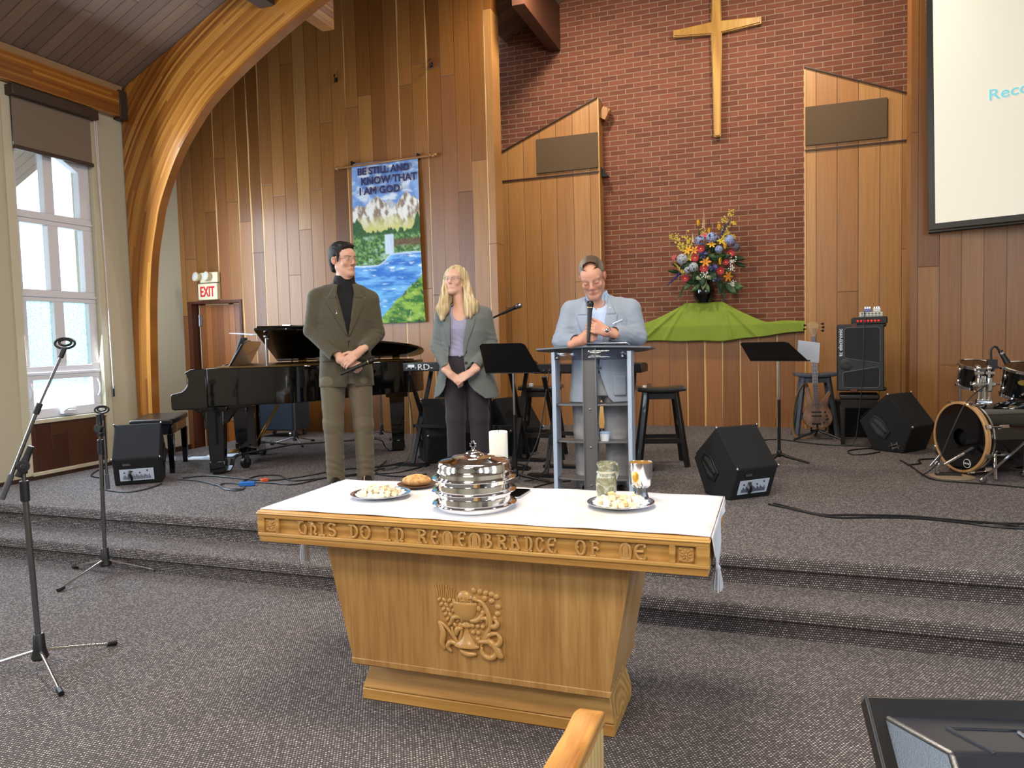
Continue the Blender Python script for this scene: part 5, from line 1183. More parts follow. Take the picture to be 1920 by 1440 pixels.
# ---------------------------------------------------------------- wedge monitors
M['carpet_black'] = plain('black_speaker_carpet', '#0d0e12', .9, bump=.5, bscale=300)
M['plate'] = plain('amp_plate', '#c9d3e8', .4, .2)
def wedge(lab, loc, rot, sc=1.0, w=.345, plate=True, logo=False):
    P = [(0,0),(.256,0),(.383,.241),(.129,.479),(-.081,.22)]
    t = thing('stage_monitor', lab, 'speaker', loc, R(rot), 'wedge stage monitors'); t.scale = (sc,sc,sc)
    cab = MB().prism(P, (0,0,0), (1,0,0), (0,0,1), (0,-w,0)).build('cabinet', M['carpet_black'], t, bevel=.012, seg=3)
    MB().prism([(.375,.262),(.145,.47),(.15,.474),(.386,.262)], (0,-.02,0), (1,0,0), (0,0,1), (0,-w+.04,0)).build('grille', plain('black_grille', '#15161a', .6, .5, bump=.8, bscale=260), t)
    for x, z in ((.129,.474),(-.079,.22)):
        for y in (0, -w): MB().ball((x,y,z), (.013,.010,.012), 8).build('corner_cap', M['steel'], t)
    for y0 in (.0, -w):                                               # recessed side handles
        s = 1 if y0 == 0 else -1
        q = [(.2+(a-.2)*1.45, .2+(b_-.193)*1.45) for a, b_ in ((.135,.17),(.165,.125),(.215,.145),(.265,.215),(.235,.26),(.185,.24))]
        MB().prism(q, (0,y0+s*.001,0), (1,0,0), (0,0,1), (0,s*.008,0)).build('handle_frame', M['black_plastic'], t, bevel=.003)
        MB().prism([(.2+(a-.2)*.72, .2+(b_-.2)*.72) for a, b_ in q], (0,y0+s*.0085,0), (1,0,0), (0,0,1), (0,s*.002,0)).build('handle_recess', plain('handle_recess', '#34322f', .5), t)
        MB().bar((.145,y0+s*.012,.155),(.25,y0+s*.012,.245),.014,.014).build('handle_grip', M['black_plastic'], t)
    n = Vector((-.22,0,-.081)).normalized(); f = lambda a, y, e=0: Vector((-.081*a,y,.22*a))+n*e
    if plate:
        m = MB(); q = [f(.18,-.045,.004), f(.18,-w+.055,.004), f(.62,-w+.055,.004), f(.62,-.045,.004)]; m.add(q+[p+n*.004 for p in q], [(0,1,2,3),(7,6,5,4),(0,4,5,1),(1,5,6,2),(2,6,7,3),(3,7,4,0)])
        pl_ = m.build('amp_plate', M['plate'], t)
        m = MB()
        for k in range(24):
            y = -.07-(w-.15)*k/23; h_ = .34+.10*(((k*5) % 7)/7 if k not in (0, 23) else 0); m.bar(f(.24,y,.0095), f(h_,y,.0095), .0035, .002, up=n)
        m.build('fader_slot', plain('slot_dark', '#20233a', .5), pl_)
        m = MB()
        for k, a in enumerate((.50,.54,.48,.55)): m.ball(f(a, -.08-.055*k, .010), .006, 8)
        m.tube([f(.56,-.12,.01), f(.50,-.12,.03), f(.34,-.13,.03), f(.24,-.13,.02)], .010, 8); m.build('knob', M['black_plastic'], pl_)
        m = MB().bb(-.03,-.01,0,.0,0,0); MB().box(f(.80,-.10,.004), (.012,.055,.018), (0,-.35,0)).build('label_plate', M['steel'], t)
    if logo:
        m = MB()
        for a, b_ in (((.02,.06),(.09,.03)),((.05,.075),(.12,.045)),((.03,.03),(.05,.09)),((.075,.02),(.095,.08))): m.bar((a[0],.003,a[1]),(b_[0],.003,b_[1]),.01,.006)
        m.build('badge', M['silver'], t)
    return t
wedge('black wedge monitor with pale amp plate on the platform just right of the table', (-.296, 5.079, HS), 133)
wedge('black wedge monitor in front of the piano bench by the left wall', (-5.07, 4.555, HS), 129, 1.02)
wedge('black wedge monitor standing beside the bass drum', (1.06, 7.36, HS), 142, 1.10, plate=False, logo=True)
wedge('black wedge monitor under the keyboard, seen left of the blonde person', (-2.98, 6.02, HS), 128, 1.22, w=.36, plate=False)
wedge('black wedge monitor behind the white candle and music stand', (-2.42, 6.55, HS), 150, 1.15, w=.36, plate=False)
# ---------------------------------------------------------------- lectern
le = thing('lectern', 'grey metal and smoked acrylic lectern with shelves in front of the speaker', 'lectern', (-1.19, 4.92, HS), R(3))
M['lect'] = plain('blue_grey_aluminium', '#b4c4da', .4, .25); M['lect2'] = plain('grey_aluminium', '#77787a', .38, .6)
tg = NT('smoked_acrylic'); gl = tg.n('BsdfGlossy', {'Roughness': .05, 'Color': (.8,.85,.9,1)}); tr = tg.n('BsdfTransparent', {'Color': (.72,.75,.80,1)}); mx = tg.n('MixShader', {0: .07, 1: tr, 2: gl}); tg.t.links.new(mx.outputs[0], tg.t.nodes['Material Output'].inputs[0]); M['acryl'] = tg.m
for s in (-1, 1):
    m = MB().bb(s*.262-.012, s*.262+.012, .04, .19, .02, 1.01)
    m.build('side_post', M['lect'], le, bevel=.003)
    MB().bb(s*.262-(.014 if s > 0 else .012), s*.262+(.012 if s > 0 else .014), .033, .041, .02, 1.01).build('post_edge', M['lect'], le)
MB().bb(-.045,.045,-.02,-.012,.02,1.035).bb(-.048,-.04,-.03,.03,.02,1.035).bb(.04,.048,-.03,.03,.02,1.035).build('centre_post', M['lect2'], le, bevel=.002)
for z in (1.0,.62,.36,.10): MB().lathe([(.0,0),(.008,0),(.007,.004),(.0,.006)], (0,-.02,z), 12, rot=(R(90),0,0)).build('bolt', M['steel'], le)
for z in (.64,.385,.125):
    MB().prism([(-.25,.18),(-.25,.05)]+[(-.25+.5*i/8, .05-.055*math.sin(math.pi*i/8)) for i in range(1,8)]+[(.25,.05),(.25,.18)], (0,0,z), (1,0,0), (0,1,0), (0,0,.012)).build('shelf', M['lect2'], le, bevel=.002)
m = MB(); tp = [(-.42,.20),(-.40,.10)]+[(-.40+.8*i/12, .10-.14*math.sin(math.pi*i/12)) for i in range(1,12)]+[(.40,.10),(.42,.20),(.30,.42),(-.30,.42)]
m.prism(tp, (0,0,1.035), (1,0,0), (0,1,-.10), (0,0,.012)); m.build('desk_top', plain('grey_acrylic_top', '#6a6e75', .3, coat=.2), le, bevel=.003)
m = MB(); fp = [(-.25+.5*i/12, .02-.05*math.sin(math.pi*i/12)) for i in range(13)]
for z0, z1 in ((.955,1.035),): m.grid(lambda u, v: (fp[min(12,int(u*12+.001))][0], fp[min(12,int(u*12+.001))][1], z0+(z1-z0)*v), 12, 1)
m.build('front_panel', M['acryl'], le, solid=.004)
MB().bb(-.30,.30,.16,.20,.03,.05).bb(-.30,.30,-.03,.24,0,.02).build('base_plate', M['lect2'], le, bevel=.003)
for x, r_ in ((.06,-.05),):
    o = MB().box((0,0,.004), (.28,.20,.006)).build('paper_sheet', plain('paper_white', '#d7dde8', .8)); o.location = (-1.09, 5.06, HS+1.052); o.rotation_euler = (R(-5.7),0,R(3))
    tag(o, 'white notes lying on the lectern top', 'paper')
cu = thing('plastic_cup', 'white lidded cup lying on a lower lectern shelf', 'cup', (-1.115, 5.0, HS+.397))
MB().lathe([(.0,0),(.03,0),(.036,.05),(.0,.05)], n=20).build('cup', plain('white_cup', '#dfe6f2', .4), cu); MB().lathe([(.037,.05),(.038,.056),(.028,.062),(.0,.062)], n=20).build('cup_lid', plain('blue_lid', '#9db4dc', .4), cu)
# ---------------------------------------------------------------- stands
def music_stand(lab, loc, rot, h, w=.50, hh=.21, tilt=62, paper=False, feet=.24):
    t = thing('music_stand', lab, 'music stand', loc, R(rot), 'black music stands')
    c, s = math.cos(R(tilt)), math.sin(R(tilt))
    top = [(-w/2,0),(w/2,0),(w/2-.02,.0),(w/2-.06,hh),(-w/2+.06,hh)]
    m = MB().prism([(-w/2,0),(w/2,0),(w/2-.045,hh-.02),(w/2-.07,hh),(-w/2+.07,hh),(-w/2+.045,hh-.02)], (0,.0,h), (1,0,0), (0,-c,s), (0,s*.003,c*.003)); m.bb(-w/2,w/2,.0,.05,h-.006,h+.004)
    m.build('desk', plain('black_music_desk', '#0a0a0b', .5, .2), t)
    MB().cyl((0,.012,.06),(0,.012,h*.62),.0135).build('lower_tube', M['black_metal'], t)
    MB().cyl((0,.012,h*.62),(0,.012,h+.03),.0095).build('upper_tube', M['steel'], t)
    MB().ball((0,.008,h+.055),.016,10).bb(-.014,.014,.0,.03,h+.03,h+.06).build('tilt_joint', M['steel'], t)
    MB().lathe([(.017,.05),(.02,.06),(.02,.10),(.015,.11)], (0,.012,0), 14).build('collar', M['black_metal'], t)
    for a in (20, 140, 260):
        d = Vector((math.cos(R(a)), math.sin(R(a)), 0)); MB().tube([Vector((0,.012,.08)), d*.06+Vector((0,.012,.055)), d*feet+Vector((0,.012,.008))], [.014,.013,.009], 8).build('foot', M['black_metal'], t)
    return t
music_stand('black music stand with empty desk beside the blonde person', (-1.895, 5.345, HS), -4, .855, .46, .30, 48, feet=.26)
ms = music_stand('black music stand right of centre with paper sticking out of its desk', (.015, 6.662, HS), -24, .87, .50, .33, 29)
o = MB().prism([(0,0),(.17,0),(.15,.185),(-.02,.185)], (0,0,0), (1,0,0), (0,-.45,.88), (0,.003,.002)).build('paper_sheet', plain('paper_grey', '#c3c8d4', .8)); o.location = (.165, 6.675, HS+.872); o.rotation_euler = (0,R(9),0)
tag(o, 'pale sheet poking out of the right music stand', 'paper')
def tripod_base(t, r, foot=M['black_plastic'], legm=M['chrome'], h0=.10, angs=(10,130,250), drop=.0):
    MB().lathe([(.018,h0+.06),(.022,h0+.055),(.026,h0-.01),(.035,h0-.045),(.03,h0-.055),(.0,h0-.055)], n=18).build('hub', M['black_plastic'], t)
    for a in angs:
        d = Vector((math.cos(R(a)), math.sin(R(a)), 0)); lg = MB().tube([d*.025+Vector((0,0,h0-.02)), d*r+Vector((0,0,.014))], .0075, 10).build('leg', legm, t)
        MB().tube([d*(r-.03)+Vector((0,0,.018)), d*(r+.012)+Vector((0,0,.012))], .012, 10).build('rubber_foot', foot, lg)
DC = plain('dark_chrome', '#8a8b90', .18, 1)
def boom_stand(lab, loc, angs, boom, piv, tube_h, folded=False):
    t = thing('microphone_stand', lab, 'stand', loc, 0, 'boom microphone stands')
    tripod_base(t, .325, angs=angs, h0=.115)
    MB().cyl((0,0,.09),(piv[0],piv[1],tube_h),.0125,n=16).build('lower_tube', DC, t)
    MB().cyl((piv[0],piv[1],tube_h-.03),(piv[0],piv[1],tube_h+.06),.0185,n=16).build('clutch', M['black_plastic'], t, bevel=.003)
    MB().cyl((piv[0],piv[1],tube_h+.05),(piv[0],piv[1],piv[2]),.009,n=12).build('upper_tube', DC, t)
    P = [Vector(q) for q in boom]; d = (P[-1]-P[0]).normalized(); s = Vector((d.y, -d.x, 0)).normalized()
    q = Vector(piv)
    MB().cyl(q-s*.02, q+s*.02, .026, n=18).tube([q+Vector((0,0,-.035)), q, q+d*.05], [.016,.018,.014], 12).cyl(q+s*.02, q+s*.04, .011, n=12).build('boom_joint', M['black_plastic'], t, bevel=.002)
    MB().cyl(P[0], P[1], .0125, n=14).build('counterweight', plain('grey_rubber', '#3c3d40', .6), t)
    MB().cyl(P[1], P[2], .0085, n=12).build('boom_tube', DC, t); MB().cyl(P[2]-d*.02, P[2]+d*.03, .0135, n=12).cyl(P[2]+s*.005, P[2]-s*.035, .010, n=12).build('boom_clutch', M['black_plastic'], t, bevel=.002)
    MB().cyl(q-d*.05, q+d*.09, .0145, n=12).build('boom_sleeve', M['black_plastic'], t, bevel=.002)
    MB().cyl(P[2], P[3], .006, n=12).build('boom_arm', DC, t)
    e = P[3]; MB().cyl(e-d*.005, e+d*.04, .0115, n=12).build('clip_socket', M['black_plastic'], t, bevel=.002)
    e = e+d*.05; m = MB(); hd = Vector((.85,.53,0))
    for k, (rr, off) in enumerate(((.030,0),(.018,.004))):
        m.tube([e+hd*rr*1.35*math.cos(a)+Vector((0,0,1))*(rr*.75*math.sin(a)+.012)+d*off for a in [2*math.pi*i/18 for i in range(18)]], .0055, 8, closed=True)
    m.build('mic_clip', M['black_plastic'], t); return t
boom_stand('chrome boom microphone stand leaning across the window at far left', (-3.082, 2.325, 0), (-26, 76, 205), [(-.061,-.080,.790),(-.036,-.047,.893),(.030,.039,1.166),(.090,.119,1.395)], (-.010,-.013,.925), .80)
boom_stand('folded chrome microphone stand at the foot of the steps, nearer the wedge monitor', (-3.997, 3.487, 0), (-90, 24, 172), [(.030,.024,.545),(.029,.024,.64),(.024,.023,.90),(.020,.023,.985)], (.006,.009,.93), .80)
# boom stand with microphone behind the blonde person
t = thing('microphone_stand', 'black boom stand holding a silver-headed microphone behind the blonde person', 'stand', (-2.30, 5.90, HS), 0, 'boom microphone stands')
tripod_base(t, .30, legm=M['black_metal'], angs=(30,150,270))
MB().cyl((0,0,.1),(0,0,1.19),.011,n=12).build('lower_tube', M['black_metal'], t)
b0, b1 = Vector((-.50,-.05,1.07)), Vector((.16,-.02,1.335)); dd = (b1-b0).normalized()
MB().cyl(b0, b1, .008, n=10).build('boom_tube', M['black_metal'], t); MB().cyl(b0-dd*.02, b0+dd*.07, .014, n=12).build('counterweight', M['black_plastic'], t)
q = b0+(b1-b0)*.76; MB().ball(tuple(q), .024, 10).build('boom_joint', M['black_plastic'], t)
q = Matrix.Translation((-2.30,5.90,HS))
microphone('microphone', 'silver-headed vocal microphone on the boom behind the blonde person', q @ (b1-dd*.03), q @ (b1+dd*.16), True)
# ---------------------------------------------------------------- keyboards
def keyboard(name, lab, x0, x1, y, z, rot, txt=None):
    t = thing('keyboard', lab, 'keyboard', (x0, y, HS), R(rot)); L = x1-x0; h = z-HS
    MB().prism([(0,0),(.30,0),(.30,.055),(.22,.075),(0,.075)], (0,0,h), (0,1,0), (0,0,1), (L,0,0)).build('case', plain('keyboard_case', '#141517', .35), t, bevel=.006)
    MB().bb(.04,L-.04,.24,.305,h+.02,h+.066).build('keys', plain('ivory', '#e8e4da', .3), t)
    MB().bb(.01,L-.01,-.006,.0,h+.012,h+.06).build('rear_panel', M['black_plastic'], t)
    m = MB()
    for k in range(5): m.cyl((.05+.045*k,-.02,h+.03),(.05+.045*k,0,h+.03),.007,n=8)
    m.build('socket', M['steel'], t)
    if txt:
        tm = text_mesh(txt, .075, .002, font_scale_x=1.25); tm.v = [(v[0]+.15, -.0085-v[2], v[1]*1+h+.012+v[0]*0) for v in tm.v]; tm.build('lettering', plain('white_print', '#e4e6ea', .5), t, smooth=False)
        MB().bb(.055,.12,-.009,-.006,h+.035,h+.06).build('sticker', plain('white_print', '#e4e6ea', .5), t)
    for s in (.12, L-.12):
        MB().bar((s,-.10,.02),(s,.34,h-.02),.035,.02).bar((s,.34,.02),(s,-.10,h-.02),.035,.02).bar((s-.0,-.14,.012),(s,-.06,.012),.30,.024).bar((s,.30,.012),(s,.38,.012),.30,.024).build('stand_leg', M['black_metal'], t)
    MB().bar((.12,-.06,.02+.4*h),(L-.12,-.06,.02+.4*h),.02,.03).build('stand_bar', M['black_metal'], t); return t
keyboard('keyboard', 'black stage piano with white lettering on its back, between the piano and the blonde person', -3.19, -2.0, 6.02, 1.155, 0, 'RD-')
keyboard('keyboard', 'black keyboard on a cross stand seen behind the lectern and music stand', -1.86, -.98, 5.75, 1.135, 0)
# ---------------------------------------------------------------- stools
def stool(lab, loc, rot, h, mat, lx=.36, ly=.26, dish=True):
    t = thing('stool', lab, 'stool', loc, R(rot), 'wooden stools')
    def seat(u, v): x = (u-.5)*lx; return (x, (v-.5)*ly, h-.012+.014*(2*abs(u-.5))**2)
    m = MB().grid(seat, 12, 4); m.build('seat', mat, t, solid=.036, bevel=.006)
    for sx in (-1,1):
        for sy in (-1,1): MB().bar((sx*(lx*.5-.0), sy*(ly*.5+.03), 0), (sx*(lx*.5-.08), sy*(ly*.5-.045), h-.02), .042, .034).build('leg', mat, t, bevel=.003)
    f = lambda z: ((lx*.5)-.08*z/h, (ly*.5+.03)-.075*z/h)
    for sy in (-1,1): x, y = f(.22); MB().bar((-x,sy*y,.22),(x,sy*y,.22),.022,.045).build('rung', mat, t, bevel=.002)
    for sx in (-1,1): x, y = f(.36); MB().bar((sx*x,-y,.36),(sx*x,y,.36),.022,.045).build('rung', mat, t, bevel=.002)
    x, y = f(h-.07); MB().bar((-x,-y,h-.06),(x,-y,h-.06),.02,.05).bar((-x,y,h-.06),(x,y,h-.06),.02,.05).bar((-x,-y,h-.06),(-x,y,h-.06),.02,.05).bar((x,-y,h-.06),(x,y,h-.06),.02,.05).build('apron', mat, t, bevel=.002)
    return t
bkw = plain('black_stained_wood', '#110d0b', .35, coat=.2)
stool('black wooden stool right of the lectern', (-.94, 6.43, HS), 14, .655, bkw, .40, .28)
stool('black wooden stool seen behind and left of the lectern', (-2.07, 6.62, HS), 10, .655, bkw, .40, .28)
stool('worn grey-blue wooden stool behind the bass guitar', (.38, 8.42, HS), 6, .66, plain('grey_blue_paint', '#3d4450', .55, var=.2, bscale=30), .40, .26)
for x, y, c, lab, h in ((-1.06,6.36,'#e6e2da','small white capo lying on the right black stool',.022), (-1.02,6.34,'#6b4a3a','small brown block on the right black stool',.045), (-2.16,6.60,'#efede8','small white block on the left black stool',.03)):
    o = MB().box((0,0,h/2), (.035,.028,h)).build('capo' if h == .022 else 'block', plain('blk'+c, c, .5), bevel=.003); o.location = (x,y,HS+.662); tag(o, lab, 'block')
# ---------------------------------------------------------------- things behind the piano
tr_ = thing('equipment_case', 'blue-grey fabric-covered case on casters behind the piano', 'case', (-5.72, 7.62, HS), R(2))
m = MB().box((0,0,.37), (.56,.36,.58)); m.build('fabric_cover', cloth_mat('blue_grey_cover', '#232b38', '#333d4c', bump=.5), tr_, bevel=.02, seg=3)
for x in (-.22,.22):
    for y in (-.14,.14): MB().cyl((x-.012,y,.035),(x+.012,y,.035),.035,n=16).bb(x-.02,x+.02,y-.02,y+.02,.05,.085).build('caster', M['steel'], tr_)
for lab, x, y, h in (('grey microphone stand behind the piano, left of the tweed-jacketed person', -5.05, 6.95, .80), ('grey microphone stand behind the piano, right of the tweed-jacketed person', -4.33, 7.60, .80)):
    t = thing('microphone_stand', lab, 'stand', (x, y, HS), 0, 'boom microphone stands'); tripod_base(t, .27, legm=M['steel'], angs=(200,-40,80)); MB().cyl((0,0,.1),(0,0,h),.010,n=10).build('lower_tube', M['steel'], t); MB().cyl((0,0,h),(.05,-.08,h+.32),.007,n=8).build('upper_tube', M['black_metal'], t)
for k, (x, y, a) in enumerate(((-5.42,5.92,.3),(-5.30,6.06,.55))):
    o = MB().box((0,0,.002), (.30,.21,.003)).build('paper_sheet', plain('paper_white', '#d7dde8', .8)); o.location = (x,y,HS+.004*k); o.rotation_euler = (0,0,a); tag(o, ('white sheet of paper on the carpet by the bench, nearer sheet','white sheet of paper on the carpet by the bench, farther sheet')[k], 'paper')
ag = thing('acoustic_guitar', 'pale-topped acoustic guitar on a stand behind the lectern', 'guitar', (-1.86, 8.0, HS), R(8))
gs = spline([(0,.0,0),(.12,.01,0),(.20,.10,0),(.19,.20,0),(.125,.29,0),(.14,.38,0),(.11,.455,0),(0,.48,0)], 5); gp = [(p.x,p.y) for p in gs]+[(-p.x,p.y) for p in reversed(gs[1:-1])]
Tg = (0,.18,.98)
MB().prism(gp, (0,0,.10), (1,0,0), Tg, (0,.10,-.018)).build('body', plain('dark_rosewood', '#4a2a17', .3), ag, bevel=.006)
MB().prism([(x*.985,.24+(y-.24)*.985) for x, y in gp], (0,-.002,.10), (1,0,0), Tg, (0,-.004,0)).build('soundboard', plain('spruce_top', '#c79a4e', .3, coat=.4), ag)
MB().bar((0,.06,.56),(0,.20,1.02),.055,.02,up=(0,-1,.2)).build('neck', plain('dark_rosewood', '#4a2a17', .3), ag); MB().lathe([(.05,0),(.0,.001)], (0,.052,.39), 24, rot=(R(80),0,0)).build('soundhole', M['black_plastic'], ag)
MB().bar((-.13,-.06,.0),(-.05,.05,.12),.02,.02).bar((.13,-.06,.0),(.05,.05,.12),.02,.02).bar((0,.3,0),(0,.12,.5),.02,.02).build('stand', M['black_metal'], ag)
# ---------------------------------------------------------------- chancel: cross, cloth, flowers
cr = thing('wall_cross', 'tapered oak cross mounted high on the red brick wall', 'cross', (-.645, 9.33, 3.75))
oakx = grain_wood('oak_cross', '#a87b35', '#bd8f45', '#cda25a', 'z', 1.0)
def xpoly(g):
    return [(-.040-g,0-g),(.040+g,0-g),(.062+g,1.19-g*.5),(.50+g,1.225-g),(.50+g,1.305+g),(.060+g,1.33+g),(.045+g,2.0+g),(-.045-g,2.0+g),(-.060-g,1.33+g),(-.50-g,1.305+g),(-.50-g,1.225-g),(-.062-g,1.19-g*.5)]
MB().prism(xpoly(.0), (0,0,0), (1,0,0), (0,0,1), (0,-.045,0)).build('beam', oakx, cr, bevel=.003)
MB().prism(xpoly(-.012), (0,-.045,0), (1,0,0), (0,0,1), (0,-.018,0)).build('raised_face', oakx, cr, bevel=.002)
def zt_cloth(x):
    d = abs(x+.815)
    if d < .225: return 1.797
    t = min(1, (d-.225)/(.53 if x < -.815 else .50)); return 1.797-.25*(t**.8 if x < -.815 else 1-(1-t)**1.35)+.006*math.sin(x*15)*t
def zb_cloth(x): return float(np.interp(x, [-2.0,-1.55,-1.03,-.6,-.25,.0,.31], [1.37,1.362,1.345,1.335,1.37,1.40,1.43]))+.004*math.sin(x*13)
def cloth_pt(u, v):
    x = -2.02+2.335*u; zt, zb = zt_cloth(x), zb_cloth(x); w = min(1, v/.85); z = zb+(zt-zb)*w
    y = 9.118 if z < 1.52 else 9.118+.070*(z-1.52)/.277
    h_ = min(1, max(0, (1.795-z)/.12)); k = 0
    for cx, sl, wd, am in ((-1.04,1.15,.03,.020),(-1.03,.55,.025,.014),(-.60,.95,.03,.022),(-.60,.25,.022,.018),(-.85,.35,.05,.008),(-.28,.6,.04,.012),(-.05,.4,.03,.012),(.13,.35,.03,.012),(-1.55,.5,.06,.010),(.24,.2,.02,.010)):
        s_ = -1 if cx < -.9 else 1; xc = cx+s_*sl*(1.795-z); k += am*math.exp(-((x-xc)/wd)**2)
    y -= h_*k+.004*math.sin(x*9+z*4)*h_
    if v > .85: y += (v-.85)/.15*.14
    return (x, y, z)
t = NT('lime_cloth'); n = t.noise(t.obj(), 300, 2, .6); n2 = t.noise(t.obj(), 6, 3, .5); t.bump(t.math('ADD', t.math('MULTIPLY', n, .1), n2), .008, .3)
o = MB().grid(cloth_pt, 220, 40).build('altar_cloth', t.out(color=t.mix(n2, '#72861e', '#87992c'), rough=.8, sheen=.2), loc=(-.85, 9.12, 1.4), solid=.004, angle=80)
tag(o, 'lime green cloth draped over the ledge and box below the flowers', 'cloth')
o = MB().bb(-.21,.21,-.06,.075,0,.275).build('pedestal_box', M['panel'], bevel=.004); o.location = (-.815, 9.265, 1.5); tag(o, 'box under the green cloth that raises the vase of flowers', 'box')
fa = thing('flower_arrangement', 'large mixed bouquet in a glossy black vase on the green cloth', 'flowers', (-.814, 9.20, 1.80))
MB().lathe([(.0,0),(.085,0),(.118,.06),(.128,.13),(.118,.20),(.10,.235),(.10,.25),(.09,.25),(.09,.2),(.0,.18)], n=40).build('vase', plain('black_glaze', '#07080a', .08, coat=.5), fa)
rf = random.Random(11)
GRN = [plain('leaf_%d' % i, c, .5) for i, c in enumerate(('#1f3a1c','#2d4b22','#3d5a34','#547046'))]
def fx(px, py): return ((px-640)/8*.0062, (1376-py)/8*.0064)
def dome(px, py):
    x, z = fx(px, py); r = math.hypot(x/.42, (z-.45)/.55); return -.17*math.sqrt(max(.05, 1-min(1, r*r)))
PET = {}
def petal(m, c, d, L, w, up, curl=.3):
    d = Vector(d).normalized(); up = Vector(up); s = d.cross(up).normalized(); c = Vector(c); n = s.cross(d)
    pts = [(0,.25),(.35,.9),(.7,1),(1,.15)]; vs = []
    for a, b_ in pts:
        for e in (-1, 0, 1): vs.append(c+d*L*a+s*w*.5*b_*e+n*(curl*L*a*a-(abs(e)*.12*w)))
    i0 = len(m.v); m.v += [tuple(p) for p in vs]
    for r_ in range(3):
        for e in range(2): a = i0+r_*3+e; m.f.append((a, a+1, a+4, a+3))
def stem(px, py, y):
    x, z = fx(px, py); return [(x, y+.01, z), (x*.5, y*.5, .22+(z-.22)*.5), (x*.12, 0, .17)]
def stem_obj(px, py, y, par): MB().tube(spline([tuple(Vector(p)-Vector(par.location)) for p in stem(px, py, y)], 4), .003, 5).build('stem', GRN[1], par)
def bloom(kind, px, py, col, size=1.0, face=None):
    x, z = fx(px, py); y = dome(px, py)+rf.uniform(-.02,.02); m = MB(); N = Vector((x*.9, -.35, (z-.35)*.7)).normalized() if face is None else Vector(face).normalized()
    ax, ay, az = frame_from(N); C0 = Vector((0,0,0)); c2 = None
    if kind == 'gerbera':
        for ring, (k, L) in enumerate(((16,.046),(12,.036))):
            for i in range(k): a = 2*math.pi*i/k+ring*.2; petal(m, N*.004*ring, ax*math.cos(a)+ay*math.sin(a)+N*(.15+.2*ring), L*size, .015*size, N, .05)
        c2 = MB().ball(tuple(N*.008), (.010*size,)*3, 10)
    elif kind == 'tulip':
        for i in range(6): a = 2*math.pi*i/6; q = (ax*math.cos(a)+ay*math.sin(a)); petal(m, q*.012*size, q*.35+Vector((0,0,1)), .062*size, .036*size, q, -.35)
    elif kind == 'lily':
        for i in range(6): a = 2*math.pi*i/6; petal(m, C0, ax*math.cos(a)+ay*math.sin(a)+N*.45, .058*size, .024*size, N, -.35)
        c2 = MB()
        for i in range(5): a = 2*math.pi*i/5; c2.tube([C0, N*.035+ax*.008*math.cos(a)+ay*.008*math.sin(a)], .0016, 4)
    elif kind == 'hydrangea':
        for i in range(110):
            d = Vector((rf.gauss(0,1), rf.gauss(0,1), rf.gauss(0,1))).normalized(); p = d*.055*size
            if d.dot(N) < -.3: continue
            e1, e2, _ = frame_from(d)
            for k in range(4): a = math.pi/2*k+i; petal(m, p, e1*math.cos(a)+e2*math.sin(a), .015*size, .012*size, d, .1)
    elif kind == 'cluster':
        for i in range(26):
            d = Vector((rf.gauss(0,1), rf.gauss(0,1), rf.gauss(0,1))).normalized(); petal(m, d*.012, d, .034*size, .012*size, Vector((d.z,d.x,d.y)), .2)
    elif kind == 'sprig':
        for i in range(22):
            p = Vector((rf.gauss(0,.030), rf.gauss(0,.012), rf.gauss(0,.035)))*size
            for k in range(4): a = math.pi/2*k+i; petal(m, p, Vector((math.cos(a),-.4,math.sin(a))), .013*size, .010*size, Vector((0,-1,0)), .1)
    o = m.build('blossom' if kind in ('cluster','sprig') else kind, col, fa, smooth=True); o.location = (x, y, z)
    if c2 is not None: c2.build('flower_centre', plain('stamen', '#d8a530', .6), o)
    stem_obj(px, py, y, o)
def spike(px0, py0, px1, py1, col, r=.024):
    x0, z0 = fx(px0, py0); x1, z1 = fx(px1, py1); y = dome(px0, py0)*.9; m = MB(); n = 34
    for i in range(n):
        u = i/(n-1); c = Vector((x0+(x1-x0)*u, y, z0+(z1-z0)*u)); a = i*2.4; rr = r*(1-.65*u); d = Vector((math.cos(a), math.sin(a)-.3, .4*math.sin(a*1.7))).normalized(); m.ball(tuple(c+d*rr*.8), (rr*.55, rr*.5, rr*.55), 6)
    o = m.build('flower_spike', col, fa); MB().tube([(x0*.2,0,.2),(x0,y,z0),(x1,y,z1)], .0035, 5).build('stem', GRN[1], o)
RED, YEL, ORG = plain('gerbera_red','#b3283f',.6), plain('petal_yellow','#d7a420',.55), plain('petal_orange','#d98e22',.55)
BLU, PUR, CRM, VIO, PNK, LIM = plain('hydrangea_blue','#8b9bc4',.7), plain('petal_purple','#3b2a6b',.6), plain('petal_cream','#d6bd92',.7), plain('petal_violet','#4a4f96',.6), plain('petal_pink','#c9566a',.6), plain('petal_pale_yellow','#c9b43f',.6)
WHT = plain('petal_grey_white','#a8b0ba',.7)
for px, py, s in ((622,605,1.1),(537,730,1.1),(662,888,1.15),(905,935,1.1),(1050,690,1.05),(385,1018,1.05),(985,815,.8)): bloom('gerbera', px, py, RED, s, (px*.0006-.4,-1,(700-py)*.0006))
for px, py, c, s in ((425,610,YEL,1.1),(525,615,ORG,1.0),(690,795,ORG,1.1),(1015,1020,ORG,1.1),(780,545,YEL,.9),(915,505,LIM,.9),(1090,240,LIM,.75),(680,405,PNK,.9),(215,700,PNK,.7),(450,715,LIM,.9),(1085,435,LIM,.7)): bloom('lily', px, py, c, s)
for px, py in ((578,245),(885,325),(905,835),(975,610),(740,370)): bloom('tulip', px, py, YEL, 1.0 if py > 240 and px != 740 else .9)
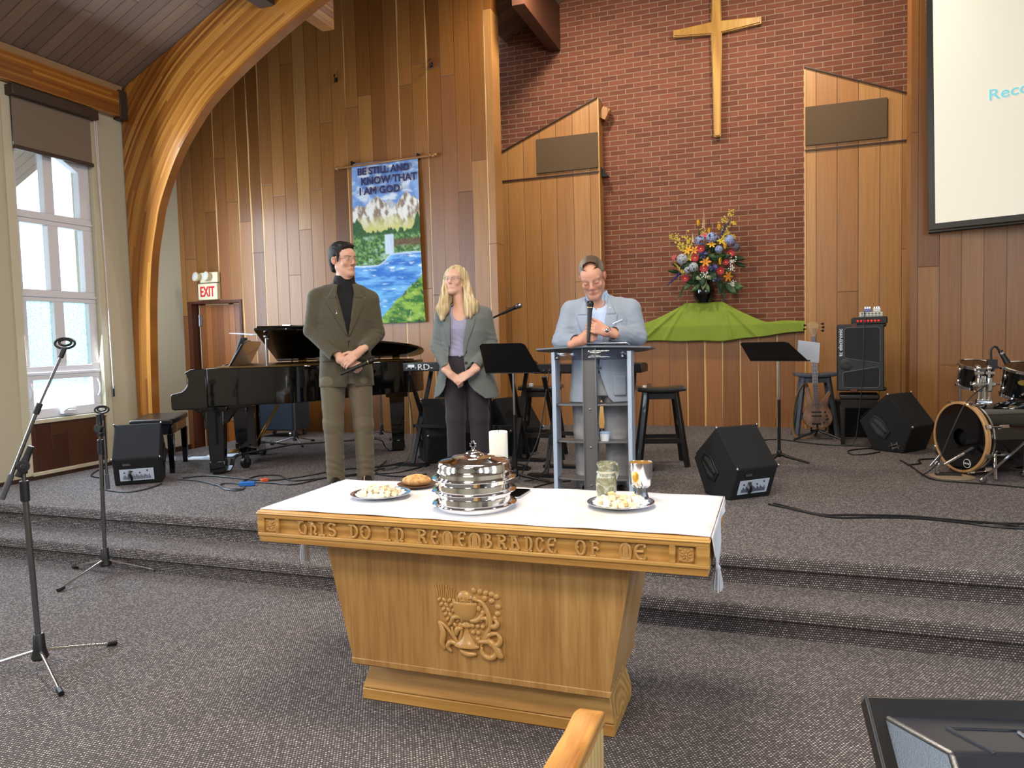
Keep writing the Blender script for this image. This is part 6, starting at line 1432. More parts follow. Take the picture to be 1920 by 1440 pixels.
for px, py, c, s in ((610,480,BLU,1.0),(780,450,BLU,1.2),(1035,500,BLU,1.15),(1125,590,plain('hydrangea_slate','#5c6a80',.7),.8),(345,735,WHT,1.15),(510,860,WHT,1.0),(885,625,BLU,.8),(420,900,WHT,.7)): bloom('hydrangea', px, py, c, s)
for px, py in ((660,695),(800,880),(855,1060)): bloom('cluster', px, py, VIO, 1.25)
spike(865,490,1060,190,PUR); spike(300,935,105,1105,PUR); spike(655,300,672,70,CRM,.016); spike(505,500,500,365,CRM,.015); spike(370,945,230,790,plain('petal_butter','#c8ab4c',.7),.024)
for px, py, s in ((385,470,1.2),(340,530,1.0),(960,190,.8),(1040,85,.7),(995,370,1.0),(945,460,.9),(250,420,.7),(170,370,.5),(650,360,.5),(690,980,.7),(1060,900,.6),(1075,790,.7),(1070,1120,.6)): bloom('sprig', px, py, LIM if px != 690 and px < 1055 else plain('petal_white','#d9d6cc',.6), s)
def leaf(px, py, ang, L, w, col, tilt=.35, nm='leaf'):
    x, z = fx(px, py); y = dome(px, py)*.85; a = R(ang); m = MB(); d = Vector((math.cos(a), -tilt, math.sin(a))).normalized(); s = d.cross(Vector((0,-1,.2))).normalized()
    def g(u, v): return Vector((x,y,z))+d*L*(u-.5)+s*w*math.sin(math.pi*min(1,u*.92+.08))**.8*(v-.5)+Vector((0,.03*abs(v-.5)-.10*L*(u-.5)**2*4*.3,-.15*L*u*u))
    m.grid(lambda u, v: tuple(g(u, v)), 8, 4); m.build(nm, col, fa, solid=.0015)
CAL = GRN[3]
for px, py, a, L, w, c in ((1090,1150,5,.24,.12,GRN[2]),(1040,1170,-40,.20,.10,GRN[1]),(655,1080,-95,.16,.075,plain('caladium_leaf','#8fa07a',.5)),(545,1000,-20,.14,.06,plain('caladium_leaf','#8fa07a',.5)),(745,1010,160,.14,.06,plain('caladium_leaf','#8fa07a',.5)),(1150,745,0,.18,.07,GRN[0]),(860,720,20,.20,.08,GRN[1]),(780,700,-10,.16,.06,GRN[2]),(560,1140,-150,.18,.07,GRN[2]),(430,1110,-140,.15,.06,GRN[3]),(480,1060,170,.16,.07,GRN[0]),(700,1150,-60,.13,.06,GRN[3]),(1180,840,-20,.14,.05,GRN[0]),(200,890,160,.16,.05,GRN[0]),(600,390,90,.14,.03,GRN[1]),(900,1130,-80,.16,.05,GRN[0]),(240,800,150,.12,.05,GRN[1]),(700,600,60,.2,.06,GRN[0]),(520,960,-100,.16,.07,GRN[0]),(1000,930,-30,.15,.06,GRN[0]),(640,1000,-90,.2,.12,GRN[0]),(800,980,-60,.18,.09,GRN[0]),(420,800,200,.2,.09,GRN[0]),(950,720,20,.2,.1,GRN[0]),(640,760,90,.25,.12,GRN[0]),(800,560,80,.2,.08,GRN[0])): leaf(px, py, a, L, w, c)
for px, py, a in ((330,1200,-105),(300,1230,-115),(930,1240,-75),(880,1200,-85),(945,1280,-90),(720,260,88),(745,240,92),(820,320,85)):
    m = MB(); x, z = fx(px, py); y = dome(px, py)*.8; d = Vector((math.cos(R(a)),-.1,math.sin(R(a)))); L = .14
    for i in range(10):
        for s in (-1,1): petal(m, Vector((x,y,z))+d*L*(i/10-.5), d+Vector((s*.7*abs(d.z),0,s*.7*abs(d.x)*.5)), .035*(1-.05*i) if py > 400 else .006, .006, (0,-1,0), .1)
    m.tube([Vector((x,y,z))-d*L*.6, Vector((x,y,z))+d*L*.5], .002, 4); m.build('fern_frond' if py > 400 else 'twig', GRN[0] if py > 400 else M['dark_trim'], fa)
# ---------------------------------------------------------------- banner
def vnoise(x, y, s=0):
    xi, yi = np.floor(x).astype(int), np.floor(y).astype(int); fx_, fy = x-xi, y-yi; fx_, fy = fx_*fx_*(3-2*fx_), fy*fy*(3-2*fy)
    h = lambda a, b_: (np.sin(a*127.1+b_*311.7+s*74.7)*43758.5453) % 1
    return (h(xi,yi)*(1-fx_)+h(xi+1,yi)*fx_)*(1-fy)+(h(xi,yi+1)*(1-fx_)+h(xi+1,yi+1)*fx_)*fy
def fbm(x, y, s=0, o=4): return sum(vnoise(x*2**i, y*2**i, s+i)*.5**(i+1) for i in range(o))/(1-.5**o)
def paint(u, v):
    c = lambda h: np.array(lin(h)); mix = lambda a, b_, k: a*(1-k[:, None])+b_*k[:, None]; st = lambda e, x, w=.01: np.clip((x-e)/w+.5, 0, 1)
    n = fbm(u*9, v*20, 1); ns = fbm(u*6, v*60, 2); nf = fbm(u*40, v*90, 3)
    C = mix(np.tile(c('#5f86c8'), (len(u),1)), c('#8fb0dd'), np.clip((n-.3)*2, 0, 1)); C = mix(C, c('#dfe6f0'), np.clip((fbm(u*5, v*26, 7)-.58)*6, 0, 1)*.9)
    ridge = lambda pk: np.min([p[1]+np.abs(u-p[0])*p[2] for p in pk], axis=0)+.02*(fbm(u*14, u*0+3, 5)-.5)*2
    far = ridge([(.56,.238,.35),(.70,.28,.5)]); k = st(far, v, .006); C = mix(C, mix(np.tile(c('#8a93a6'), (len(u),1)), c('#cfd3da'), nf), k)
    mt = np.minimum(ridge([(.38,.215,.42),(.28,.235,.35),(.10,.265,.25)]), ridge([(.82,.200,.44),(.92,.235,.4)])); k = st(mt, v, .005)
    rock = mix(np.tile(c('#e6e2dc'), (len(u),1)), c('#8d7a68'), np.clip((fbm(u*16+v*18, v*22-u*20, 9)-.42)*4, 0, 1)); rock = mix(rock, c('#c9c47a'), np.clip((v-.33)/.08+(n-.5)*1.2, 0, 1)); C = mix(C, rock, k)
    tr = .425+.05*(fbm(u*30, u*0, 11)-.5)-.08*np.exp(-((u-.05)/.09)**2)-.09*np.exp(-((u-.98)/.05)**2); k = st(tr, v, .008); C = mix(C, mix(np.tile(c('#1f3d22'), (len(u),1)), c('#3f6b37'), nf), k)
    k = st(.455+.02*(n-.5), v, .02); C = mix(C, mix(mix(np.tile(c('#2f5a2c'), (len(u),1)), c('#7da35a'), np.clip((nf-.4)*3, 0, 1)), c('#a9c9b0'), np.clip((fbm(u*12, v*40, 13)-.62)*6, 0, 1)*.8), k)
    k = st(.60, u, .04)*st(.485, v, .01); C = mix(C, mix(np.tile(c('#4a2f22'), (len(u),1)), c('#7c6a45'), nf), k*st(.53, -v+1.06, .03)*np.clip(1-(v-.56)/.02, 0, 1))
    wf = (1-st(.60, u, .012))*st(.475-.02*(v-.45)*10*.1, u, .012)*st(.452, v, .006)*(1-st(.575, v, .01)); C = mix(C, mix(np.tile(c('#e8eef4'), (len(u),1)), c('#9fb8d2'), fbm(u*60, v*10, 15)), wf)
    wl = .60+.035*(1-np.clip((u-.35)/.2, 0, 1))-.03*np.clip((u-.45)/.1, 0, 1)+.012*(n-.5); k = st(wl, v, .006)
    wt = mix(np.tile(c('#2f6fc2'), (len(u),1)), c('#79b6e8'), np.clip((ns-.35)*2.5, 0, 1)); wt = mix(wt, c('#dcecf6'), np.clip((fbm(u*7, v*90, 17)-.66)*7, 0, 1)); wt = mix(wt, c('#5fc0dd'), np.clip((v-.72)*3, 0, 1)*.6); C = mix(C, wt, k)
    C = mix(C, c('#eef3f6'), k*np.exp(-((v-wl)/.008)**2)*.8)
    bk = .715+.30*(1-np.clip((u-.28)/.72, 0, 1))**1.15+.025*(fbm(u*10, u*0+1, 19)-.5); k = st(bk, v, .008)
    gr = mix(np.tile(c('#2f6b2a'), (len(u),1)), c('#93b846'), np.clip((fbm(u*9, v*45, 21)-.35)*3, 0, 1)); gr = mix(gr, c('#2b3a26'), np.clip((fbm(u*12, v*22, 23)-.62)*8, 0, 1)); gr = mix(gr, c('#cbd58c'), np.clip((nf-.66)*5, 0, 1)); C = mix(C, gr, k)
    return C
bx = thing('wall_banner', 'painted cloth banner of mountains and a waterfall hanging on the cedar wall', 'banner', (-4.37, 7.94, 3.56))
m = MB(); NU, NV = 110, 240; uv = []
for j in range(NV+1):
    for i in range(NU+1):
        u, v = i/NU, j/NV; half = .445+.018*v*v; x = (u-.5)*2*half+.008*v+.012*v*v*(u > .5)
        m.v.append((x+.01*math.sin(v*5)*(u-.5), .02-.030*math.sin(v*math.pi*.9)*(.3+.7*u)-.006*math.sin(u*7+v*3), .012-1.92*v)); uv.append((u, v))
m.f = [(j*(NU+1)+i, (j+1)*(NU+1)+i, (j+1)*(NU+1)+i+1, j*(NU+1)+i+1) for j in range(NV) for i in range(NU)]
t = NT('painted_canvas'); a = t.n('Attribute', attribute_name='paint'); n = t.noise(t.obj(), 140, 3, .6); t.bump(n, .002, .4); pm = t.out(color=a.outputs[0], rough=.75)
cv = m.build('painted_cloth', pm, bx); uv = np.array(uv)
ca = cv.data.color_attributes.new('paint', 'FLOAT_COLOR', 'POINT'); ca.data.foreach_set('color', np.concatenate([paint(uv[:,0], uv[:,1]), np.ones((len(uv),1))], 1).astype(np.float32).ravel())
for s, x, z in (('BE STILL AND', -.345, -.135), ('KNOW THAT', -.30, -.255), ('I AM GOD', -.325, -.372)):
    tm = text_mesh(s, .112 if s[0] == 'B' else .118, .0015, .0035); tm.v = [(p[0]*1.02+x, -.018-p[2]-.012*abs(z)*2, p[1]+z+.03*p[0]*.0) for p in tm.v]; tm.build('lettering', plain('plum_paint', '#2d2150', .7), bx, smooth=False)
MB().tube([(-.60,-.005,-.02),(.64,-.005,.0)], .014, 12).ball((-.62,-.005,-.02),(.035,.026,.026),12).ball((-.575,-.005,-.02),(.012,.022,.022),10).ball((.665,-.005,.0),(.035,.026,.026),12).ball((.615,-.005,.0),(.012,.022,.022),10).build('hanging_rod', plain('turned_wood', '#8a5a2b', .35, coat=.3), bx)
for x in (-.43, .45): MB().bb(x-.008,x+.008,-.01,.06,-.01,.045).build('bracket', M['black_metal'], bx)
for lab, x, z in (('left of the two dark coat hooks high on the cedar wall', -5.0, 4.60), ('right of the two dark coat hooks high on the cedar wall', -3.73, 4.595)):
    m = MB().tube(spline([(-.02,-.004,.07),(-.012,-.03,.05),(0,-.01,.0),(.0,-.035,-.03),(.004,-.05,-.005),(.003,-.03,.01)], 4), .007, 8); m.bb(-.012,.012,-.008,0,-.02,.03)
    o = m.build('coat_hook', M['black_metal']); o.location = (x, 8.0, z); tag(o, lab, 'hook')
# ---------------------------------------------------------------- exit sign, door
ex = thing('exit_sign', 'cream EXIT sign with two emergency lamps over the side door', 'sign', (-7.03, 7.995, 2.04))
CB = plain('cream_plastic', '#d2c6a6', .45)
MB().bb(-.155,.155,-.07,0,0,.215).build('housing', CB, ex, bevel=.01); MB().bb(-.13,.16,-.06,0,.225,.36).build('lamp_housing', CB, ex, bevel=.012)
tm = text_mesh('EXIT', .185, .003, .003, .62, 'CENTER'); tm.v = [(p[0], -.072-p[2], p[1]+.045) for p in tm.v]; tm.build('lettering', plain('exit_red', '#c3141c', .5), ex, smooth=False)
for x in (-.125, .045):
    lm = MB().lathe([(.03,0),(.055,.03),(.062,.07),(.058,.075),(.0,.07)], (x,-.055,.295), 24, rot=(R(80),0,R(-18))).build('lamp_head', CB, ex); MB().lathe([(.0,.068),(.045,.072),(.05,.077),(.0,.082)], (x,-.055,.295), 20, rot=(R(80),0,R(-18))).build('lens', plain('lamp_glass', '#c9cac4', .15), lm)
dr = struct(MB().bb(0,.80,-.02,.02,.01,1.985).build('door_1', wood_planks('door_boards', .085, 4.0, [(0,'#6d3a15'),(.4,'#95571f'),(.7,'#a9682b'),(1,'#7d4419')], rough=.3)), 'timber side door standing ajar'); dr.location = (-7.33, 8.12, 0); dr.rotation_euler = (0,0,R(9))
MB().bb(-.012,.0,-.022,.022,.01,1.985).build('door_edge', plain('pale_door_edge', '#b8ab90', .5), dr)
for z in (.40,1.78): MB().bb(-.02,.03,-.035,-.02,z-.07,z+.07).cyl((-.008,-.03,z-.08),(-.008,-.03,z+.08),.012,n=10).build('door_hinge', M['steel'], dr)
MB().bb(.18,.66,-.03,-.02,.42,.66).build('vent_grille', plain('vent_tan', '#8b6a44', .5), dr)
struct(MB().bb(-7.43,-7.36,7.985,8.25,0,2.03).bb(-7.43,-6.55,7.985,8.0,2.0,2.03).bb(-6.585,-6.55,7.985,8.25,0,2.03).build('trim_5', plain('red_brown_jamb', '#4d2413', .4)), 'door jamb')
for pnl in (('wall_corridor',-7.7,-7.52,8.9,9.6),): struct(MB().bb(pnl[1],pnl[2],pnl[3],pnl[4],0,6.5).build(pnl[0], M['cream']))
l_ = area('corridor_lamp', (-6.9, 8.8, 2.9), (-6.9, 8.5, 0), .3, .3, 14, WARM)
# ---------------------------------------------------------------- projection screen
sc = thing('projection_screen', 'white projection screen with black border at top right', 'screen', (1.345, 7.93, 2.335)); sc.rotation_euler = (0, R(-1.0), R(-14))
MB().bb(0,2.6,-.01,.012,0,2.6).build('black_border', M['black_plastic'], sc, bevel=.003)
t = NT('lit_screen'); t.out(color='#d8d4c6', rough=.8, emit='#fff6e2', es=.30); MB().bb(.058,2.54,-.014,-.009,.055,2.55).build('screen_fabric', t.m, sc)
for s, x, z, sz in (('Reco', .475, 1.085, .135), ('N', .74, .545, .085)):
    tm = text_mesh(s, sz, .0008, .0012 if sz > .1 else 0, 1.12); tm.v = [(p[0]+x, -.0158-p[2], p[1]+z+.045*p[0]) for p in tm.v]; t2 = NT('cyan_lettering_'+s); t2.out(color='#7fd0dd', rough=.8, emit='#8be6f2', es=.25); tm.build('projected_lettering', t2.m, sc, smooth=False)
MB().cyl((0,.0,-.02),(2.6,.0,-.02),.014,n=12).build('bottom_rail', M['black_plastic'], sc)
# ---------------------------------------------------------------- bass guitar
bg = thing('bass_guitar', 'five-string bass guitar with walnut body standing before the grey-blue stool', 'guitar', (.395, 8.18, HS), R(4))
bs = spline([(.0,.115,0),(.10,.13,0),(.145,.20,0),(.135,.29,0),(.10,.355,0),(.115,.42,0),(.135,.475,0),(.115,.50,0),(.085,.46,0),(.045,.40,0),(.0,.385,0),(-.035,.40,0),(-.06,.45,0),(-.075,.535,0),(-.10,.545,0),(-.115,.49,0),(-.10,.37,0),(-.125,.29,0),(-.135,.20,0),(-.09,.13,0)], 4)
Tb = Vector((0,.10,.995))
bd = MB().prism([(p.x,p.y) for p in bs], (0,.0,0), (1,0,0), tuple(Tb), (0,.042,-.004)).build('body', grain_wood('walnut', '#5b3c26', '#765138', '#8a6346', 'z', 1.5, rough=.35), bg, bevel=.008, seg=3)
f = lambda x, h, d: tuple(Vector((x,-d,0))+Tb*h)
MB().bar(f(-.008,.36,.006), f(-.028,1.06,.006), .050, .02, up=(0,-1,.1)).build('neck', plain('maple', '#a78257', .4), bg)
MB().bar(f(-.008,.36,.018), f(-.028,1.06,.018), .046, .006, up=(0,-1,.1)).build('fingerboard', plain('rosewood', '#4a3020', .4), bg)
m = MB()
for k in range(20): h = 1.06-.70*(1-.944**(k+1))/(1-.944**20)*.97; xx = -.008-.020*(h-.36)/.70; m.bar(f(xx-.022,h,.022), f(xx+.022,h,.022), .0025, .003)
m.build('fret', M['steel'], bg)
MB().prism([(-.024,1.05),(.0,1.05),(.02,1.10),(.045,1.17),(.02,1.205),(-.03,1.215),(-.075,1.19),(-.06,1.13),(-.04,1.09)], (-.012,-.004,0), (1,0,0), tuple(Tb), (0,.016,0)).build('headstock', plain('maple', '#a78257', .4), bg, bevel=.003)
for x, h in ((.065,1.12),(.07,1.155),(.065,1.19),(-.115,1.14),(-.11,1.18)): MB().cyl(f(x-.02 if x > 0 else x+.02, h, 0), f(x, h, 0), .005, n=8).ball(f(x,h,0), (.012,.006,.014), 8).build('tuning_peg', M['black_metal'], bg)
for h in (.285,.245): MB().bar(f(-.055,h,.004), f(.04,h,.004), .022, .012).build('pickup', M['black_plastic'], bg, bevel=.003)
MB().bar(f(-.05,.165,.006), f(.035,.165,.006), .035, .014).build('bridge', M['black_metal'], bg, bevel=.002)
for x, h in ((.075,.285),(.09,.245),(.085,.205),(.065,.175),(.10,.215)): MB().lathe([(.009,0),(.009,.012),(.0,.012)], f(x,h,.0), 12, rot=(R(84),0,0)).build('control_knob', M['black_metal'], bg)
m = MB()
for k in range(5): m.tube([f(-.04+.016*k,.165,.02), f(-.045+.0085*k,1.06,.026), f(-.035+.01*k,1.15,.012)], .0011, 4)
m.build('string', M['steel'], bg)
def strap(u, v): 
    p = spline([f(-.09,.54,-.01), (-.13,-.02,.58), (-.20,-.03,.45), (-.235,-.03,.25), (-.235,-.04,.10), (-.20,-.05,.03), (-.10,-.02,.02), (-.02,.02,.06)], 4); k = min(int(u*(len(p)-1)), len(p)-2); q = p[k].lerp(p[k+1], u*(len(p)-1)-k); return (q.x+(v-.5)*.03, q.y+(v-.5)*.035, q.z+(v-.5)*.01)
MB().grid(strap, 40, 2).build('strap', plain('tan_webbing', '#7d5f38', .8), bg, solid=.004)
st_ = thing('guitar_stand', 'low black guitar stand under the bass guitar', 'stand', (.395, 8.16, HS), R(4))
MB().tube([(0,-.02,.10),(0,.06,.16),(0,.10,.40)], .010, 8).build('upright', M['black_metal'], st_)
for a in (205,-25,90): MB().tube([(0,0,.10),(.26*math.cos(R(a)),.22*math.sin(R(a)),.012)], .011, 8).build('leg', M['black_metal'], st_)
for x in (-.07,.07): MB().tube([(0,0,.10),(x,-.03,.10),(x,-.08,.11),(x,-.085,.14)], .009, 8).build('cradle_arm', M['black_metal'], st_)
# ---------------------------------------------------------------- bass amplifier
cb = thing('speaker_cabinet', 'tall black two-speaker bass cabinet standing on a black bench', 'speaker', (.77, 7.98, .82), R(-3)); TX = Matrix.Rotation(R(-3), 3, 'X')
def cbb(m, nm, mat, par=cb, **k): m.v = [tuple(TX @ Vector(p)) for p in m.v]; return m.build(nm, mat, par, **k)
cbb(MB().bb(-.205,.205,-.13,.22,.01,.655), 'cabinet', M['carpet_black'], bevel=.012)
fm = plain('charcoal_baffle', '#22252b', .6)
cbb(MB().bb(-.2,.2,-.142,-.128,.015,.65), 'front_baffle', fm, bevel=.006)
gm = plain('speaker_mesh', '#0b0c0e', .7, bump=.8, bscale=300)
g1 = [(-.125,.325),(.165,.275),(.17,.30),(.17,.60),(.15,.62),(-.12,.62),(-.145,.60),(-.145,.345)]; g2 = [(-.145,.19),(.15,.24),(.165,.225),(.165,.06),(.145,.04),(-.135,.04),(-.155,.06),(-.155,.175)]
for g in (g1, g2):
    gg = cbb(MB().prism(g, (0,-.142,0), (1,0,0), (0,0,1), (0,-.006,0)), 'grille', gm, bevel=.002)
    m = MB().tube([(p[0],-.148,p[1]) for p in g], .0035, 6, closed=True); cbb(m, 'trim_line', plain('grey_piping', '#5a5f68', .5), gg)
cbb(MB().lathe([(.058,0),(.058,.004),(.052,.006),(.0,.002)], (-.125,-.141,.265), 28, rot=(R(90),0,0)), 'tweeter', M['black_plastic'])
tm = text_mesh('tc electronic', .052, .001, .0008); tm.v = [(-.160-p[1], -.1435-p[2], p[0]+.345) for p in tm.v]; cbb(tm, 'lettering', plain('white_print', '#e4e6ea', .5), smooth=False)
m = MB()
for k in range(3): m.bb(-.192,-.168,-.1445,-.1425,.315+.009*k,.319+.009*k)
for z in (.645,.02): cbb(MB().bb(-.09,-.03,-.150,-.128,z-.022,z+.012), 'red_tab', plain('maroon_tab', '#4d1418', .5), bevel=.003)
for y in (-.12,.2):
    for z in (.03,.64): cbb(MB().ball((.205,y,z), .02, 8), 'corner_cap', M['black_plastic'])
bc = thing('bench', 'black square-legged bench carrying the bass cabinet', 'bench', (.76, 7.98, HS), R(-3))
MB().bb(-.175,.175,-.14,.20,.44,.49).build('seat', M['black_plastic'], bc, bevel=.014, seg=3); MB().bb(-.16,.16,-.13,.19,.36,.44).build('apron', bkw, bc)
for x in (-.145,.145):
    for y in (-.115,.175): MB().box((x,y,.18),(.035,.035,.36)).build('leg', bkw, bc, bevel=.003)
hd = thing('bass_amplifier', 'slim black amplifier head with glowing red knobs on the bass cabinet', 'amplifier', (.85, 8.0, 1.478), R(-3))
MB().bb(-.155,.155,-.12,.12,.006,.062).build('chassis', M['black_metal'], hd, bevel=.006); MB().bb(-.15,.15,-.13,-.12,.0,.068).build('face_plate', M['black_plastic'], hd, bevel=.008)
t = NT('red_knob'); t.out(color='#b02a2a', rough=.3, emit='#ff2a20', es=.6)
for k in range(7): MB().cyl((-.105+.03*k,-.145,.03),(-.105+.03*k,-.13,.03),.010,n=14).build('knob', t.m, hd)
o = thing('preamp', 'cream preamp box with rows of knobs on the amplifier head', 'preamp', (.865, 7.98, 1.547), R(-3)); MB().bb(-.10,.10,-.05,.05,0,.045).build('chassis', plain('cream_metal', '#c9c8bb', .4), o, bevel=.004)
for k in range(6):
    for z in (.012,.032): MB().cyl((-.08+.03*k,-.06,z),(-.08+.03*k,-.05,z),.006,n=10).build('knob', M['steel'] if z < .02 else M['black_plastic'], o)
for lab, x, c in (('purple effects pedal on the cream preamp', .835, '#6f73a8'), ('white effects pedal on the cream preamp', .915, '#d3d4d2')):
    o = thing('effects_pedal', lab, 'pedal', (x, 7.98, 1.593), R(-3)); MB().bb(-.032,.032,-.05,.05,0,.034).build('chassis', plain('pedal'+c, c, .4), o, bevel=.004)
    for k in (-.02,0,.02): MB().cyl((k,-.02,.034),(k,-.02,.05),.008,n=10).build('knob', M['silver'], o)
o = MB().bb(-.2,.2,-.12,.12,0,.38).build('amplifier', M['carpet_black'], bevel=.012); o.location = (.72, 8.55, HS); tag(o, 'black practice amplifier standing under and behind the bench', 'amplifier')
# ---------------------------------------------------------------- drum kit
M['drum'] = plain('black_drum_lacquer', '#07080b', .08, coat=.6, coatr=.03); M['hoop'] = plain('maple_hoop', '#b3895a', .35, coat=.3)
dk = thing('bass_drum', 'black bass drum with pale wooden hoop at the right edge', 'drum', (1.30, 6.38, HS))
ax = Vector((.87,.49,0)).normalized(); ux = Vector((ax.y,-ax.x,0)); c0 = Vector((0,0,.285))
def cylrot(): return Matrix((ux, Vector((0,0,1)), ax)).transposed()
Mx = cylrot(); LA = lambda prof, c=c0, n=56: MB().lathe(prof, c, n, rot=Mx)
LA([(.252,.05),(.252,.50)]).build('shell', M['drum'], dk)
for z in (-.005, .495): LA([(.262,z),(.268,z+.005),(.268,z+.035),(.262,z+.04),(.250,z+.04),(.250,z),(.262,z)]).build('hoop', M['hoop'] if z < .1 else M['drum'], dk)
LA([(.254,.06),(.258,.062),(.258,.075),(.254,.078)]).build('metal_rim', M['chrome'], dk)
hd_ = LA([(.250,.004),(.065,.004),(.065,.006),(.25,.006)], n=56).build('drum_head', M['drum'], dk); LA([(.0,.06),(.066,.05)]).build('port_hole', plain('port_dark', '#15181f', .6), dk)
P2 = lambda x, z, d=0: c0+ux*x+Vector((0,0,z))-ax*d
hm = LA([(.0,-.001),(.034,-.001),(.034,.003)], c0+ux*.075*-1*-1+Vector((0,0,-.19)), 28); hm.v = [tuple(Vector(p)) for p in hm.v]; hm.build('logo_ring', plain('white_print', '#e4e6ea', .5), hd_)
LA([(.0,-.0016),(.030,-.0016),(.030,.002)], c0+ux*.075+Vector((0,0,-.19)), 28).build('logo_fill', M['black_plastic'], hd_)
tm = text_mesh('EVANS', .017, .0006, .0004, 1.0, 'CENTER'); tm.v = [tuple(P2(.075+p[0], -.196+p[1], .0024+p[2])) for p in tm.v]; tm.build('lettering', plain('white_print', '#e4e6ea', .5), hd_, smooth=False)
for k in range(8):
    a = R(22+45*k); q = lambda r, d: c0+ux*r*math.cos(a)+Vector((0,0,1))*r*math.sin(a)+ax*d
    MB().tube([q(.272,.0),q(.272,.16)], .005, 8).bar(q(.276,-.006),q(.276,.03),.03,.012,up=q(1,0)-q(0,0)).bar(q(.262,.13),q(.262,.19),.022,.02,up=q(1,0)-q(0,0)).build('tension_rod', M['chrome'], dk)
for s, d in ((1,.10),(-1,.10)):
    b0 = c0+ux*s*.22+Vector((0,0,-.10))+ax*d; MB().tube([b0+Vector((0,0,.03)), b0, b0+ux*s*.10-ax*.08+Vector((0,0,-.17))], [.016,.013,.010], 10).ball(tuple(b0+Vector((0,0,.02))),.022,10).build('spur_leg', M['chrome'], dk)
for k, (cx, cy, cz, rr, dp, lab) in enumerate(((1.83,6.80,.985,.155,.235,'larger black rack tom cut by the right edge'), (1.53,6.98,1.03,.125,.19,'smaller black rack tom behind the chrome mount'))):
    t = thing('tom_drum', lab, 'drum', (cx, cy, cz), 0, 'rack toms'); Mt = Euler((R(14), R(4), 0)).to_matrix(); L2 = lambda p: MB().lathe(p, (0,0,0), 40, rot=Mt)
    L2([(rr,-dp/2),(rr,dp/2)]).build('shell', M['drum'], t); L2([(.0,dp/2-.002),(rr-.002,dp/2-.002)]).build('drum_head', plain('white_head', '#cfd0cf', .5), t)
    for z in (-dp/2, dp/2-.018): L2([(rr+.002,z),(rr+.012,z),(rr+.012,z+.02),(rr+.004,z+.024),(rr-.004,z+.02)]).build('chrome_hoop', M['chrome'], t)
    for j in range(6):
        a = R(60*j+20); q = lambda r, z: Mt @ Vector((r*math.cos(a), r*math.sin(a), z)); MB().tube([q(rr+.012,-dp/2),q(rr+.012,dp/2)], .0035, 6).ball(tuple(q(rr+.006,.05)), (.013,.013,.026), 8).ball(tuple(q(rr+.006,-.05)), (.013,.013,.026), 8).build('lug', M['chrome'], t)
    if k == 0: MB().lathe([(.0,0),(.034,0),(.032,.004),(.0,.005)], tuple(Mt @ Vector((-.055,-.148,.035))), 20, 1, .62, rot=(R(104),0,R(-20))).build('badge', plain('gold_badge', '#b9a14a', .3, .8), t)
tmount = thing('tom_mount', 'chrome double tom mount standing on the bass drum', 'stand', (1.50, 6.58, .845))
MB().cyl((0,0,0),(0,0,.20),.017,n=14).bb(-.05,.05,-.03,.03,-.01,.02).build('post', M['chrome'], tmount)
MB().bb(-.075,.075,-.03,.03,.12,.155).bb(-.05,-.02,-.035,.035,.08,.19).bb(.02,.05,-.035,.035,.08,.19).build('clamp_block', M['chrome'], tmount, bevel=.008)
for s in (-1,1): MB().tube([(s*.035,0,.02),(s*.035,0,.26),(s*.06+.03,.08,.28),(s*.08+.08,.2,.25)], .011, 10).ball((s*.035,0,.26),.022,10).bb(s*.035-.03,s*.035+.03,-.035,.0,.215,.235).build('l_arm', M['chrome'], tmount)
for s in (-1,1): MB().tube([(s*.075,-.02,.137),(s*.10,-.05,.137),(s*.10,-.05,.16)], .006, 6).build('wing_bolt', M['chrome'], tmount)
t = thing('microphone', 'small black drum microphone clipped to the tom rim', 'microphone', (1.56, 6.62, 1.12))
MB().tube(spline([(0,0,.0),(-.005,0,.09),(.0,0,.135),(.03,0,.145),(.055,0,.10)],4), .008, 8).bb(-.03,.035,-.02,.02,-.02,.05).build('clip_arm', M['black_plastic'], t); MB().cyl((.055,-.0,.115),(.10,-.02,.02),.016,.022,n=14).build('capsule', M['black_metal'], t); MB().cyl((.062,-.003,.10),(.068,-.006,.088),.0195,n=14).build('ring', M['silver'], t)
km = thing('microphone_stand', 'low round-based stand holding a microphone at the bass drum', 'stand', (1.27, 6.36, HS), R(0))
km.location = (1.23, 6.27, HS); km['group'] = 'boom microphone stands'
MB().lathe([(.0,0),(.15,0),(.152,.004),(.12,.010),(.0,.014)], n=40).build('round_base', plain('tan_base', '#8a7a62', .5), km); MB().bb(-.11,.06,-.03,.03,.012,.03).build('foot_plate', M['black_plastic'], km, bevel=.004)
MB().cyl((-.095,0,.02),(-.095,0,.085),.018,n=14).ball((-.095,0,.09),.026,12).build('post', M['chrome'], km); MB().cyl((-.06,-.05,.10),(.07,-.04,.185),.011,n=12).build('boom', M['silver'], km); MB().cyl((.07,-.04,.185),(.13,-.03,.222),.013,n=12).build('grip', M['black_plastic'], km)
hs_ = thing('cymbal_stand', 'chrome tripod leg of a drum stand at the right edge', 'stand', (1.66, 6.12, HS))
for a, r_ in ((200,.30),(320,.3),(80,.3)): MB().bar((0,0,.30),(r_*math.cos(R(a)),r_*math.sin(R(a))*.8,.03),.02,.008).ball((r_*math.cos(R(a)),r_*math.sin(R(a))*.8,.022),(.028,.028,.022),8).build('leg', M['steel'], hs_)
MB().cyl((0,0,.12),(.06,.02,1.0),.013,n=12).build('tube', M['chrome'], hs_)
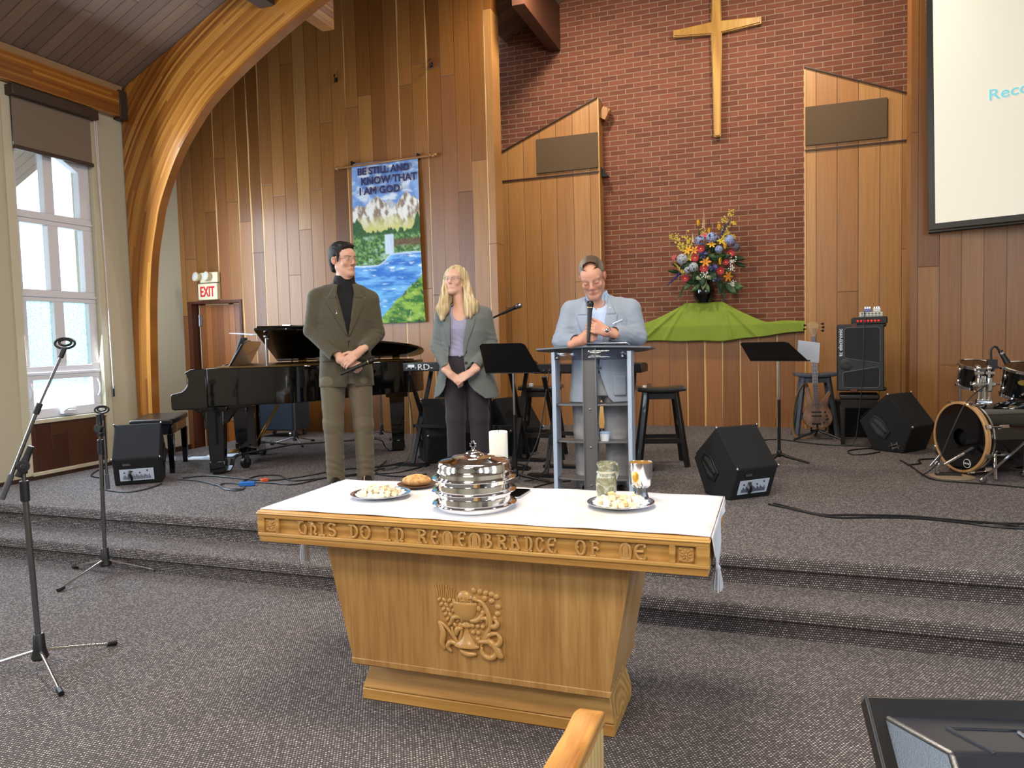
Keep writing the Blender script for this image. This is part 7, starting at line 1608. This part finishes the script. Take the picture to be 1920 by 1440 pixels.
cy_ = thing('cymbal', 'thin brass cymbal edge beside the smaller tom', 'cymbal', (1.50, 7.35, 1.09)); MB().lathe([(.0,.02),(.03,.018),(.035,.006),(.16,.0),(.161,-.002),(.03,.004)], n=40, rot=(R(4),R(5),0)).build('bronze_disc', M['brass'], cy_); MB().cyl((0,0,-.775),(0,0,.04),.009,n=10).build('stand_rod', M['steel'], cy_); MB().lathe([(.0,0),(.16,0),(.15,.012),(.0,.016)], (0,0,-.778), 24).build('stand_foot', M['steel'], cy_)
# ---------------------------------------------------------------- cables
CBL = {'c1':[(-.05,5.01),(.07,4.91),(.31,4.73),(.54,4.78),(.77,4.81),(.98,4.76),(1.12,4.71),(1.28,4.73),(1.5,4.77),(2.2,4.9)],'c2':[(-.02,5.04),(.04,4.98),(.25,4.79),(.43,4.82),(.72,4.86),(.94,4.82),(1.09,4.80),(1.30,4.81),(2.2,5.0)],'c3':[(2.2,4.74),(1.45,4.74),(1.22,4.69),(1.07,4.72),(1.05,4.75),(1.11,4.79),(1.24,4.76),(1.36,4.68),(2.2,4.6)],
'c4':[(-4.75,4.95),(-4.6,5.08),(-4.35,5.05),(-3.94,5.01),(-3.76,5.19),(-3.60,5.58),(-3.37,5.74),(-3.16,6.06)],'c5':[(-4.72,4.88),(-4.52,4.87),(-4.16,4.72),(-4.03,4.62),(-3.89,4.61),(-3.93,4.73),(-4.12,4.84),(-4.21,4.82),(-4.16,4.72),(-4.03,4.64),(-3.91,4.67)],'c6':[(-4.10,4.91),(-4.15,5.16),(-3.97,5.22),(-3.71,5.04),(-3.52,5.2),(-3.27,5.4),(-3.05,5.54),(-2.96,5.78),(-2.95,5.86)],
'c7':[(-4.03,4.92),(-3.82,4.92),(-3.6,4.91),(-3.51,5.23),(-3.35,5.44),(-3.24,5.71)],'c8':[(-5.08,4.42),(-4.95,4.38),(-4.73,4.36),(-4.68,4.50),(-4.73,4.70)],'c9':[(-5.52,4.80),(-5.69,4.87),(-5.87,5.10),(-5.92,5.24)],'c13':[(.98,6.95),(1.02,6.6),(1.04,6.3),(1.1,6.08),(1.4,5.98),(1.61,5.9),(2.2,5.6)],'c12':[(.86,7.62),(.81,7.6),(.63,7.43),(.63,7.21),(.75,7.23),(.88,7.40)],'c14':[(1.52,7.79),(1.35,7.5),(1.33,7.27),(1.28,7.1),(1.13,7.0),(1.11,6.82),(1.0,6.7)],'c15':[(.0,8.1),(-.10,8.05),(-.29,7.89),(-.65,7.75)],'c16':[(1.05,8.30),(.98,7.80),(.6,7.76),(.40,7.80),(.17,7.98),(.02,8.12)],'c17':[(-3.44,6.1),(-3.20,5.5),(-2.87,5.40),(-2.75,5.55)],'c18':[(-1.70,5.2),(-1.62,5.40),(-1.5,5.5)]}
CL = {'c1':'black cable running from the front wedge to the right, nearer of the pair','c2':'black cable running from the front wedge to the right, farther of the pair','c3':'loose black cable loop at the right end of the front cable run','c4':'black cable running from the left wedge under the piano toward the keyboard','c5':'grey cable curling in a loop in front of the near piano leg','c6':'black cable winding behind the tweed-jacketed person toward the keyboard','c7':'black cable from the blue connector past the feet of the tweed-jacketed person','c8':'cable looping in front of the left wedge monitor','c9':'short cable behind the left wedge monitor by the wall','c13':'long black cable along the carpet in front of the bass drum','c12':'small cable loop in front of the wedge beside the drum','c14':'tangled cable between the right wedge and the bass drum','c15':'black cable on the carpet left of the bass guitar stand','c16':'black cable from the bass cabinet past the guitar stand','c17':'black cable curving on the carpet between the two standing people','c18':'short black cable on the carpet by the lectern'}
for k, pts in CBL.items():
    m = MB().tube(spline([(x, y, 0) for x, y in pts], 7), .0062, 7); o = m.build('cable', plain('cable_grey', '#30333a', .5) if k in ('c5','c8') else M['black_plastic']); o.location = (0,0,HS+.0065); tag(o, CL[k], 'cable', 'cables on the platform')
for lab, pts in (('thin cable hanging down the front of the bass cabinet', [(.79,7.80,1.60),(.785,7.775,1.40),(.775,7.78,1.0),(.74,7.78,.6),(.70,7.74,.36),(.6,7.70,.32)]), ('cable hanging from the stage piano to the carpet', [(-3.10,5.985,1.17),(-3.105,5.96,.95),(-3.06,5.93,.6),(-3.08,5.80,.36),(-3.2,5.6,.32)]), ('first of two cables hanging from the keyboard behind the music stand', [(-1.72,5.72,1.15),(-1.75,5.68,.9),(-1.80,5.62,.6),(-1.92,5.5,.32)]), ('second of two cables hanging from the keyboard, nearer the lectern', [(-1.66,5.72,1.15),(-1.68,5.66,.8),(-1.68,5.60,.5),(-1.75,5.50,.34),(-1.85,5.42,.32)]), ('cable drooping from the tom mount past the bass drum head', [(1.56,6.6,1.0),(1.35,6.36,.88),(1.22,6.24,.66),(1.12,6.20,.42),(1.02,6.22,.32)])):
    o = MB().tube(spline(pts, 6), .0045, 6).build('cable', M['black_plastic']); tag(o, lab, 'cable', 'hanging cables')
o = MB().bb(-.06,.06,-.02,.02,0,.035).build('power_connector', plain('blue_plastic', '#1f5fae', .4), bevel=.006); o.location = (-3.96,4.80,HS+.001); o.rotation_euler = (0,0,.5); tag(o, 'blue power connector lying among the cables', 'connector')
o = MB().bb(-.03,.03,-.018,.018,0,.03).build('power_connector', plain('orange_plastic', '#c9502a', .4), bevel=.006); o.location = (-3.93,4.97,HS+.001); o.rotation_euler = (0,0,1.2); tag(o, 'small orange plug lying among the cables', 'connector')
